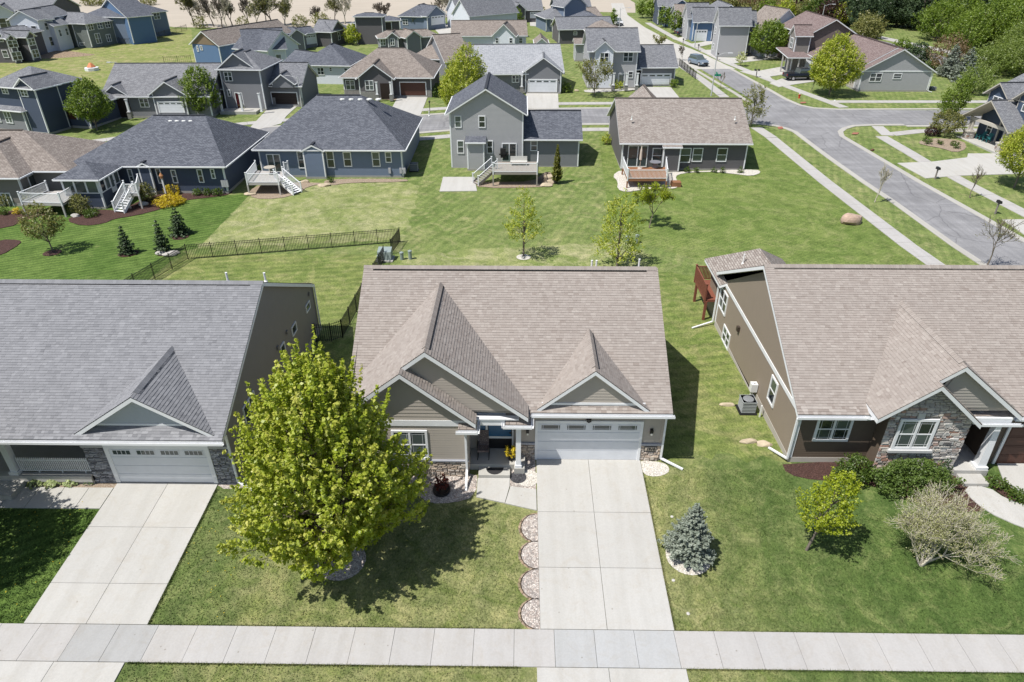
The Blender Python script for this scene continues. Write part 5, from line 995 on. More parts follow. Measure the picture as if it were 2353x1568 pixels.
skirt(Vw, 'f', Vw.faces['f'].w-.8, Vw.faces['f'].w, 1.1); Vlow = Vol(r, 'gx', (1319, 101), (1352, 101), 4, 3.2, .4, .3, W_GREY, SH_BEIGE)
pwin(Vlow, 'f', 1340, 107, 1348, 122)
# F7 the corner pair on the right
r = house('grey ranch with a broad gable end facing the corner lawn', (2050, 206))
V = Vol(r, 'gy', (1979, 164.5), (2151, 164.5), 13, 3.1, .56, .4, W_GREY, SH_BROWN, wallface='lap4', head=0); V2 = Vol(r, 'gy', (1969, 157), (2130, 157), (2000, 84), 3.3, .56, .35, W_TAUPE, SH_BROWN, head=0) if 0 else Vol(r, 'gy', (1969, 158), (2131, 158), 19, 3.25, .56, .35, W_TAUPE, SH_BROWN, head=0)
pwin(V, 'f', 2001, 168, 2023.5, 188, n=2); pwin(V, 'f', 2054, 169, 2070, 182); F = V.faces['f']; m = Mb(); F.box(m, .0, F.w, V.ze-.12, V.ze+.06, .02, .06); m.build('frieze_board', M_WHITE, r)
downspout(r, F.p(F.w, 0)[0]+.1, F.o.y-.1, zg(F.o.y), V.ze-.2, (.5, -.4))
r = house('brown two-storey house with rosy roof beside the corner ranch', (1860, 130))
V = Vol(r, 'gy', (1855, 81.5), (1978, 82.5), 15, 5.9, .56, .4, wallc('rosy brown siding', (.15, .12, .11)), SH_BROWN, head=0); Gx = Vol(r, 'gx', (1828, 83), (1870, 83), 3.6, 5.9, .9, .3, W_BEIGEG, SH_BROWN, head=0)
F = V.faces['f']; Fl_ = V.faces['l']; pwin(Gx, 'l', 1823, 76, 1831, 97) if 0 else None; window(Gx.faces['l'], .7, 2.1, Gx.zb+3.8, Gx.zb+5.5, r, n=2); window(Fl_, Fl_.w-2.6, Fl_.w-1.0, V.zb+3.8, V.zb+5.4, r, n=2)
Vp = Vol(r, 'shed', Vector((Gx.pa.x-1.8, Gx.pa.y-3.4, zg(Gx.pa.y)+2.9)), Vector((Gx.pa.x+2.2, Gx.pa.y-3.4, zg(Gx.pa.y)+2.9)), 7, 3, .1, .1, W_BEIGEG, SH_BROWN, walls=False)
for dx, dy in ((-1.6, -3.2), (.3, -3.2), (-1.6, -.4)): column(r, Gx.pa.x+dx, Gx.pa.y+dy, zg(Gx.pa.y), Vp.ze-.05, .2, color=W_PALE)
Vq = Vol(r, 'gy', Vector((V.pa.x+.3, V.pa.y-4.4, zg(V.pa.y)+3.0)), Vector((V.pa.x+11, V.pa.y-4.4, zg(V.pa.y)+3.0)), 6, 3, .4, .3, W_BEIGEG, SH_BROWN); garage(Vq.faces['l'], .8, 5.0, zg(V.pa.y)+.05, zg(V.pa.y)+2.5, r, lights=0)
# F8 navy house at the right edge, turned towards its street
r = house('navy two-storey house at the right edge with stone porch piers and two teal chairs', (2290, 350))
h0 = gr(2222, 318); h1 = gr(2296, 352); hd = math.degrees(math.atan2(h1.y-h0.y, h1.x-h0.x)); W_F8 = wallc('denim blue siding', (.06, .085, .13)); TAN = flat('tan trim paint', (.48, .45, .4), .6)
aa = Vector((math.cos(R(hd)), math.sin(R(hd)), 0)); nn = Vector((-aa.y, aa.x, 0))
def F8(x, y, z): p = h0+aa*x+nn*y; return Vector((p.x, p.y, zg(82)+z-.1))
LW = (h1-h0).length
Vp = Vol(r, 'gy', F8(-1.3, -.9, 2.9), F8(LW+1.3, -.9, 2.9), 5.6, 3, .62, .6, W_F8, SH_MID, fasc=TAN, walls=False)
V = Vol(r, 'gx', F8(-1.2, 1.8, 5.8), F8(9.5, 1.8, 5.8), 9, 3, .55, .4, W_F8, SH_MID, fasc=TAN, wallface='lap4', base=.1); Vg = Vol(r, 'gy', F8(-1.3, 1.1, 5.6), F8(3.2, 1.1, 5.6), 5, 3, .7, .5, W_F8, SH_MID, fasc=TAN, wallface='lap4', base=.1); Vg2 = Vol(r, 'gy', F8(3.6, 1.2, 5.9), F8(8.6, 1.2, 5.9), 5, 3, .8, .5, W_F8, SH_MID, fasc=TAN, wallface='lap4', base=.1)
F = Vg.faces['f']; window(F, F.w/2-.85, F.w/2+.85, 4.0, 5.5, r, n=2); window(F, F.w/2-.2, F.w/2+.75, 1.0, 2.5, r); F = Vg2.faces['f']; window(F, F.w/2-1.1, F.w/2+1.1, 4.7, 5.5, r, n=3, sash=False); window(F, .6, 1.4, .9, 2.4, r)
for x_ in (0, LW):
    p = F8(x_, 0, 0); m = Mb(); 
    for fc in range(4):
        q_ = [(1, 0), (0, 1), (-1, 0), (0, -1)][fc]; n_ = Vector((q_[0], q_[1], 0)); t_ = Vector((-q_[1], q_[0], 0)); stones(Face(p+n_*.45-t_*.45, t_, n_, .9), [(0, -.1), (.9, -.1), (.9, 1.15), (0, 1.15)], ST_MIX, r, seed=70+fc, hmin=.12, hmax=.22, wmin=.2, wmax=.5, name='pier_stone')
    m.box(p.x-.55, p.x+.55, p.y-.55, p.y+.55, 1.15, 1.3); m.build('pier_cap', TAN, r)
    for dx in (-.22, .22): q = p+aa*dx; column(r, q.x, q.y, 1.3, Vp.ze-.1, .24, color=TAN)
m = Mb(); P = [F8(-.9, -.9, .35), F8(LW+1, -.9, .35), F8(LW+1, 2.3, .35), F8(-.9, 2.3, .35)]; m.prism(P, .5); m.build('porch_floor', M_CONC, r)
b = Mb(); b.beam(F8(-.4, 0, 2.75), F8(LW+.4, 0, 2.75), .3, .35); b.build('porch_beam', TAN, r)
TEAL = flat('teal chair paint', (.03, .16, .17), .5)
def adirondack(p, rz, label):
    t = thing('garden_chair', label, 'chair', p, rz, 'teal porch chairs'); I = Matrix.Translation(p) @ Matrix.Rotation(rz, 4, 'Z'); T = lambda x, y, z: I @ Vector((x, y, z))
    m = Mb(); m.prism([T(-.28, -.3, .38), T(.28, -.3, .38), T(.28, .25, .28), T(-.28, .25, .28)], .03); m.build('seat', TEAL, t); m = Mb()
    for i in range(5): x = -.25+i*.115; m.prism([T(x, .25, .28), T(x+.1, .25, .28), T(x+.1, .55, 1.0), T(x, .55, 1.0)], .03)
    m.build('backrest', TEAL, t)
    for s_ in (-1, 1):
        m = Mb(); m.prism([T(.3*s_-.06, -.35, .58), T(.3*s_+.06, -.35, .58), T(.3*s_+.06, .35, .58), T(.3*s_-.06, .35, .58)], .03); m.build('armrest', TEAL, t)
        m = Mb(); m.beam(T(.3*s_, -.3, 0), T(.3*s_, -.3, .56), .08, .04); m.build('leg', TEAL, t); m = Mb(); m.beam(T(.3*s_, .3, 0), T(.3*s_, .3, .56), .08, .04); m.build('leg', TEAL, t)
adirondack(F8(.9, 1.0, .36), R(hd), 'teal garden chair on the navy house porch, nearer the far stone pier'); adirondack(F8(2.1, 1.0, .36), R(hd+12), 'teal garden chair on the navy house porch, nearer the front stone pier')
# ---- further houses -----------------------------------------------------------------------------------------------
def far_house(label, vols, win=()):
    A = vols[0][1]; r = house(label, A if not isinstance(A, Vector) else pix(*A)); out = []
    for v in vols: kw = v[8] if len(v) > 8 else {}; out.append(Vol(r, v[0], v[1], v[2], v[3], v[4], v[5], .35, v[6], v[7], foundation=kw.pop('fo', False), **kw))
    for w in win:
        V = out[w[0]]
        if w[1] == 'g': pgar(V, *w[2:6], color=w[6] if len(w) > 6 else None, lights=w[7] if len(w) > 7 else 4)
        elif w[1] == 'p': pwin(V, w[2], *w[3:7], n=w[7] if len(w) > 7 else 2)
        else: wins(V, w[1], w[2])
    return r, out
two = [(.2, 3.5, 1.1, 1.4), (.5, 3.5, 1.1, 1.4), (.8, 3.5, 1.1, 1.4), (.2, .7, 1.1, 1.4), (.8, .7, 1.1, 1.4)]; one = [(.2, .9, 1.2, 1.4), (.5, .9, 1.6, 1.4, 2), (.8, .9, 1.0, 1.4)]
far_house('dark roofed white farmhouse with a white railed patio behind the tan hip house', [('h', (681, 149), (805, 151), (866, 128), 3.0, .56, W_WHITE, SH_CHAR), ('gx', (650, 141), (700, 148), 6, 2.9, .5, W_WHITE, SH_CHAR)], [(0, 'p', 'f', 728, 155, 746, 173, 2), (0, 'p', 'f', 756, 155, 764, 165, 1), (0, 'p', 'f', 790, 156, 800, 168, 1)])
rs_, os_ = far_house('steel blue gabled house with tan shakes in the gable by the meadow', [('gy', (434, 101), (502, 106), (600, 70), 3.6, .66, W_STEEL, SH_BEIGE, {'fo': True}), ('gx', (502, 107), (560, 103), 7, 3.0, .5, W_STEEL, SH_BEIGE)], [(0, 'p', 'f', 451, 105, 458, 119, 1), (0, 'p', 'f', 459, 105, 467, 116, 1), (1, 'p', 'f', 508, 109, 521, 122, 2)])
F = os_[0].faces['f']; m = Mb(); zt_ = os_[0].ze; m.prism([F.p(.1, zt_, .03), F.p(F.w-.1, zt_, .03), F.p(F.w/2, zt_+.66*F.w/2-.25, .03)], .001) if 0 else m.poly([F.p(.1, zt_, .03), F.p(F.w-.1, zt_, .03), F.p(F.w/2, zt_+.66*F.w/2-.1, .03)]); m.build('gable_wall', flat('tan shake paint', (.2, .15, .1), .8), rs_)
far_house('white sided house with blue grey roof between the steel blue house and the hip roof', [('gx', (560, 117), (660, 112), 10, 3.4, .6, W_WHITE, SH_CHAR), ('gy', (615, 117), (690, 101), 8, 3.4, .6, W_WHITE, SH_CHAR)], [(0, 'f', one)])
far_house('charcoal hip roofed house with small twin gables and white garage door', [('h', (594, 81), (700, 80), (731, 73), 3.0, .52, W_MGREY, SH_CHAR), ('gy', (665, 82), (702, 80), 5, 3.1, .7, W_MGREY, SH_CHAR), ('gx', (690, 79), (731, 74), 5, 2.9, .4, W_MGREY, SH_CHAR)], [(2, 'g', 700, 82, 728, 100)])
far_house('dark grey house with mid grey hip roof beside the lamp post', [('h', (704, 72), (762, 74), (798, 62), 3.0, .52, W_DGREY, SH_MID), ('gy', (762, 73), (796, 66), 5, 3.0, .7, W_DGREY, SH_MID)], [(1, 'f', [(.45, .8, 1.6, 1.6, 2)])])
far_house('modern black house with stacked flat hip roofs', [('h', (804, 53), (868, 54), (878, 48), 2.9, .3, W_DGREY, SH_CHAR), ('h', (810, 38), (880, 38), (884, 33), 5.6, .25, W_DGREY, SH_CHAR), ('h', (868, 48), (921, 47), (880, 42), 3.4, .3, W_DGREY, SH_CHAR), ], [(2, 'g', 882, 50, 901, 68, flat('bronze glazed door', (.05, .045, .04), .3), 0), (0, 'f', [(.25, .8, .8, 1.8), (.75, .4, 2.2, 2.2, 2)])])
far_house('blue hip roofed house with white garage door in front of the bare trees', [('h', (913, 37), (985, 39), (1010, 27), 3.0, .55, W_BLUE, SH_CHAR), ('gy', (981, 38), (1027, 33), 6, 3.2, .65, W_BLUE, SH_CHAR)], [(1, 'g', 990, 38, 1021, 55), (0, 'f', [(.2, .8, 1.4, 1.3, 2)])])
far_house('grey house with beige hip roof and two small front gables', [('h', (868, 88), (1010, 83), (1024, 76), 3.0, .52, W_MGREY, SH_BEIGE), ('gy', (886, 87), (918, 87), 4, 3.1, .75, W_MGREY, SH_BEIGE), ('gy', (932, 88), (972, 85), 5, 3.1, .65, W_MGREY, SH_BEIGE)], [(0, 'p', 'f', 873, 90, 887, 105, 2), (1, 'p', 'f', 896, 89, 908, 105, 2)])
far_house('brown house with beige hip roof right behind the red brown garage door house', [('h', (938, 134), (1095, 139), (1120, 118), 3.0, .56, W_MGREY, SH_BEIGE), ('gy', (973, 120), (1021, 143), 5, 3.0, .6, W_MGREY, SH_BEIGE)], [(0, 'f', [(.75, .7, 1.8, 1.6, 2)])])
far_house('white farmhouse with weathered tan roof and dark narrow windows', [('gx', (1036, 83), (1213, 82), 9.5, 3.4, .5, W_WHITE, SH_BEIGE), ('gy', (1129, 83), (1186, 84), 5, 3.6, .9, W_WHITE, SH_BEIGE), ('gy', (1031, 83), (1067, 83), 4, 3.1, .65, W_MGREY, SH_BEIGE)], [(1, 'p', 'f', 1138, 87, 1146, 100, 1), (1, 'p', 'f', 1170, 87, 1178, 100, 1), (0, 'p', 'f', 1192, 87, 1201, 100, 1)])
far_house('small white outbuilding with a beige pyramid roof behind the pale roofed ranch', [('gy', (1228, 102), (1262, 102), 7, 3.0, .8, W_WHITE, SH_BEIGE)])
far_house('long dark roofed house behind the white farmhouse', [('gx', (1058, 51), (1178, 50), 9, 3.0, .5, W_MGREY, SH_MID)], [(0, 'f', one)])
far_house('tall white farmhouse with steep grey roof at the top of the picture', [('gy', (1036, 32), (1078, 38), 14, 5.4, .9, W_WHITE, SH_MID), ('gx', (1052, 30), (1130, 26), 8, 4.0, .8, W_WHITE, SH_MID), ('gy', (1094, 30), (1132, 26), 6, 3.6, .8, W_WHITE, SH_MID)], [(1, 'f', [(.35, 2.2, 2.0, .7, 2), (.1, .8, .8, 1.6)])])
far_house('dark grey house with two nested gables and white garage door at the top middle', [('gx', (1171, 24), (1249, 23), 9, 3.0, .62, W_DGREY, SH_MID), ('gy', (1176, 24), (1211, 23), 4, 3.1, .8, W_DGREY, SH_MID)], [(0, 'g', 1218, 28, 1243, 42), (1, 'f', [(.3, .6, .9, 1.5)])])
far_house('blue two-storey house with white framed windows at the top of the picture', [('gx', (1274, 18), (1360, 17), 8, 3.4, .6, W_BLUEGREY, SH_MID), ('gy', (1296, 17), (1352, 14), 6, 5.4, .8, W_BLUE, SH_MID)], [(0, 'f', [(.1, .8, 1.4, 1.6, 2), (.8, .8, 1.2, 1.4, 2)])])
far_house('blue house with grey hip roof and a porch on its left', [('h', (1253, 43), (1330, 41), (1345, 30), 3.0, .5, W_BLUE, SH_MID), ('gx', (1266, 44), (1295, 44), 5, 2.9, .3, W_BLUE, SH_MID)], [(0, 'f', one)])
far_house('dark house with dark grey gable roof next to the concrete street', [('gx', (1282, 68), (1412, 66), 9, 3.0, .45, W_DGREY, SH_MID), ('h', (1325, 60), (1413, 58), 14, 3.0, .5, W_DGREY, SH_CHAR)], [(0, 'p', 'f', 1318, 73, 1326, 81, 1)])
far_house('house with beige roof peeking over the dark grey one', [('gx', (1305, 42), (1386, 38), 8, 3.0, .45, W_DGREY, SH_BEIGE)])
far_house('grey house with beige roof behind the corner two-storey house', [('h', (1345, 72), (1432, 72), 9, 3.0, .42, W_GREY, SH_BEIGE)], [(0, 'f', one)])
# houses along the far street on the right; their ridges run across the picture
def Xr(u, v, z=0): return atz(u, v, zg(gr(u, v)[1])+z)
GW = W_WHITE
r, o_ = far_house('white two-storey house with beige roof and grey garage door beside the round maple', [('gx', (1699, 66), (1752, 78), 10, 4.2, .85, GW, SH_BEIGE), ('gy', (1732, 74), (1842, 74), 15, 3.2, .5, W_STEEL, SH_BEIGE, {'head': 0})]); garage(o_[1].faces['l'], 3.4, 7.8, o_[1].zb+.2, o_[1].zb+2.6, r, GY_DOOR); wins(o_[0], 'f', [(.5, 1.2, 1.0, 1.4), (.5, 3.4, .8, 1.0)]); window(o_[0].faces['l'], 2, 3.4, o_[0].zb+3, o_[0].zb+4.4, r, n=2)
r, o_ = far_house('white and grey two-storey house with dark roof and double steep gables', [('gx', (1652, 59), (1724, 57), 5, 5.8, 1.2, W_GREY, SH_MID, {'head': 0}), ('gx', (1679, 60), (1735, 58), 4, 5.4, 1.3, W_MGREY, SH_MID, {'head': 0}), ('gy', (1658, 70), (1686, 74), 5, 2.9, .5, W_WHITE, SH_CHAR, {'head': 0})]); garage(o_[2].faces['f'], .6, 3.0, o_[2].zb+.15, o_[2].zb+2.5, r); window(o_[0].faces['l'], 1, 1.8, o_[0].zb+4, o_[0].zb+5.3, r); window(o_[0].faces['l'], 1, 1.8, o_[0].zb+1, o_[0].zb+2.3, r)
r, o_ = far_house('blue gable ended house with rosy porch roof on the far street', [('gy', (1612, 52), (1698, 37), 12, 3.4, .6, W_STEEL, SH_MID, {'head': 0}), ('gx', (1601, 56), (1645, 68), 8, 3.0, .5, W_BEIGEG, SH_BROWN, {'head': 0})]); garage(o_[1].faces['f'], 3.2, 6.4, o_[1].zb+.2, o_[1].zb+2.5, r, GY_DOOR); window(o_[1].faces['f'], .8, 1.8, o_[1].zb+1, o_[1].zb+2.4, r)
r, o_ = far_house('white gabled house with grey roof behind the dark car', [('gx', (1579, 43), (1630, 42), 6, 4.4, 1.0, W_GREY, SH_MID, {'head': 0}), ('gx', (1592, 51), (1640, 49), 5, 4.0, 1.1, W_STEEL, SH_MID, {'head': 0})]); window(o_[0].faces['l'], 1, 2, o_[0].zb+2.4, o_[0].zb+4, r); garage(o_[1].faces['f'], .5, 3.2, o_[1].zb+.2, o_[1].zb+2.5, r)
far_house('grey house with beige roof between the trees of the far street', [('gx', (1554, 40), (1600, 36), 9, 3.4, .55, W_GREY, SH_BEIGE, {'head': 0}), ('gy', (1590, 25), (1628, 27), 12, 3.2, .5, W_STEEL, SH_BEIGE, {'head': 0})], [(0, 'f', one)])
far_house('blue grey house with nested gables at the top of the far street', [('gy', (1528, 24), (1592, 19), 10, 3.8, .6, W_STEEL, SH_MID, {'head': 0}), ('gx', (1512, 14), (1560, 10), 8, 4.5, .6, W_BLUEGREY, SH_MID, {'head': 0})], [(1, 'f', one)])
far_house('navy gable ended house with dark roof behind the white ones', [('gy', (1780, 53), (1818, 43), 14, 3.0, .5, W_NAVY, SH_CHAR, {'head': 0})])
# left background
far_house('dark grey house on bare soil with a wooden rear deck', [('h', (-60, 88), (14, 88), 12, 4.4, .4, W_DGREY, SH_MID), ('gy', (14, 90), (38, 88), 6, 4.4, .8, W_DGREY, SH_MID), ('gy', (60, 86), (84, 82), 6, 4.4, .8, W_DGREY, SH_MID), ('gx', (34, 84), (66, 82), 6, 4.3, .5, W_DGREY, SH_MID)], [(0, 'f', two), (1, 'f', [(.5, 2.6, 1.6, 1.3, 2), (.5, .4, 1.6, 1.5, 2)]), (2, 'f', [(.5, 2.6, 1.6, 1.3, 2), (.5, .4, 1.6, 1.5, 2)])])
far_house('tall white two-storey house beside the meadow', [('gy', (14, 46), (86, 46), 12, 6.2, .55, W_WHITE, SH_MID), ('gx', (86, 47), (125, 43), 7, 6.0, .5, W_WHITE, SH_MID), ('gx', (123, 60), (160, 54), 7, 4.8, .5, W_WHITE, SH_MID)], [(0, 'f', two), (1, 'f', [(.4, 3.8, 1, 1.4), (.4, .8, 1.4, 1.8)]), (2, 'f', [(.3, 2.4, .8, 1.4), (.8, 2.4, .8, 1.4)])])
far_house('grey green house with wide brown hip roof behind a fenced lawn', [('h', (158, 54), (200, 54), 14, 4.8, .45, W_SAGE, SH_MID), ('h', (196, 55), (262, 46), 14, 4.8, .45, W_SAGE, SH_MID)], [(0, 'f', [(.3, .3, 1, .6), (.6, .3, 1, .6)]), (1, 'f', [(.15, 3.2, 1.4, 1.3, 2), (.5, 3.2, 1.4, 1.3, 2), (.8, 3.2, 1.4, 1.3, 2), (.3, .5, 1.4, 2.0, 2), (.7, .5, 1.2, 1.5, 2)])])
far_house('blue walkout house with steep front gable left of the field', [('gy', (222, 31), (290, 40), 6, 5.4, .5, W_STEEL, SH_CHAR), ('h', (296, 40), (340, 33), 12, 5.4, .45, W_BLUE, SH_CHAR)], [(1, 'f', [(.2, 3.8, 1.6, 1.4, 2), (.5, 3.8, 1.6, 1.4, 2), (.2, .7, 1.6, 1.4, 2), (.8, 3.5, 1.6, 1.9, 2)])])
far_house('blue house with charcoal hip roof and raised brown deck by the field', [('h', (312, 32), (386, 25), 12, 5.2, .45, W_BLUE, SH_CHAR)], [(0, 'f', [(.3, 3.4, 1.6, 1.6, 2), (.65, 3.4, 1.6, 1.4, 2), (.3, .5, 1.6, 1.8, 2)])])
far_house('dark grey house with a white gable in the top left corner', [('gx', (-40, 22), (110, 24), 12, 4.8, .5, W_DGREY, SH_MID), ('gy', (-20, 30), (32, 28), 8, 4.6, .7, W_WHITE, SH_MID)], [(1, 'f', [(.5, 1, 3, 2.2, 2)])])
# ---------------------------------------------------------------- foliage kit
RNG = np.random.default_rng(11)
def quads(pos, nrm, size, asp=.62):
    n = len(pos); nrm = nrm/np.linalg.norm(nrm, axis=1, keepdims=True); r = RNG.normal(size=(n, 3)); t = np.cross(nrm, r); t /= np.linalg.norm(t, axis=1, keepdims=True)+1e-9; b = np.cross(nrm, t)
    s = size[:, None]/2; v = np.stack([pos+t*s, pos+b*s*asp+nrm*s*.15, pos-t*s, pos-b*s*asp+nrm*s*.15], 1).reshape(-1, 3); return v, np.arange(n*4).reshape(-1, 4)
def crown_pts(prof, h0, h1, rad, nsh, per, shoot, spread, inner=.45, up=.75, seed=0, lob=.16):
    """shoots spread through a crown whose outline is prof (height share, radius share); returns leaf centres, outward directions"""
    g = np.random.default_rng(seed); hs = np.array([p[0] for p in prof]); rs = np.array([p[1] for p in prof])
    h = g.random(nsh*4); rr = np.interp(h, hs, rs); keep = g.random(len(h)) < (rr/rr.max())**1.2+.05; h = h[keep][:nsh]; rr = rr[keep][:nsh]; n = len(h)
    th = g.random(n)*2*np.pi; k = (inner+(1-inner)*g.random(n)**.6)
    ph = g.random(6)*6.28; lobe = 1+lob*(np.sin(3*th+ph[0]+h*5)+.7*np.sin(5*th+ph[1]-h*7)+.5*np.sin(9*th+ph[2]+h*13))
    R_ = rad*rr*k*lobe; c = np.stack([R_*np.cos(th), R_*np.sin(th), h0+(h1-h0)*h], 1)
    out = np.stack([np.cos(th)*rr*k*1.1, np.sin(th)*rr*k*1.1, up+h*.5], 1); out /= np.linalg.norm(out, axis=1, keepdims=True)
    L_ = shoot*g.uniform(.5, 1.4, n); t = g.random((n, per)); P = c[:, None]+out[:, None]*(t*L_[:, None])[..., None]+g.normal(size=(n, per, 3))*spread*(1.25-t)[..., None]
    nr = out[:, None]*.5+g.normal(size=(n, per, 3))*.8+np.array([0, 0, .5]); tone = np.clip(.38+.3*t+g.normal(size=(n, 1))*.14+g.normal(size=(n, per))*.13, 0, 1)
    return P.reshape(-1, 3), nr.reshape(-1, 3), tone.reshape(-1), c
def segmesh(name, segs, mtl, rt, k=4):
    s = np.array(segs, dtype=float); n = len(s); p0, p1, r0, r1 = s[:, 0:3], s[:, 3:6], s[:, 6], s[:, 7]; d = p1-p0; d /= np.linalg.norm(d, axis=1, keepdims=True)+1e-9
    a = np.cross(d, np.array([.31, .87, .22])); a /= np.linalg.norm(a, axis=1, keepdims=True)+1e-9; b = np.cross(d, a); v = []
    for p, r in ((p0, r0), (p1, r1)):
        for j in range(k): t = 2*math.pi*j/k; v.append(p+(a*math.cos(t)+b*math.sin(t))*r[:, None])
    v = np.stack(v, 1).reshape(-1, 3); f = []
    for j in range(k): f.append(np.stack([np.arange(n)*2*k+j, np.arange(n)*2*k+(j+1) % k, np.arange(n)*2*k+k+(j+1) % k, np.arange(n)*2*k+k+j], 1))
    return npmesh(name, v, np.concatenate(f), mtl, rt)
def grow(p, d, L_, r, depth, g, ang=.5, kids=(2, 3), upb=.15, shrink=.72, segs=None, curve=.15, tips=None):
    segs = [] if segs is None else segs; n = 3; q = np.array(p, float); d = np.array(d, float)
    for i in range(n):
        d = d+g.normal(size=3)*curve+np.array([0, 0, upb*.3]); d /= np.linalg.norm(d); q2 = q+d*L_/n; ra, rb = r*(1-.35*i/n), r*(1-.35*(i+1)/n); segs.append([*q, *q2, ra, rb])
        if depth > 0 and i > 0 and g.random() < .5: e = d+g.normal(size=3)*ang*1.3; grow(q2, e/np.linalg.norm(e), L_*shrink*.8, rb*.55, depth-1, g, ang, kids, upb, shrink, segs, curve, tips)
        q = q2
    if depth > 0:
        for _ in range(g.integers(kids[0], kids[1]+1)): e = d+g.normal(size=3)*ang+np.array([0, 0, upb]); grow(q, e/np.linalg.norm(e), L_*shrink*g.uniform(.8, 1.15), r*.6, depth-1, g, ang, kids, upb, shrink, segs, curve, tips)
    elif tips is not None: tips.append(q)
    return segs
MAPLE = leaf_mat('yellow green maple leaves', (.18, .24, .016), (.33, .39, .035), (.52, .5, .12), .34); FRESH = leaf_mat('fresh green leaves', (.08, .14, .016), (.15, .22, .028), (.25, .32, .06), .35); LIME = leaf_mat('lime leaves', (.17, .22, .01), (.28, .34, .015), (.4, .43, .05), .35)
DEEP = leaf_mat('mid green leaves', (.04, .085, .012), (.075, .125, .02), (.13, .18, .03), .3); OLIVE = leaf_mat('olive spring leaves', (.11, .12, .035), (.19, .195, .06), (.3, .28, .11), .3); BRONZE = leaf_mat('bronze spring leaves', (.13, .08, .045), (.2, .135, .075), (.26, .19, .11), .25)
PINE = leaf_mat('dark pine needles', (.028, .05, .022), (.05, .083, .036), (.085, .125, .055), .1); SPRUCE = leaf_mat('blue spruce needles', (.11, .14, .105), (.19, .225, .18), (.3, .33, .27), .1); PURPLE = leaf_mat('dark purple leaves', (.03, .012, .012), (.055, .025, .022), (.09, .045, .04), .2)
YELLOW = leaf_mat('golden leaves', (.38, .27, .01), (.55, .42, .02), (.68, .56, .06), .3); RED = leaf_mat('dark red leaves', (.05, .01, .008), (.1, .018, .012), (.16, .035, .02), .2); HOSTA = leaf_mat('hosta leaves', (.2, .26, .1), (.3, .36, .14), (.42, .46, .22), .3); THUJA = leaf_mat('olive arborvitae', (.07, .08, .008), (.12, .13, .014), (.18, .18, .03), .15)
ROUND = [(0, .35), (.15, .78), (.35, 1), (.6, .93), (.8, .66), (.93, .35), (1, .1)]; EGG = [(0, .3), (.12, .72), (.3, 1), (.5, .93), (.7, .7), (.85, .45), (1, .16)]; COL = [(0, .4), (.15, .85), (.4, 1), (.7, .8), (.9, .5), (1, .15)]; VASE = [(0, .15), (.3, .5), (.6, .9), (.85, 1), (1, .6)]
HEDGE = leaf_mat('hedge leaves', (.06, .11, .02), (.11, .17, .035), (.17, .24, .06), .3)
def tree(label, bu, bv, vt, wpx, m, prof=EGG, name='tree', clear=.2, dens=1.0, bark=None, lean=0.0, group=None, shoot=.5, leaf=None, cat='tree', base=None, h=None, w=None, seed=None, inner=.45, up=.75, top=None, lob=.12):
    p = Vector(base) if base else gr(bu, bv); s = pxm(p); H = h or aty(top if top is not None else bu, vt, p.y)[2]-p.z; rad = (w or wpx/s)/2; seed = seed if seed is not None else int(abs(p.x*13+p.y*7)) % 9973
    rt = thing(name, label, cat, p, 0, group); lf = leaf or max(.1, 3.0/s)
    area = (H*(1-clear))*rad*2; n = int(dens*area/(lf*lf)*17); per = 16; nsh = max(30, n//per)
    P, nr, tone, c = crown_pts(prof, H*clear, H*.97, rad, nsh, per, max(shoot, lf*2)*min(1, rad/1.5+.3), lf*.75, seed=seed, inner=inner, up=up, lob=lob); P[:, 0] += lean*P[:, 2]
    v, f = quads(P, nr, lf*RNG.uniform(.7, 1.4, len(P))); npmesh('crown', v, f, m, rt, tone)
    g = np.random.default_rng(seed+1); tr = max(.04, H*.016); segs = [[0, 0, -.1, lean*H*.5, 0, H*.5, tr, tr*.7], [lean*H*.5, 0, H*.5, lean*H*.85, 0, H*.85, tr*.7, tr*.2]]
    for q in c[g.choice(len(c), min(len(c), 26))]:
        z0 = max(H*clear*.7, q[2]-rad*.8); segs.append([lean*z0, 0, z0, q[0]*.85+lean*q[2], q[1]*.85, q[2], tr*.35, tr*.08])
    segmesh('trunk', segs, bark or M_BARK, rt, 5); return rt
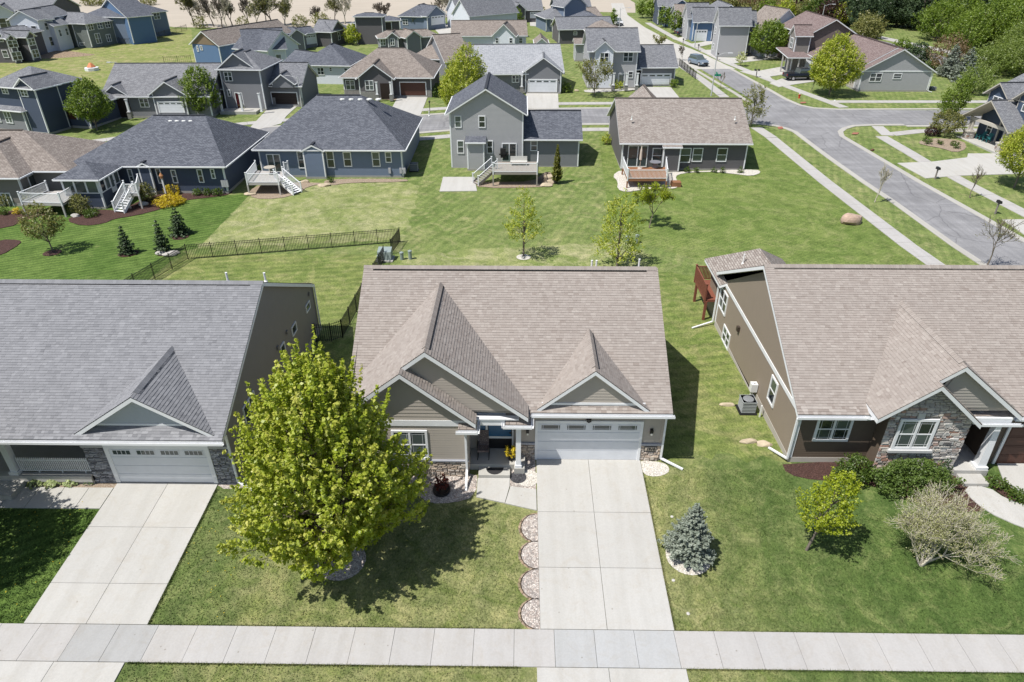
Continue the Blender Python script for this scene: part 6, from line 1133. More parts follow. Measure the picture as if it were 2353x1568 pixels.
def conifer(label, bu, bv, vt, wpx, m, name='spruce_tree', base=None, h=None, w=None, levels=None, cat='tree', droop=.25, group=None, lf=None, n_b=13):
    p = Vector(base) if base else gr(bu, bv); s = pxm(p); H = h or aty(bu, vt, p.y)[2]-p.z; rad = (w or wpx/s)/2; rt = thing(name, label, cat, p, 0, group); g = np.random.default_rng(int(abs(p.x*17+p.y*3))); lf = lf or max(.09, 2.6/s)
    levels = levels or max(8, int(H/.32)); P, Nn, T = [], [], []; segs = [[0, 0, -.1, 0, 0, H*.97, H*.02, .01]]
    for i in range(levels):
        t = (i+.3)/levels; z = H*(.06+.92*t); r = rad*(1-t)**.85*g.uniform(.82, 1.12)+.06; nb = max(5, int(n_b*(1-t*.6)))
        for j in range(nb):
            a = 2*math.pi*(j+g.random()*.9)/nb+i; rl = r*g.uniform(.65, 1.15); nn_ = max(8, int(rl/lf*9)); u = g.random(nn_)**.7; d = np.array([math.cos(a), math.sin(a), 0]); sd = np.array([-d[1], d[0], 0])
            wv = rl*.34*(1.1-u); q = d*(u*rl)[:, None]+sd*(g.uniform(-1, 1, nn_)*wv)[:, None]; q[:, 2] += z-droop*rl*u+.18*rl*u**3+g.normal(size=nn_)*lf*.35; P.append(q); Nn.append(d*.3+np.array([0, 0, 1])+g.normal(size=(nn_, 3))*.5); T.append(np.clip(.25+.5*u+g.normal(size=nn_)*.12, 0, 1))
            segs.append([0, 0, z, *(d*rl*.9+np.array([0, 0, z-droop*rl*.8])), .02, .006])
    P, Nn, T = np.concatenate(P), np.concatenate(Nn), np.concatenate(T); v, f = quads(P, Nn, lf*RNG.uniform(.8, 1.5, len(P)), .5); npmesh('foliage', v, f, m, rt, T); segmesh('trunk', segs, M_DARKBARK, rt, 4); return rt
def bare(label, bu, bv, vt, name='bare_tree', depth=5, ang=.42, upb=.3, r=None, bark=None, buds=None, base=None, h=None, kids=(2, 3), trunk=.28, group=None, seed=None, shrink=.74, budn=1, budsize=None, lean=(0, 0), wide=1.0):
    p = Vector(base) if base else gr(bu, bv); s = pxm(p); H = h or aty(bu, vt, p.y)[2]-p.z; seed = seed if seed is not None else int(abs(p.x*11+p.y*5)); g = np.random.default_rng(seed); rt = thing(name, label, 'tree', p, 0, group); tips = []
    segs = None
    for L0 in (lean if isinstance(lean, list) else [lean]): segs = grow((0, 0, -.05), (L0[0], L0[1], 1), H*trunk, r or H*.018, depth, g, ang, kids, upb, shrink, segs, .12, tips)
    S = np.array(segs); k = H/max(S[:, 5].max(), .1); S[:, :6] *= k; S[:, [0, 1, 3, 4]] *= wide; mn = .25/s*1.7; S[:, 6:] = np.maximum(S[:, 6:], mn)
    segmesh('branches', S, bark or M_BARK, rt, 3)
    if buds is not None:
        q = S[:, 3:6][S[:, 7] < np.median(S[:, 7])*1.2]; q = np.repeat(q, budn, 0)+g.normal(size=(len(q)*budn, 3))*.12*H/6; lf = budsize or max(.06, 2.2/s); v, f = quads(q, g.normal(size=q.shape), lf*RNG.uniform(.6, 1.3, len(q))); npmesh('buds', v, f, buds, rt, np.clip(g.normal(.5, .2, len(q)), 0, 1))
    return rt
def shrub(label, bu, bv, wpx, m, h=.6, name='shrub', base=None, w=None, d=None, dens=1.0, leaf=None, cat='shrub', group=None, flat_=1.0, seed=None):
    p = Vector(base) if base else gr(bu, bv); s = pxm(p); rad = (w or wpx/s)/2; lf = leaf or max(.05, 2.6/s); rt = thing(name, label, cat, p, 0, group); seed = seed or int(abs(p.x*19+p.y*23)); dd = d or 1
    n = int(dens*(rad*2*h+rad*rad*3*dd)/(lf*lf)*6); P, nr, tone, c = crown_pts([(0, .8), (.4, 1), (.75, .8), (1, .3)], 0.02, h, rad, max(20, n//8), 8, lf*1.6, lf*.7, seed=seed, inner=.3); P[:, 1] *= dd
    v, f = quads(P, nr, lf*RNG.uniform(.7, 1.4, len(P))); npmesh('foliage', v, f, m, rt, tone)
    segmesh('stems', [[0, 0, -.05, q[0]*.8, q[1]*.8*dd, q[2]*.8, .015, .006] for q in c[:14]], M_BARK, rt, 3); return rt
def rock(label, p, w, d, h, m, rz=0, name='boulder', group=None, seed=1, cat='rock'):
    bm = bmesh.new(); bmesh.ops.create_icosphere(bm, subdivisions=3, radius=1); g = random.Random(seed); ax = [(Vector((g.gauss(0, 1), g.gauss(0, 1), g.gauss(0, 1))).normalized(), g.uniform(.62, .9)) for _ in range(9)]
    for v in bm.verts:
        q = v.co.normalized(); s = min([1.0]+[c/max(q.dot(a), 1e-3) for a, c in ax if q.dot(a) > 0]); v.co = q*s*(1+g.uniform(-.015, .015))
    bm.transform(Matrix.Translation(p) @ Matrix.Rotation(rz, 4, 'Z') @ Matrix.Diagonal((w/2, d/2, h*.62, 1))); me = bpy.data.meshes.new(name); bm.to_mesh(me); bm.free(); me.materials.append(m); o = bpy.data.objects.new(name, me); C.objects.link(o)
    return tag(o, label, cat, group)
PINKROCK = flat('pinkish granite', (.45, .33, .26), .9, .2, .3, 3); TANROCKM = flat('tan limestone', (.48, .4, .29), .9, .2, .25, 4); GREYROCK = flat('pale grey rock', (.42, .4, .37), .9, .2, .25, 4)
# ---------------------------------------------------------------- the big maple and the planting round the near houses
def maple():
    p = Vector((-7.6, 20.1, .18)); rt = thing('maple_tree', 'large bright yellow green maple in front of the middle house', 'tree', p); H = 10.0
    prof = [(0, .3), (.08, .7), (.18, .93), (.28, 1), (.45, .92), (.62, .74), (.78, .52), (.92, .32), (1, .16)]
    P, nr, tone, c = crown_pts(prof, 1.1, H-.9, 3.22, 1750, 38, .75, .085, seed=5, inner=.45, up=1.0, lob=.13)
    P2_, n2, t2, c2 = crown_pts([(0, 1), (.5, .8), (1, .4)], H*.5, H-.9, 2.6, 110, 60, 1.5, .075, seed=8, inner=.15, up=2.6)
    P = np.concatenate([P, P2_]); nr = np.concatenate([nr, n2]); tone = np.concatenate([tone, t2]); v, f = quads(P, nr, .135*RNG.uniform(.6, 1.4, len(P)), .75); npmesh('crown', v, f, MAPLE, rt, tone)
    g = np.random.default_rng(3); segs = [[0, 0, -.1, 0, 0, 2, .17, .14], [0, 0, 2, .1, .1, 5, .14, .08], [.1, .1, 5, 0, 0, H*.9, .08, .02]]
    for q in c[g.choice(len(c), 220)]: z0 = max(1.3, q[2]-1.6); segs.append([0, 0, z0, q[0]*.6, q[1]*.6, z0+(q[2]-z0)*.5, .05, .03]); segs.append([q[0]*.6, q[1]*.6, z0+(q[2]-z0)*.5, q[0], q[1], q[2], .03, .008])
    segmesh('trunk', segs, M_BARK, rt, 6)
maple()
conifer('small blue spruce in a white rock ring right of the driveway', 0, 0, 0, 0, SPRUCE, base=(7.2, 20.2, .19), h=3.05, w=2.15, lf=.08, levels=18, n_b=22, droop=.05)
tree('young lime green maple with a leaning trunk on the right front lawn', 0, 0, 0, 0, LIME, [(0, .25), (.15, .8), (.4, 1), (.7, .75), (1, .2)], lob=.25, base=(12.3, 20.55, .21), h=4.3, w=1.85, clear=.3, leaf=.085, dens=.5, lean=.16, shoot=.3, seed=77)
bare('wide leaning shrub with bare pale twigs and buds on the right front lawn', 0, 0, 0, 'bare_shrub', 5, .5, .22, .07, M_PALEBARK, leaf_mat('pale green buds', (.27, .28, .12), (.38, .39, .18), (.5, .5, .26), .3), base=(16.8, 19.8, .18), h=3.5, kids=(2, 3), trunk=.2, seed=12, shrink=.8, budn=2, budsize=.05, lean=[(.8, .35), (.25, .5), (1.2, .35), (-.2, .3), (.6, .1)], wide=1.22)
tree('tree just outside the left edge shading the left front lawn', 0, 0, 0, 0, DEEP, ROUND, base=(-26.4, 18.9, .15), h=8.5, w=8.2, leaf=.17, clear=.2, seed=31)
for i, (x, y, w_, lb) in enumerate([(-22.8, 23.95, .8, 'hosta nearest the left edge in the tan gravel bed'), (-22.02, 24.0, .8, 'hosta second from the left, below the porch rail'), (-21.2, 24.05, .75, 'round hosta in the middle of the tan gravel bed'), (-20.35, 24.05, .55, 'small dark daylily at the right end of the tan gravel bed')]):
    t = thing('hosta' if i < 3 else 'daylily', lb, 'plant', (x, y, zg(y)+.02), 0, 'plants below the porch rail'); n = 150 if i < 3 else 90; g = np.random.default_rng(40+i); a = g.random(n)*6.28; r_ = w_/2*g.random(n)**.6; P = np.stack([r_*np.cos(a), r_*np.sin(a), .32*(1-(r_/(w_/2))**2*.75)*g.uniform(.8, 1.1, n)], 1); nn_ = np.stack([np.cos(a)*.5, np.sin(a)*.5, np.ones(n)*.9], 1)+g.normal(size=(n, 3))*.2
    v, f = quads(P, nn_, g.uniform(.13, .24, n)*(.7 if i == 3 else 1), .5 if i < 3 else .25); npmesh('leaves', v, f, HOSTA if i < 3 else DEEP, t, g.random(n))
t = thing('potted_shrub', 'dark red leaved shrub in a black ring beside the downspout', 'shrub', (-3.6, 23.75, zg(23.7)+.02)); m = Mb(); m.lathe((-3.6, 23.75, zg(23.7)), [(.42, 0), (.42, .12), (.36, .12), (.3, .06)], 18); m.build('ring', M_BLACK, t)
P, nr, tone, c = crown_pts([(0, .5), (.6, 1), (1, .5)], .1, .7, .32, 60, 8, .2, .04, seed=4); v, f = quads(P, nr, np.full(len(P), .1)); npmesh('foliage', v, f, RED, t, tone)
t = thing('flower_pot', 'yellow green plant in a dark pot beside the porch column', 'plant pot', (-.38, 25.5, .82)); m = Mb(); m.lathe((-.38, 25.5, .82), [(.11, 0), (.16, .28), (.13, .28)], 12); m.build('pot', M_BLACK, t)
P, nr, tone, c = crown_pts([(0, .7), (.6, 1), (1, .5)], .28, .72, .28, 45, 8, .12, .04, seed=6); v, f = quads(P, nr, np.full(len(P), .1)); npmesh('foliage', v, f, YELLOW, t, tone)
def rocker():
    t = thing('rocking_chair', 'rocking chair with a patterned cushion on the front porch', 'chair', (-1.72, 25.85, .82)); x, y, z = -1.72, 25.85, .82; cu, nt_, b_ = mat('leaf pattern fabric', .9); vo = N(nt_, 'ShaderNodeTexVoronoi', Scale=9); nt_.links.new(coords(nt_, 'Object'), vo.inputs['Vector']); nt_.links.new(ramp(nt_, vo.outputs['Distance'], [(.1, (.3, .25, .22)), (.45, (.09, .07, .07)), (.7, (.2, .16, .15))]), b_.inputs['Base Color'])
    m = Mb(); m.prism([Vector((x-.27, y-.3, z+.5)), Vector((x+.27, y-.3, z+.5)), Vector((x+.27, y+.25, z+.44)), Vector((x-.27, y+.25, z+.44))], .1); m.build('seat', cu, t); m = Mb(); m.prism([Vector((x-.26, y+.2, z+.5)), Vector((x+.26, y+.2, z+.5)), Vector((x+.24, y+.42, z+1.2)), Vector((x-.24, y+.42, z+1.2))], .12); m.build('backrest', cu, t)
    for s_ in (-1, 1):
        m = Mb(); m.tube([(x+s_*.27, y-.5, z+.1), (x+s_*.27, y-.25, z+.03), (x+s_*.27, y+.1, z+.02), (x+s_*.27, y+.45, z+.12)], [.02]*4, 5); m.build('rocker', M_BLACK, t)
        for dy in (-.28, .22): m = Mb(); m.beam((x+s_*.27, y+dy, z+.04), (x+s_*.27, y+dy, z+.68), .03); m.build('leg', M_BLACK, t)
        m = Mb(); m.beam((x+s_*.29, y-.3, z+.68), (x+s_*.29, y+.25, z+.68), .05, .03); m.build('armrest', M_BLACK, t)
rocker()
m = Mb(); m.poly([(-1.15+.43*math.cos(t), 25.1+.5*math.sin(t), .665) for t in [math.pi+i*math.pi/10 for i in range(11)]]); tag(m.build('doormat', flat('dark doormat', (.03, .03, .032), .95)), 'half round dark doormat on the porch step', 'doormat')
for i, (x, y, w, d, h, sd_) in enumerate([(18.35, 24.15, 4.0, .45, 1.5, 3), (15.9, 24.7, 1.6, .8, 1.35, 5)]): shrub(['long dense green hedge under the stone gable window', 'feathery dark green juniper left of the stone gable'][i], 0, 0, 0, HEDGE if i == 0 else DEEP, h, 'hedge' if i == 0 else 'shrub', base=(x, y, zg(y)), w=w, d=d, leaf=.085, seed=sd_, dens=1.3)
shrub('narrow upright green shrub at the right end of the hedge', 0, 0, 0, PINE, 1.4, base=(19.9, 24.5, zg(24.5)), w=.5, leaf=.07); 
drape('front_walk', [smooth_poly([(20.9, 24.3), (20.9, 23.3), (21.6, 22.3), (23.2, 21.3), (26, 20.6), (26, 22.2), (24, 22.8), (22.5, 23.5), (22.1, 24.3)], 1)], .05, M_CONC, .08, kind='structure'); drape('driveway', [[(23.4, 25.85), (22.9, 24.2), (24.2, 22.9), (27, 22.2), (33, 22.2), (33, 25.85)]], .054, M_CONC, .08, kind='structure')
drape('mulch_bed', [smooth_poly([(22.3, 24.9), (22.3, 23.7), (23.4, 23.0), (24.6, 22.75), (23.6, 23.4), (22.8, 24.9)], 1)], .062, M_MULCH, kind='structure')
for i, (x, y) in enumerate([(22.55, 24.35), (23.0, 23.55)]): shrub(['grassy green clump nearest the right porch column', 'grassy green clump lower in the mulch strip by the right walk'][i], 0, 0, 0, DEEP, .45, 'grass_clump', base=(x, y, zg(y)), w=.8, leaf=.09)
# air conditioner, rocks, pipes beside the khaki wall
def ac(label, p, w=.85, h=.85):
    t = thing('air_conditioner', label, 'air conditioner', p); x, y, z = p; m = Mb(); m.box(x-w/2-.1, x+w/2+.1, y-w/2-.1, y+w/2+.1, z, z+.08); m.build('pad', M_BLACK, t); G = flat('grey metal casing', (.33, .35, .36), .5); m = Mb(); m.box(x-w/2+.02, x+w/2-.02, y-w/2+.02, y+w/2-.02, z+.08, z+h); m.build('core', flat('dark coil', (.05, .055, .06), .6), t); 
    for i in range(6): m = Mb(); zz = z+.12+i*(h-.2)/6; m.box(x-w/2, x+w/2, y-w/2, y+w/2, zz, zz+.045); m.build('louvre', G, t)
    m = Mb(); m.box(x-w/2-.01, x+w/2+.01, y-w/2-.01, y+w/2+.01, z+h-.06, z+h); m.build('top', G, t); m = Mb(); m.lathe((x, y, z+h+.001), [(w*.4, 0), (w*.36, .03), (.1, .05), (.0, .05)], 16); m.build('fan_guard', flat('fan guard', (.2, .21, .22), .5), t)
ac('pale air conditioner standing against the khaki side wall', (12.45, 30.3, zg(30.3)), .75, .8); t = thing('utility_pipes', 'white meter pipes behind the air conditioner on the khaki wall', 'pipes', (13.0, 31, .3))
for y, hh in ((31.3, 1.5), (31.5, 1.3), (29.7, 1.1)): m = Mb(); m.beam((13.0, y, .3), (13.0, y, hh), .07); m.build('pipe', flat('white plastic', (.72, .72, .7), .5), t)
m = Mb(); m.box(12.85, 13.2, 31.2, 31.55, .9, 1.4); m.build('meter_box', MC['white plastic'], t)
for i, (x, y, w, d, h) in enumerate([(11.55, 30.8, .9, .35, .2), (11.75, 27.45, .95, .4, .25), (12.5, 27.25, 1.0, .45, .3)]): rock(['flat tan stone beside the air conditioner', 'left one of the two flat tan stones by the khaki wall', 'right one of the two flat tan stones by the khaki wall'][i], (x, y, zg(y)+.05), w, d, h, TANROCKM, seed=i+3, name='flat_stone', group='flat tan stones by the khaki wall', cat='stone')
m = Mb(); m.beam((12.98, 27.0, .5), (12.98, 27.6, .5), .5, .7) if 0 else None
for i, q in enumerate([(6.9, 22.31), (6.62, 19.43) if 0 else (6.35, 18.95), (6.65, 17.43)]): m = Mb(); m.lathe((q[0], q[1], zg(q[1])), [(.07, 0), (.07, .03), (.03, .04)], 10); tag(m.build('sprinkler_cap', flat('pale cap', (.5, .48, .44), .6)), 'small pale round cap in the lawn, %s of three beside the driveway' % ('uppermost', 'middle', 'lowest')[i], 'cap', 'caps in the lawn beside the driveway')
# red deck behind the right house
t = thing('wooden_deck', 'red brown raised deck behind the right house', 'deck', (13.2, 44, 0)); RDK = flat('red deck stain', (.2, .07, .045), .7); m = Mb(); m.box(12.55, 15.5, 41.3, 44.4, 1.25, 1.42); m.build('deck_floor', RDK, t); railing(t, [(15.5, 44.4), (12.55, 44.4), (12.55, 41.3)], 1.42, 1.05, .1, RDK, bw=.06)
for y in (41.3, 44.1): m = Mb(); m.beam((12.65, y, -.3), (12.65, y, 1.3), .16); m.build('deck_post', RDK, t)
# grass blades standing up in the near lawns, thicker along the slab edges
def blades():
    g = np.random.default_rng(99); n = 130000; x = g.uniform(-14.2, 28, n); y = g.uniform(13.2, 25.3, n); e = 26000
    xe = g.uniform(-14.2, 28, e); ye = np.where(g.random(e) < .5, 15.1-abs(g.normal(size=e))*.03+.02, 16.68+abs(g.normal(size=e))*.03-.02); e2 = 7000; xd = np.where(g.random(e2) < .5, 6.0+abs(g.normal(size=e2))*.03-.02, -14.2+abs(g.normal(size=e2))*.03-.01); yd = g.uniform(16.7, 25, e2)
    n3 = 22000; x3 = g.uniform(-26, -19.03, n3); y3 = g.uniform(16.7, 22.4, n3); x = np.concatenate([x, xe, xd, x3]); y = np.concatenate([y, ye, yd, y3]); n = len(x)
    k = ~((x > .1) & (x < 5.98)) & ~((y > 15.12) & (y < 16.67)) & ~((x > 5.98) & (x < 6.1) & (y < 15.1)) & ~((x < .9) & (x > -2.1) & (y > 22.5)) & ~((x < -1.9) & (x > -8.2) & (y > 22.9)) & ~((x > 13) & (y > 22.6)) & ~((x > 20.8) & (y > 20.5)) & ~((x < -12.6) & (x > -14.3) & (y > 23.7)) & ~(((x-7.2)**2+(y-20.15)**2) < .9) & ~(((x+7.4)**2+(y-19.75)**2) < 1.0) & ~((x < -19.02) & (y < 16.7)) & ~((x > 6) & (x < 7.4) & (y > 24.7))
    x, y = x[k], y[k]; n = len(x); z = np.array([zg(q) for q in y]); h = g.uniform(.035, .085, n); a = g.random(n)*6.28; w = g.uniform(.012, .024, n); la = g.random(n)*6.28; ln = h*g.uniform(.2, 1.1, n)
    P = np.stack([np.stack([x-np.cos(a)*w, y-np.sin(a)*w, z], 1), np.stack([x+np.cos(a)*w, y+np.sin(a)*w, z], 1), np.stack([x+np.cos(la)*ln, y+np.sin(la)*ln, z+h], 1)], 1).reshape(-1, 3); F = np.arange(n*3).reshape(-1, 3)
    left = x < -18.9
    for nm, kk, mm in (('grass', ~left, G_FX), ('grass', left, G_LUSH)): o = npmesh(nm, P.reshape(-1, 3, 3)[kk].reshape(-1, 3), np.arange(kk.sum()*3).reshape(-1, 3), mm); o['kind'] = 'stuff'; o['label'] = 'short grass blades of the %s lawn' % ('left front' if kk is left else 'middle and right front')
    q = g.random((150, 2)); P = np.stack([-23+q[:, 0]*12, 16.9+q[:, 1]*6, np.zeros(150)], 1); P = P[(P[:, 0] < -19.1) | (P[:, 0] > -14.1)]; P[:, 2] = [zg(t)+.06 for t in P[:, 1]]; v, f = quads(P, np.tile([0, 0, 1.], (len(P), 1)), np.full(len(P), .05), 1); o = npmesh('dandelions', v, f, YELLOW, None, np.full(len(P), .6)); o['kind'] = 'stuff'; o['label'] = 'yellow dandelions in the left lawns'
blades()
# ---------------------------------------------------------------- black aluminium fences
PK = Mb(); PK.beam((0, 0, .05), (0, 0, 1.3), .028); pk_me = None
def fence(label, pts, sp=.14, h=1.3, ob=True, post=2.0, name='fence'):
    global pk_me
    z0 = zg(pts[0][1]); t = thing(name, label, 'fence', (*pts[0], z0)); stf = Mb()
    for a, b in zip(pts, pts[1:]):
        L_ = math.hypot(b[0]-a[0], b[1]-a[1]); n = max(1, round(L_/post)); P = [ext(a, b, i/n) for i in range(n+1)]
        for p in P[:-1]+([P[-1]] if b == pts[-1] else []): m = Mb(); m.beam((*p, zg(p[1])-.1), (*p, zg(p[1])+h+.08), .06); m.build('post', M_BLACK, t)
        for p, q in zip(P, P[1:]):
            m = Mb()
            for zz in (.12, h-.22, h-.05): m.beam((*p, zg(p[1])+zz), (*q, zg(q[1])+zz), .022, .025)
            m.build('rail_panel', M_BLACK, t); l = math.hypot(q[0]-p[0], q[1]-p[1]); k = int(l/sp)
            for j in range(1, k):
                c = ext(p, q, j/k)
                if ob:
                    if pk_me is None: o = PK.build('picket', M_BLACK, None); pk_me = o.data; bpy.data.objects.remove(o)
                    o = bpy.data.objects.new('picket', pk_me); C.objects.link(o); o.parent = t.o; o.location = (c[0]-pts[0][0], c[1]-pts[0][1], zg(c[1])-z0); o.scale = (1, 1, h/1.3)
                else: stf.beam((*c, zg(c[1])+.05), (*c, zg(c[1])+h), .028)
    if stf.f: stf.build('picket', M_BLACK, t)['kind'] = 'stuff'
    return t
fence('black metal picket fence round the back lawn behind the left house', [(-29.6, 41.5), (-27.3, 51.3), (-10.45, 55.3), (-10.75, 52.6)], .125, 1.3); fence('black metal picket fence beside the middle house, running from the green box', [(-11.1, 51.2), (-11.4, 44), (-11.6, 38.4)], .14); fence('black metal gate section between the left house and the fence', [(-13.15, 37.8), (-12.2, 37.9), (-11.6, 38.4)], .13, name='gate')
fence('black metal fence beside the corner house along the concrete street', pg((1545, 150), (1560, 152), (1598, 183)), .2, 1.3); fence('distant black fence round the sloping lawn of the walkout houses', pg((200, 88), (290, 104), (340, 96), (430, 70)), .3, 1.3, False, 2.6); fence('short dark fence at the lower edge of the meadow', pg((378, 146), (440, 143)), .3, 1.2, False, 2.4)
# ---------------------------------------------------------------- utility boxes, boulder, mailboxes, lamps
GB = flat('grey green box paint', (.25, .3, .29), .5)
p = gr(886, 596); t = thing('transformer_box', 'grey green transformer box in the fence corner', 'utility box', p); m = Mb(); m.box(p.x-.7, p.x+.7, p.y-.7, p.y+.5, p.z, p.z+.12); m.build('pad', M_CURB, t); m = Mb(); m.box8([(p.x-.55, p.y-.5, p.z+.12), (p.x+.55, p.y-.5, p.z+.12), (p.x+.55, p.y+.4, p.z+.12), (p.x-.55, p.y+.4, p.z+.12), (p.x-.55, p.y-.42, p.z+.8), (p.x+.55, p.y-.42, p.z+.8), (p.x+.55, p.y+.4, p.z+.95), (p.x-.55, p.y+.4, p.z+.95)]); m.build('cabinet', GB, t)
for i, (u, v, hh) in enumerate([(924, 597, .65), (943, 596, .75), (1463, 559, .75), (1441, 561, .7), (872, 606, .7)]):
    p = gr(u, v); m = Mb(); m.lathe(p, [(.15, 0), (.15, hh-.1), (.17, hh-.1), (.17, hh), (.1, hh+.04)], 10); tag(m.build('cable_pedestal', GB), ['squat green cable pedestal just right of the fence corner', 'taller green cable pedestal, second right of the fence corner', 'pale green pedestal on the back lawn right of the taller maple', 'green pedestal half hidden behind the taller back maple', 'thin pale pedestal behind the roof beside the transformer box'][i], 'utility box', 'utility pedestals on the back lawns')
rock('large pinkish boulder on the lawn beside the right sidewalk', gr(1955, 513)+Vector((0, 0, .3)), 2.1, 1.4, 1.3, PINKROCK, .2, seed=8)
def mailbox(label, u, v, two_=False):
    p = gr(u, v); t = thing('mailbox', label, 'mailbox', p, 0, 'mailboxes along the streets'); m = Mb(); m.beam(p, p+Vector((0, 0, 1.05)), .12); m.build('post', flat('weathered post', (.25, .22, .2), .8), t)
    for dx in ((-.28, .28) if two_ else (0,)): m = Mb(); q = p+Vector((dx, 0, 1.08)); m.lathe(q, [(.1, 0), (.1, .01)], 6) if 0 else m.box8([(q.x-.14, q.y-.28, q.z), (q.x+.14, q.y-.28, q.z), (q.x+.14, q.y+.28, q.z), (q.x-.14, q.y+.28, q.z), (q.x-.1, q.y-.28, q.z+.24), (q.x+.1, q.y-.28, q.z+.24), (q.x+.1, q.y+.28, q.z+.24), (q.x-.1, q.y+.28, q.z+.24)]); m.build('box', M_BLACK, t)
for a in [('black mailbox beside the wide driveway of the navy porch house', 2148, 412), ('black mailbox nearest the right edge on the verge', 2286, 492), ('black mailbox beside the silver car\'s street verge', 1648, 139), ('twin black mailboxes on the verge left of the pickup', 1737, 178, True), ('black mailbox beyond the second driveway of the concrete street', 1604, 118), ('black mailbox by the brown porch house, farther up the street', 1569, 104)]: mailbox(*a)
def lamp(label, u, v, vt, du, arm=2.2):
    p = gr(u, v); H = aty(u, vt, p.y)[2]-p.z; t = thing('street_lamp', label, 'street lamp', p, 0, 'street lamps'); gm = flat('galvanised pole', (.45, .46, .46), .4, .5); m = Mb(); m.tube([p, p+Vector((0, 0, H*.5)), p+Vector((0, 0, H))], [.11, .085, .06], 8); m.build('pole', gm, t); d = arm*du; q = p+Vector((0, 0, H)); m = Mb(); m.tube([q-Vector((0, 0, .3)), q+Vector((d*.5, 0, .1)), q+Vector((d, 0, .12))], [.04]*3, 6); m.build('arm', gm, t); m = Mb(); e = q+Vector((d, 0, .1)); m.box(e.x-.35, e.x+.35, e.y-.16, e.y+.16, e.z-.08, e.z+.06); m.build('lamp_head', flat('pale lamp head', (.6, .6, .6), .4), t); return t
lamp('tall grey street lamp at the corner behind the brown ranch', 1634, 221, 124, .9); lamp('street lamp in front of the blue grey two-storey house', 694, 247, 176, -1); lamp('street lamp beside the tan and charcoal roofs, head to the left', 768, 90, 68, -1); lamp('street lamp on the concrete street beside the dark car', 1596, 110, 52, .8); lamp('street lamp rising behind the rosy roofed house', 1884, 66, 11, 1); lamp('street lamp at the far end of the concrete street', 1423, 64, 19, 1); lamp('street lamp head showing above the grey ranch roof by the meadow', 289, 178, 145, -1)
p = gr(1640, 205); t = thing('street_sign', 'green street name sign on the corner lamp post', 'sign', aty(1640, 172, p.y)); q = aty(1642, 173, p.y); m = Mb(); m.box(q.x, q.x+1.0, q.y-.02, q.y+.02, q.z-.15, q.z+.15); m.build('sign_blade', flat('green sign paint', (.0, .22, .13), .4), t); m = Mb(); m.box(q.x+.3, q.x+.34, q.y-.5, q.y+.5, q.z+.17, q.z+.42); m.build('sign_blade', MC['green sign paint'], t)
p = gr(1836, 226); t = thing('fire_hydrant', 'red fire hydrant with pale cap on the corner verge', 'fire hydrant', p); m = Mb(); m.lathe(p, [(.17, 0), (.17, .06), (.11, .08), (.11, .5), (.15, .52), (.15, .56), (.11, .6)], 10); m.beam(p+Vector((-.22, 0, .38)), p+Vector((.22, 0, .38)), .1); m.build('body', flat('red hydrant paint', (.45, .03, .02), .4), t); m = Mb(); m.lathe(p+Vector((0, 0, .6)), [(.12, 0), (.09, .1), (.03, .15)], 10); m.build('cap', flat('pale hydrant paint', (.5, .5, .5), .4), t)
for i, (u, v) in enumerate([(1672, 111), (502, 0)][:1]): p = gr(u, v); m = Mb(); m.lathe(p, [(.15, 0), (.1, .5), (.05, .6)], 8); tag(m.build('fire_hydrant', MC['red hydrant paint']), 'small distant red hydrant by the street lamp on the concrete street', 'fire hydrant')
p = gr(1836+82, 233); m = Mb(); m.lathe(p, [(.14, 0), (.12, .12), (.04, .2)], 8); tag(m.build('ground_lamp', flat('pale lamp head', (.6, .6, .6), .4)), 'tiny pale marker beside the corner sidewalk', 'marker')
p = gr(2004, 347); rock('small brown dirt clod on the kerb of the right street', p+Vector((0, 0, .1)), .5, .4, .3, flat('brown soil', (.14, .07, .045), .9), seed=4, name='clod', cat='clod')
# warning pads at the corner ramps
PAD = flat('red tactile pad', (.32, .13, .09), .8)
for i, q in enumerate([[(1786, 293), (1797, 292), (1800, 297), (1789, 298)], [(1960, 306), (1974, 306), (1970, 310), (1956, 310)], [(1838, 236), (1850, 235), (1853, 238), (1840, 239)]]): tag(drape('tactile_pad', [pg(*q)], .075, PAD), ['red tactile pad at the near left corner of the crossing', 'red tactile pad at the near right corner of the crossing', 'red tactile pad at the far corner by the hydrant'][i], 'tactile pad', 'red pads at the kerb ramps')
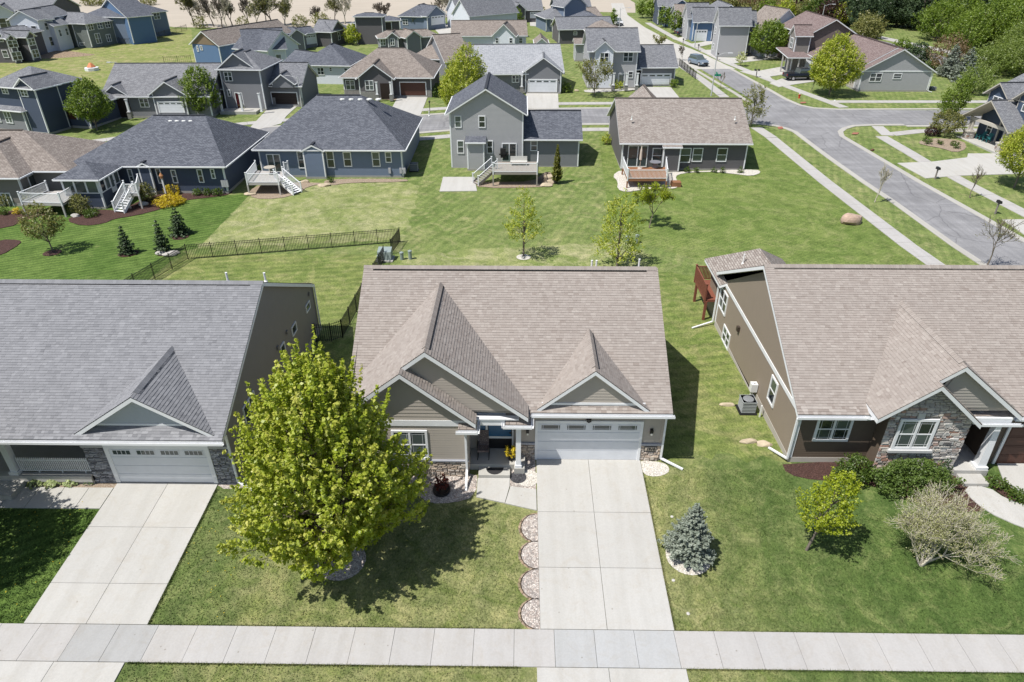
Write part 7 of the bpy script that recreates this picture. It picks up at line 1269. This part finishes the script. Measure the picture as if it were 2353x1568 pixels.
# ---------------------------------------------------------------- driveways and walks of the farther houses
for i, q in enumerate([[(625, 241), (688, 240.5), (658, 268), (646, 285), (590, 300), (575, 294)], [(916, 220.5), (984, 220), (966, 266), (945, 268), (900, 250)], [(1209, 212), (1282, 212), (1284, 250), (1208, 250)], [(1472, 201), (1541, 201), (1580, 249), (1490, 249)], [(131, 276), (183, 276), (200, 288), (150, 296), (110, 284)],
    [(2062, 376), (2140, 373), (2222, 363), (2224, 354), (2300, 354), (2400, 352), (2420, 398), (2201, 405), (2127, 411)], [(2302, 506), (2420, 505), (2450, 570), (2360, 545)], [(1700, 165), (1748, 163), (1803, 153), (1848, 150), (1872, 158), (1850, 164), (1769, 177), (1776, 184), (1745, 178)], [(1768, 192), (1795, 182), (1880, 173), (1887, 186), (1812, 197), (1790, 201)], [(1640, 132), (1697, 134), (1735, 123), (1772, 122), (1792, 134), (1708, 144), (1672, 148)],
    [(1606, 117), (1650, 114), (1690, 105), (1708, 117), (1645, 128), (1624, 125)], [(1577, 103), (1612, 98), (1640, 90), (1655, 98), (1600, 110)], [(1545, 90), (1580, 84), (1600, 78), (1600, 84), (1566, 96)], [(700, 100), (728, 99), (742, 104), (700, 110)], [(988, 55), (1023, 54), (1050, 68), (1052, 94), (1010, 80)], [(1217, 42), (1244, 42), (1246, 62), (1218, 60)], [(360, 260), (426, 260), (425, 280), (340, 290)], [(1318, 126), (1350, 126), (1350, 131), (1318, 131)]]):
    drape('driveway', [pg(*q)], .058+.001*(i % 3), M_CONC, .08, kind='structure')
drape('patio', [pg((1010, 441), (1018, 408), (1090, 408), (1096, 440))], .06, M_CONC, .1, kind='structure')
for q, mm in (([(1406.5, 405), (1426, 391), (1445, 400), (1530, 398), (1556, 396), (1640, 393), (1739, 390), (1750, 398), (1726, 406), (1690, 401), (1640, 396), (1590, 397), (1556, 402), (1552, 412), (1565, 427), (1546, 436), (1526, 432), (1476, 437), (1438, 443), (1418, 436), (1420, 418)], M_WHITEROCK), ([(570, 440), (600, 425), (680, 420), (752, 422), (705, 430), (690, 445), (640, 458), (580, 458)], M_TANROCK), ([(1090, 420), (1240, 418), (1262, 390), (1272, 425), (1240, 432), (1100, 433)], M_TANROCK), ([(740, 420), (760, 412), (935, 412), (938, 419), (800, 421), (760, 428)], M_TANROCK),
    ([(150, 508), (180, 492), (230, 482), (280, 486), (310, 468), (350, 450), (420, 441), (535, 434), (532, 448), (480, 455), (420, 462), (370, 482), (310, 497), (262, 504), (240, 515), (190, 521)], M_MULCH), ([(-60, 500), (0, 488), (60, 482), (130, 480), (120, 492), (60, 505), (20, 525), (-60, 530)], M_MULCH), ([(-60, 575), (0, 552), (45, 552), (50, 560), (0, 590), (-60, 600)], M_MULCH), ([(2108, 330), (2120, 322), (2160, 318), (2215, 325), (2222, 343), (2195, 352), (2165, 342), (2130, 336)], M_TANROCK), ([(1225, 417), (1262, 390), (1275, 420), (1262, 432)], M_TANROCK),
    ([(1340, 207), (1400, 204), (1470, 204), (1475, 207), (1400, 212), (1345, 214)], M_CONC), ([(780, 224), (915, 222), (916, 232), (880, 229), (800, 228)], M_TANROCK), ([(500, 247), (600, 246), (620, 248), (600, 252), (510, 252)], M_CONC)):
    drape('planting_bed' if mm is not M_CONC else 'path', [smooth_poly(pg(*q), 1)], .05, mm, kind='structure')
for (u, v, w_), lb in zip([(120, 582, 12), (295, 583, 14), (378, 583, 10), (415, 545, 12), (1203, 592, 10)], range(5)): p = gr(u, v); drape('mulch_ring' if lb < 4 else 'gravel_ring', [disc(p.x, p.y, w_*.05+.1)], .04, M_MULCH if lb < 4 else M_WHITEROCK, kind='structure')
# ---------------------------------------------------------------- trees farther back
tree('round green maple before the grey ranch, left one of the pair', 224, 300, 182, 84, FRESH, EGG, clear=.2); tree('tall narrow green maple at the right end of the grey ranch', 471, 266, 155, 78, FRESH, COL, clear=.08)
tree('tall bright green tree beside the pale roofed ranch', 1060, 262, 108, 88, MAPLE, [(0, .5), (.2, .9), (.45, 1), (.75, .7), (1, .2)], clear=.03, top=1085, lean=.12, shoot=.9); tree('small green tree behind the charcoal roofs', 810, 103, 60, 34, MAPLE, COL, clear=.1)
tree('sparse yellow green tree before the corner two-storey house', 1365, 222, 143, 72, OLIVE, VASE, dens=.45, shoot=.8); tree('slender bright maple on the back lawn, left of two', 1203, 590, 440, 68, MAPLE, [(0, .5), (.12, 1), (.4, .9), (.6, .6), (.8, .5), (1, .12)], clear=.27, leaf=.13, dens=.26, shoot=.7, name='maple_tree'); tree('slender bright maple on the back lawn, right of two, nearer the roof', 1418, 612, 446, 84, MAPLE, [(0, .6), (.12, 1), (.35, .7), (.55, .85), (.8, .5), (1, .12)], clear=.12, leaf=.14, dens=.3, shoot=.9, lob=.3, name='maple_tree')
bare('feathery pale green shrub behind the right slender maple', 1492, 524, 450, 'tree', 5, .5, .25, buds=LIME, budn=3, h=4.2, budsize=.13); tree('thin olive leaved tree on the lower left lawn', 122, 578, 476, 78, OLIVE, ROUND, clear=.3, dens=.55, leaf=.15, lean=-.05)
tree('big round green maple before the white house on the concrete street', 1762, 135, 50, 84, FRESH, ROUND, clear=.14, shoot=.8, dens=1.2); tree('large oval green maple beside the black pickup', 1905, 219, 84, 98, MAPLE, [(0, .45), (.15, .9), (.4, 1), (.65, .85), (.85, .5), (1, .2)], clear=.13, shoot=.8, dens=1.2); tree('bright green maple cut by the right edge', 2330, 432, 285, 100, MAPLE, ROUND, clear=.22, top=2345, shoot=.6)
bare('thin bare street tree on the verge of the right street', 2010, 465, 372, depth=4, ang=.3, upb=.5, trunk=.3, shrink=.85, bark=M_PALEBARK); bare('young street tree with sparse yellow leaves near the right house roof', 2268, 612, 520, depth=4, ang=.5, upb=.3, trunk=.2, shrink=.85, buds=OLIVE, budn=2, h=4.4); bare('sapling on the far verge between the two mailboxes', 2228, 455, 395, depth=3, ang=.25, upb=.5, trunk=.3, shrink=.85, buds=OLIVE, h=3.4)
tree('sparse budding tree at the right end of the brown ranch roof', 1725, 290, 200, 44, OLIVE, COL, dens=.4, clear=.1, shoot=.9); bare('thin young tree by the far corner verge', 1862, 212, 160, depth=4, buds=OLIVE, budn=2); bare('thin bare tree on the corner verge under the street sign', 1655, 205, 165, depth=3); bare('pale bare young tree at the kerb of the concrete street', 1567, 140, 105, depth=4)
tree('small white flowering tree on the concrete street verge', 1702, 152, 122, 18, leaf_mat('pale blossom leaves', (.3, .33, .14), (.45, .47, .25), (.6, .6, .42), .3), COL, clear=.25, dens=.5); tree('thin light green tree before the white two-storey house', 1690, 122, 66, 34, OLIVE, VASE, clear=.3, dens=.4)
tree('narrow leaning willow like tree left of the navy porch house', 2170, 275, 185, 42, FRESH, COL, clear=.08, lean=.22, shoot=1.0); tree('bushy pale green tree at the corner of the navy porch house', 2170, 312, 258, 66, OLIVE, ROUND, clear=.12, dens=.7); shrub('dark purple shrub beside the pale bushy tree', 2140, 312, 30, PURPLE, 1.1)
for a in [('dark spruce on the left lawn, leftmost of three', 295, 583, 515, 40), ('dark spruce with white stones at its foot, middle of three', 377, 580, 502, 42), ('dark spruce nearest the navy house, highest of three', 415, 540, 474, 50)]: conifer(*a, PINE, lf=.13, n_b=15, group='spruces on the left lawn')
conifer('narrow olive arborvitae beside the grey garage wing', 1279, 422, 331, 24, THUJA, 'arborvitae', levels=30, droop=-.4, lf=.12, n_b=16)
for a in [('blue spruce behind the corner ranch, left of two', 2178, 176, 98, 66), ('blue spruce behind the corner ranch, right of two', 2212, 188, 105, 70)]: conifer(*a, SPRUCE, group='blue spruces behind the corner ranch')
for i, (u, v, vt, w_, m_, pr) in enumerate([(1476, 42, -4, 28, FRESH, ROUND), (1497, 48, -2, 34, FRESH, ROUND), (1524, 64, 18, 28, FRESH, COL), (1549, 78, 28, 28, FRESH, COL), (1408, 62, 24, 15, FRESH, COL), (1187, 60, 22, 24, FRESH, ROUND), (1116, 100, 78, 26, MAPLE, COL), (1053, 72, 40, 22, FRESH, COL), (955, 66, 32, 32, OLIVE, ROUND), (983, 62, 48, 12, FRESH, COL), (1345, 84, 55, 16, OLIVE, COL), (1514, 105, 86, 28, OLIVE, VASE), (1252, 62, 34, 14, OLIVE, COL), (868, 68, 50, 12, FRESH, COL), (1075, 164, 136, 40, DEEP, ROUND)]):
    tree(['small street tree, topmost on the concrete street', 'round street tree second from the top of the concrete street', 'green street tree right of the pale roofs up the street', 'green street tree nearest the dark car', 'narrow green tree beside the far lamp', 'small round tree before the dark nested gables', 'green tree before the white farmhouse with the tan roof', 'slim green tree by the long white driveway', 'olive tree before the blue hip roofed house', 'tiny green tree beside the blue house garage', 'faint budding tree behind the corner house roof', 'budding tree tops behind the corner garage wing', 'pale thin tree beside the far blue porch', 'tiny green tree before the modern black house', 'dark green tree before the brown beige roofed house'][i], u, v, vt, w_, m_, pr, clear=.18 if w_ > 13 else .3, dens=.9)
BT = [(446, 60, -22), (468, 60, -8), (492, 62, -12), (510, 63, -25), (521, 64, -20), (535, 62, -2), (572, 62, -14), (590, 62, -28), (612, 60, -30), (626, 60, -26), (655, 58, -10), (735, 55, 12), (772, 55, -22), (793, 56, -18), (875, 42, 4), (888, 42, 6), (1000, 36, -40), (1008, 40, -30), (1018, 42, -50), (1034, 44, -45), (1044, 46, -40), (1052, 42, -38), (1170, 40, -25), (1186, 36, -18), (1268, 36, -20), (1285, 30, -24)]
for i, (u, v, vt) in enumerate(BT): bare('bare tree with dark branches in the tree line along the field', u, v, vt, depth=5, ang=.42, upb=.28, shrink=.84, group='bare trees along the field edge', buds=OLIVE if i in (0, 7, 8, 9, 10, 12) else None, budsize=.3, bark=M_PALEBARK if i % 3 == 1 else M_BARK, r=.2, trunk=.18)
for i, (u, v, w_) in enumerate([(690, 62, 34), (738, 58, 40), (462, 66, 30), (560, 66, 26), (1240, 40, 30), (1200, 42, 40), (340, 12, 40), (220, 12, 60)]): shrub('low olive brush at the foot of the bare tree line', u, v, w_, OLIVE, 2.6, 'brush', group='brush along the field edge', dens=.6)
# woods at the top right, each crown its own tree
WD = []
gq = random.Random(4)
for i in range(26): u = 1900+i*14+gq.uniform(-6, 6); WD.append((u, 62+gq.uniform(-14, 14)-(0 if u > 1960 else 12), -30+gq.uniform(-15, 10), 58, PINE, 'dark pine in the wood at the top right', 'pines of the top right wood', ROUND))
BL = ['bright green tree just right of the dark pines', 'bright green tree behind the first one right of the pines', 'tall bright green tree at the top edge of the right wood', 'bright green tree above the dark purple crowns', 'broad bright green tree left of the one cut by the right edge', 'broad bright green tree cut by the top right edge', 'bright green tree in the very top right corner', 'bright green tree above the blue spruces']
for u, v, vt, w_ in [(2150, 92, 4, 95), (2190, 84, -10, 100), (2235, 60, -30, 110), (2262, 108, 2, 100), (2310, 110, -5, 120), (2350, 120, 0, 120), (2300, 60, -40, 120), (2215, 120, 30, 70)]: WD.append((u, v, vt, w_, FRESH, BL.pop(0), 'bright trees of the top right wood', ROUND))
for u, v, vt, w_, m_ in [(2238, 108, 40, 44, PURPLE), (2262, 92, 30, 44, PURPLE), (1700, 24, -14, 50, BRONZE), (1740, 26, -12, 50, BRONZE), (1790, 36, -8, 50, BRONZE), (1830, 44, -6, 40, PURPLE), (1905, 62, 6, 60, PURPLE), (1670, 26, -10, 46, OLIVE), (1610, 20, -12, 60, OLIVE), (1655, 18, -20, 50, BRONZE), (1850, 50, 4, 46, OLIVE), (1800, 46, 6, 46, MAPLE), (1762, 40, 2, 40, FRESH), (1868, 56, -6, 48, DEEP), (1722, 36, 10, 34, OLIVE), (1925, 62, 16, 40, MAPLE), (1955, 58, 0, 60, PINE), (1990, 88, 34, 56, OLIVE)]: WD.append((u, v, vt, w_, m_, {'BRONZE': 0}.get('', None) or '%s tree at the edge of the woods beyond the far street roofs' % {PURPLE.name: 'dark purple', BRONZE.name: 'bronze leaved', OLIVE.name: 'olive spring', MAPLE.name: 'yellow green', FRESH.name: 'fresh green', DEEP.name: 'mid green', PINE.name: 'dark evergreen'}[m_.name], 'mixed trees along the wood edge', ROUND))
for j, (u, v, vt, w_, m_, lb, gp, pr) in enumerate(WD): tree(lb, u, v, vt, w_, m_, pr, clear=.04, dens=.75, group=gp, shoot=1.3, inner=.4, lob=.2)
tree('bronze leaved bare looking tree behind the corner ranch', 2168, 168, 86, 74, BRONZE, ROUND, dens=.45, clear=.1, shoot=1.2); tree('small round green tree behind the corner ranch roof', 2068, 132, 92, 42, FRESH, ROUND, clear=.05); tree('dark round evergreen behind the corner ranch roof', 2105, 150, 98, 50, PINE, ROUND, clear=.03); tree('olive tree beside the rosy roofed two-storey house', 1988, 100, 40, 60, OLIVE, ROUND, clear=.06)
FL_ = ['pale feathery tree above the porch gable of the navy house', 'pale feathery tree above the upper gable of the navy house', 'pale feathery tree cut by the right edge above the navy house', 'low feathery tree left of the navy house upper window', 'highest pale feathery tree at the right edge']
for u, v, vt, w_ in [(2260, 175, 118, 90), (2310, 165, 100, 110), (2350, 175, 95, 120), (2235, 215, 160, 60), (2345, 140, 60, 110)]: tree(FL_.pop(0), u, v, vt, w_, leaf_mat('willow leaves', (.11, .16, .03), (.17, .23, .05), (.25, .3, .09), .35), ROUND, clear=.03, group='feathery trees behind the navy porch house', shoot=1.4, dens=.8)
shrub('low dark shrub by the corner ranch garden', 2140, 158, 24, DEEP, 1.4); walk(pg((1920, 62), (2010, 84), (2100, 103), (2220, 128), (2353, 150)), 3, .05, False)
drape('road', strip(pg((1900, 70), (2000, 96), (2100, 120), (2200, 150), (2250, 175)), -3, 3), .03, M_ASPH, .05, kind='structure')
for u, v, w_, m_, h_, lb in [(1240, 208, 0, None, 0, '')][:0]: pass
for u, v, w_, m_, h_, lb in [(1009, 222, 34, DEEP, 1.6, 'round dark shrub beside the red brown garage door house'), (1300, 212, 24, FRESH, 1.2, 'round green shrub right of the pale roofed ranch garage'), (1547, 201, 18, FRESH, 1.0, 'small green shrub at the corner house garage'), (1416, 203, 40, MAPLE, 1.2, 'yellow green shrub row below the corner house porch'), (1393, 332, 18, MAPLE, 1.2, 'yellow shrub at the left wall of the brown ranch'), (392, 470, 62, YELLOW, .8, 'golden spreading shrub by the white stairs of the navy house'), (398, 447, 34, YELLOW, .9, 'upper golden shrub behind the larger one at the navy house'), (456, 449, 18, DEEP, .6, 'round clipped shrub, left of three at the navy house'), (478, 449, 19, DEEP, .6, 'round clipped shrub, middle of three at the navy house'), (500, 449, 20, DEEP, .6, 'round clipped shrub, right of three at the navy house'),
    (188, 490, 46, OLIVE, 1.7, 'pale budding bush below the sunroom'), (340, 462, 36, OLIVE, 1.8, 'thin bush beside the golden shrubs'), (212, 498, 30, DEEP, .6, 'low dark shrub below the sunroom'), (40, 492, 16, YELLOW, .5, 'small golden shrub, left end of the tan house bed'), (12, 494, 18, DEEP, .6, 'dark round shrub at the left edge bed'), (20, 470, 44, OLIVE, 1.6, 'pale bush below the left deck'), (85, 470, 50, OLIVE, 1.6, 'olive bush before the left white deck rail'), (760, 420, 14, DEEP, .5, 'small shrub under the slate blue house wall'), (1579, 397, 9, DEEP, .5, 'round shrub below the brown ranch, leftmost of five'), (1600, 397, 9, DEEP, .5, 'round shrub below the brown ranch, second of five'), (1641, 397, 9, DEEP, .5, 'round shrub below the brown ranch, third of five'), (1659, 397, 9, DEEP, .5, 'round shrub below the brown ranch, fourth of five'), (1701, 398, 10, DEEP, .5, 'round shrub below the brown ranch, rightmost of five'),
    (560, 250, 40, OLIVE, 1.0, 'olive shrubs by the blue grey house'), (2126, 326, 10, DEEP, .5, 'dark clipped shrub at the left of the corner rock bed'), (2132, 332, 12, DEEP, .6, 'larger dark shrub in the corner rock bed'), (2158, 333, 10, DEEP, .5, 'dark shrub in the middle of the corner rock bed'), (2190, 336, 11, DEEP, .5, 'dark shrub at the right of the corner rock bed'), (2198, 342, 12, DEEP, .6, 'dark shrub nearest the porch in the corner rock bed'), (1640, 62, 30, DEEP, 1.4, 'green shrub by the beige porch on the far street'), (270, 268, 20, DEEP, .9, 'shrub by the porch of the grey ranch')]: shrub(lb, u, v, w_, m_, h_)
for i, (u, v, w_) in enumerate([(372, 585, 1.1), (390, 587, 1.3), (402, 583, .9), (175, 499, 1.0), (330, 472, 1.2), (700, 420, 1.0), (745, 428, 1.4), (1262, 408, 1.2), (1266, 420, 1.3), (1255, 428, 1.4), (575, 448, 1.3), (1325, 210, .8)]): rock(['pale rounded stone, left at the foot of the middle spruce', 'pale rounded stone, middle at the foot of the middle spruce', 'pale rounded stone, right at the foot of the middle spruce', 'white stone in the mulch below the sunroom', 'pale stone by the golden shrub', 'tan stone under the slate blue house', 'long tan stone at the slate blue house corner', 'upper tan stone beside the arborvitae', 'middle tan stone beside the arborvitae', 'lowest tan stone beside the arborvitae', 'tan stone below the white corner deck', 'stone by the corner house path'][i], gr(u, v)+Vector((0, 0, .1)), w_, w_*.6, .4, GREYROCK if i < 5 else TANROCKM, seed=20+i, name='garden_stone', cat='stone', group='garden stones')
ac('air conditioner at the right wall of the slate blue house', (gr(952, 392).x, gr(952, 392).y, zg(74))); ac('white air conditioner at the right end of the corner ranch', (gr(2142, 206).x, gr(2142, 206).y, zg(96)))
p = gr(383, 452); t = thing('bird_house', 'white post with a small copper roofed bird house', 'bird house', p); m = Mb(); m.beam(p, p+Vector((0, 0, 1.9)), .14); m.build('post', M_WHITE, t); m = Mb(); m.lathe(p+Vector((0, 0, 1.9)), [(.15, 0), (.15, .25), (.22, .25), (.03, .55)], 8); m.build('house_box', flat('copper roof', (.42, .2, .09), .5), t)
for i, u in enumerate((1008, )): pass
for i, (u, v) in enumerate([(1002, 335), (250, 300)][:0]): pass
p = gr(1002, 263); t = thing('garden_lamp', 'small black post lamp in the verge before the tan hip house', 'lamp', gr(988, 258)); q = gr(988, 258); m = Mb(); m.beam(q, q+Vector((0, 0, 1.3)), .08); m.build('post', M_BLACK, t); m = Mb(); m.lathe(q+Vector((0, 0, 1.3)), [(.12, 0), (.15, .2), (.04, .32)], 8); m.build('lamp_head', M_BLACK, t)
p = gr(425*1.0/2+0, 160); p = gr(212, 162); t = thing('play_tent', 'small orange and white structure on the meadow', 'tent', p); m = Mb(); m.lathe(p, [(1.2, 0), (1.2, .5), (.1, .6)], 8); m.build('base', M_WHITE, t); m = Mb(); m.lathe(p+Vector((0, 0, .6)), [(.8, 0), (.3, .6), (.1, .7)], 6); m.build('canopy', flat('orange canvas', (.6, .22, .1), .7), t)
# ---------------------------------------------------------------- vehicles
def car(label, u, v, heading, paint, kind='suv', L_=4.6, Wd=1.85, Ht=1.65, cat='car', name='car', z=.07):
    p = gr(u, v); t = thing(name, label, cat, (p.x, p.y, p.z+z), R(heading)); I = Matrix.Translation((p.x, p.y, p.z+z)) @ Matrix.Rotation(R(heading), 4, 'Z'); T = lambda x, y, zz: I @ Vector((x, y, zz)); h = Wd/2
    def loft(secs, nm, mt, par=t):
        m = Mb(); n = len(secs[0])
        for s_ in secs: m.v += [tuple(T(*q)) for q in s_]
        for i in range(len(secs)-1):
            for j in range(n): m.f.append((i*n+j, i*n+(j+1) % n, (i+1)*n+(j+1) % n, (i+1)*n+j))
        m.f.append(tuple(range(n))[::-1]); m.f.append(tuple((len(secs)-1)*n+j for j in range(n))); m.uv = [None]*len(m.f); m.tone = [.5]*len(m.f); return m.build(nm, mt, par, smooth=False)
    sec = lambda x, w, zb, zt, ti=.08: [(x, -w, zb), (x, w, zb), (x, w+.02, (zb+zt)/2), (x, w-ti, zt), (x, -w+ti, zt), (x, -w-.02, (zb+zt)/2)]
    f, b = L_/2, -L_/2; belt = Ht*.58; hood = Ht*.56
    if kind == 'suv': body = loft([sec(b, h*.86, .4, belt*.9), sec(b+.15, h, .28, belt), sec(f-1.25, h, .28, belt), sec(f-.35, h*.95, .28, hood*.95), sec(f, h*.8, .35, hood*.75)], 'body', paint); cab = loft([sec(b+.12, h*.92, belt, belt+.02), sec(b+.4, h*.86, belt, Ht-.04, .12), sec(f-2.2, h*.86, belt, Ht-.02, .14), sec(f-1.3, h*.9, belt, belt+.02)], 'windows', M_GLASS); loft([sec(b+.38, h*.75, Ht-.06, Ht-.02, .05), sec(0, h*.78, Ht-.05, Ht+.02, .08), sec(f-2.15, h*.74, Ht-.06, Ht-.01, .05)], 'car_roof', paint)
    else: body = loft([sec(b, h*.95, .5, belt), sec(b+.1, h, .45, belt+.02), sec(f-1.5, h, .45, belt+.05), sec(f-.3, h*.96, .45, belt-.03), sec(f, h*.85, .5, belt-.2)], 'body', paint); cab = loft([sec(-.75, h*.9, belt, belt+.02), sec(-.6, h*.84, belt, Ht-.04, .1), sec(.9, h*.84, belt, Ht-.04, .12), sec(1.7, h*.88, belt, belt+.03)], 'windows', M_GLASS); loft([sec(-.62, h*.76, Ht-.06, Ht, .06), sec(.9, h*.74, Ht-.06, Ht, .06)], 'car_roof', paint); m = Mb(); m.prism([T(b+.12, -h*.78, belt+.03), T(-.85, -h*.78, belt+.03), T(-.85, h*.78, belt+.03), T(b+.12, h*.78, belt+.03)], .02); m.build('bed', flat('black bed liner', (.01, .01, .01), .9), t)
    for sx in (-L_*.31, L_*.33):
        for sy in (-1, 1):
            c = T(sx, sy*(h-.1), .35); ax = (T(sx, sy*h, .35)-c).normalized(); m = Mb(); m.tube([c-ax*.12, c+ax*.13], [.36, .36], 16); w_ = m.build('wheel', flat('tyre rubber', (.02, .02, .02), .9), t); m = Mb(); m.tube([c+ax*.13, c+ax*.15], [.22, .2], 12); m.build('rim', flat('alloy rim', (.4, .4, .42), .3, .6), (t, w_))
    for sy in (-1, 1):
        m = Mb(); a_ = T(f-.06, sy*h*.68, hood*.66); m.box(a_.x-.12, a_.x+.12, a_.y-.12, a_.y+.12, a_.z-.07, a_.z+.07); m.build('headlight', flat('headlight glass', (.7, .7, .7), .15, .6), t); m = Mb(); a_ = T(b+.04, sy*h*.78, belt*.85); m.box(a_.x-.1, a_.x+.1, a_.y-.1, a_.y+.1, a_.z-.12, a_.z+.12); m.build('tail_light', flat('red tail light', (.3, .01, .01), .2), t); m = Mb(); a_ = T(f-1.5, sy*(h+.08), belt+.08); m.box(a_.x-.08, a_.x+.08, a_.y-.08, a_.y+.08, a_.z-.07, a_.z+.07); m.build('mirror', paint, t)
    m = Mb(); m.prism([T(f-.02, -h*.45, .62), T(f+.02, -h*.45, .62), T(f+.02, h*.45, .62), T(f-.02, h*.45, .62)], .22); m.build('grille', M_BLACK, t)
pt = lambda n_, c: flat(n_, c, .22, .6, .02)
car('silver blue sport utility car driving towards the crossing', 1604, 150, -68, pt('silver blue car paint', (.16, .2, .25)), Ht=1.7, z=.1)
car('black pickup truck parked on the driveway by the large oval maple', 1838, 184, 8, pt('black car paint', (.008, .009, .014)), 'pickup', 5.7, 2.0, 1.9, 'pickup truck', 'pickup_truck')
car('dark blue sport utility car parked before the blue gabled house', 1574, 83, 12, pt('dark blue car paint', (.008, .012, .03)), z=.1); car('small white car far up the concrete street', 1419, 58, -80, pt('white car paint', (.6, .6, .6)), z=.1)
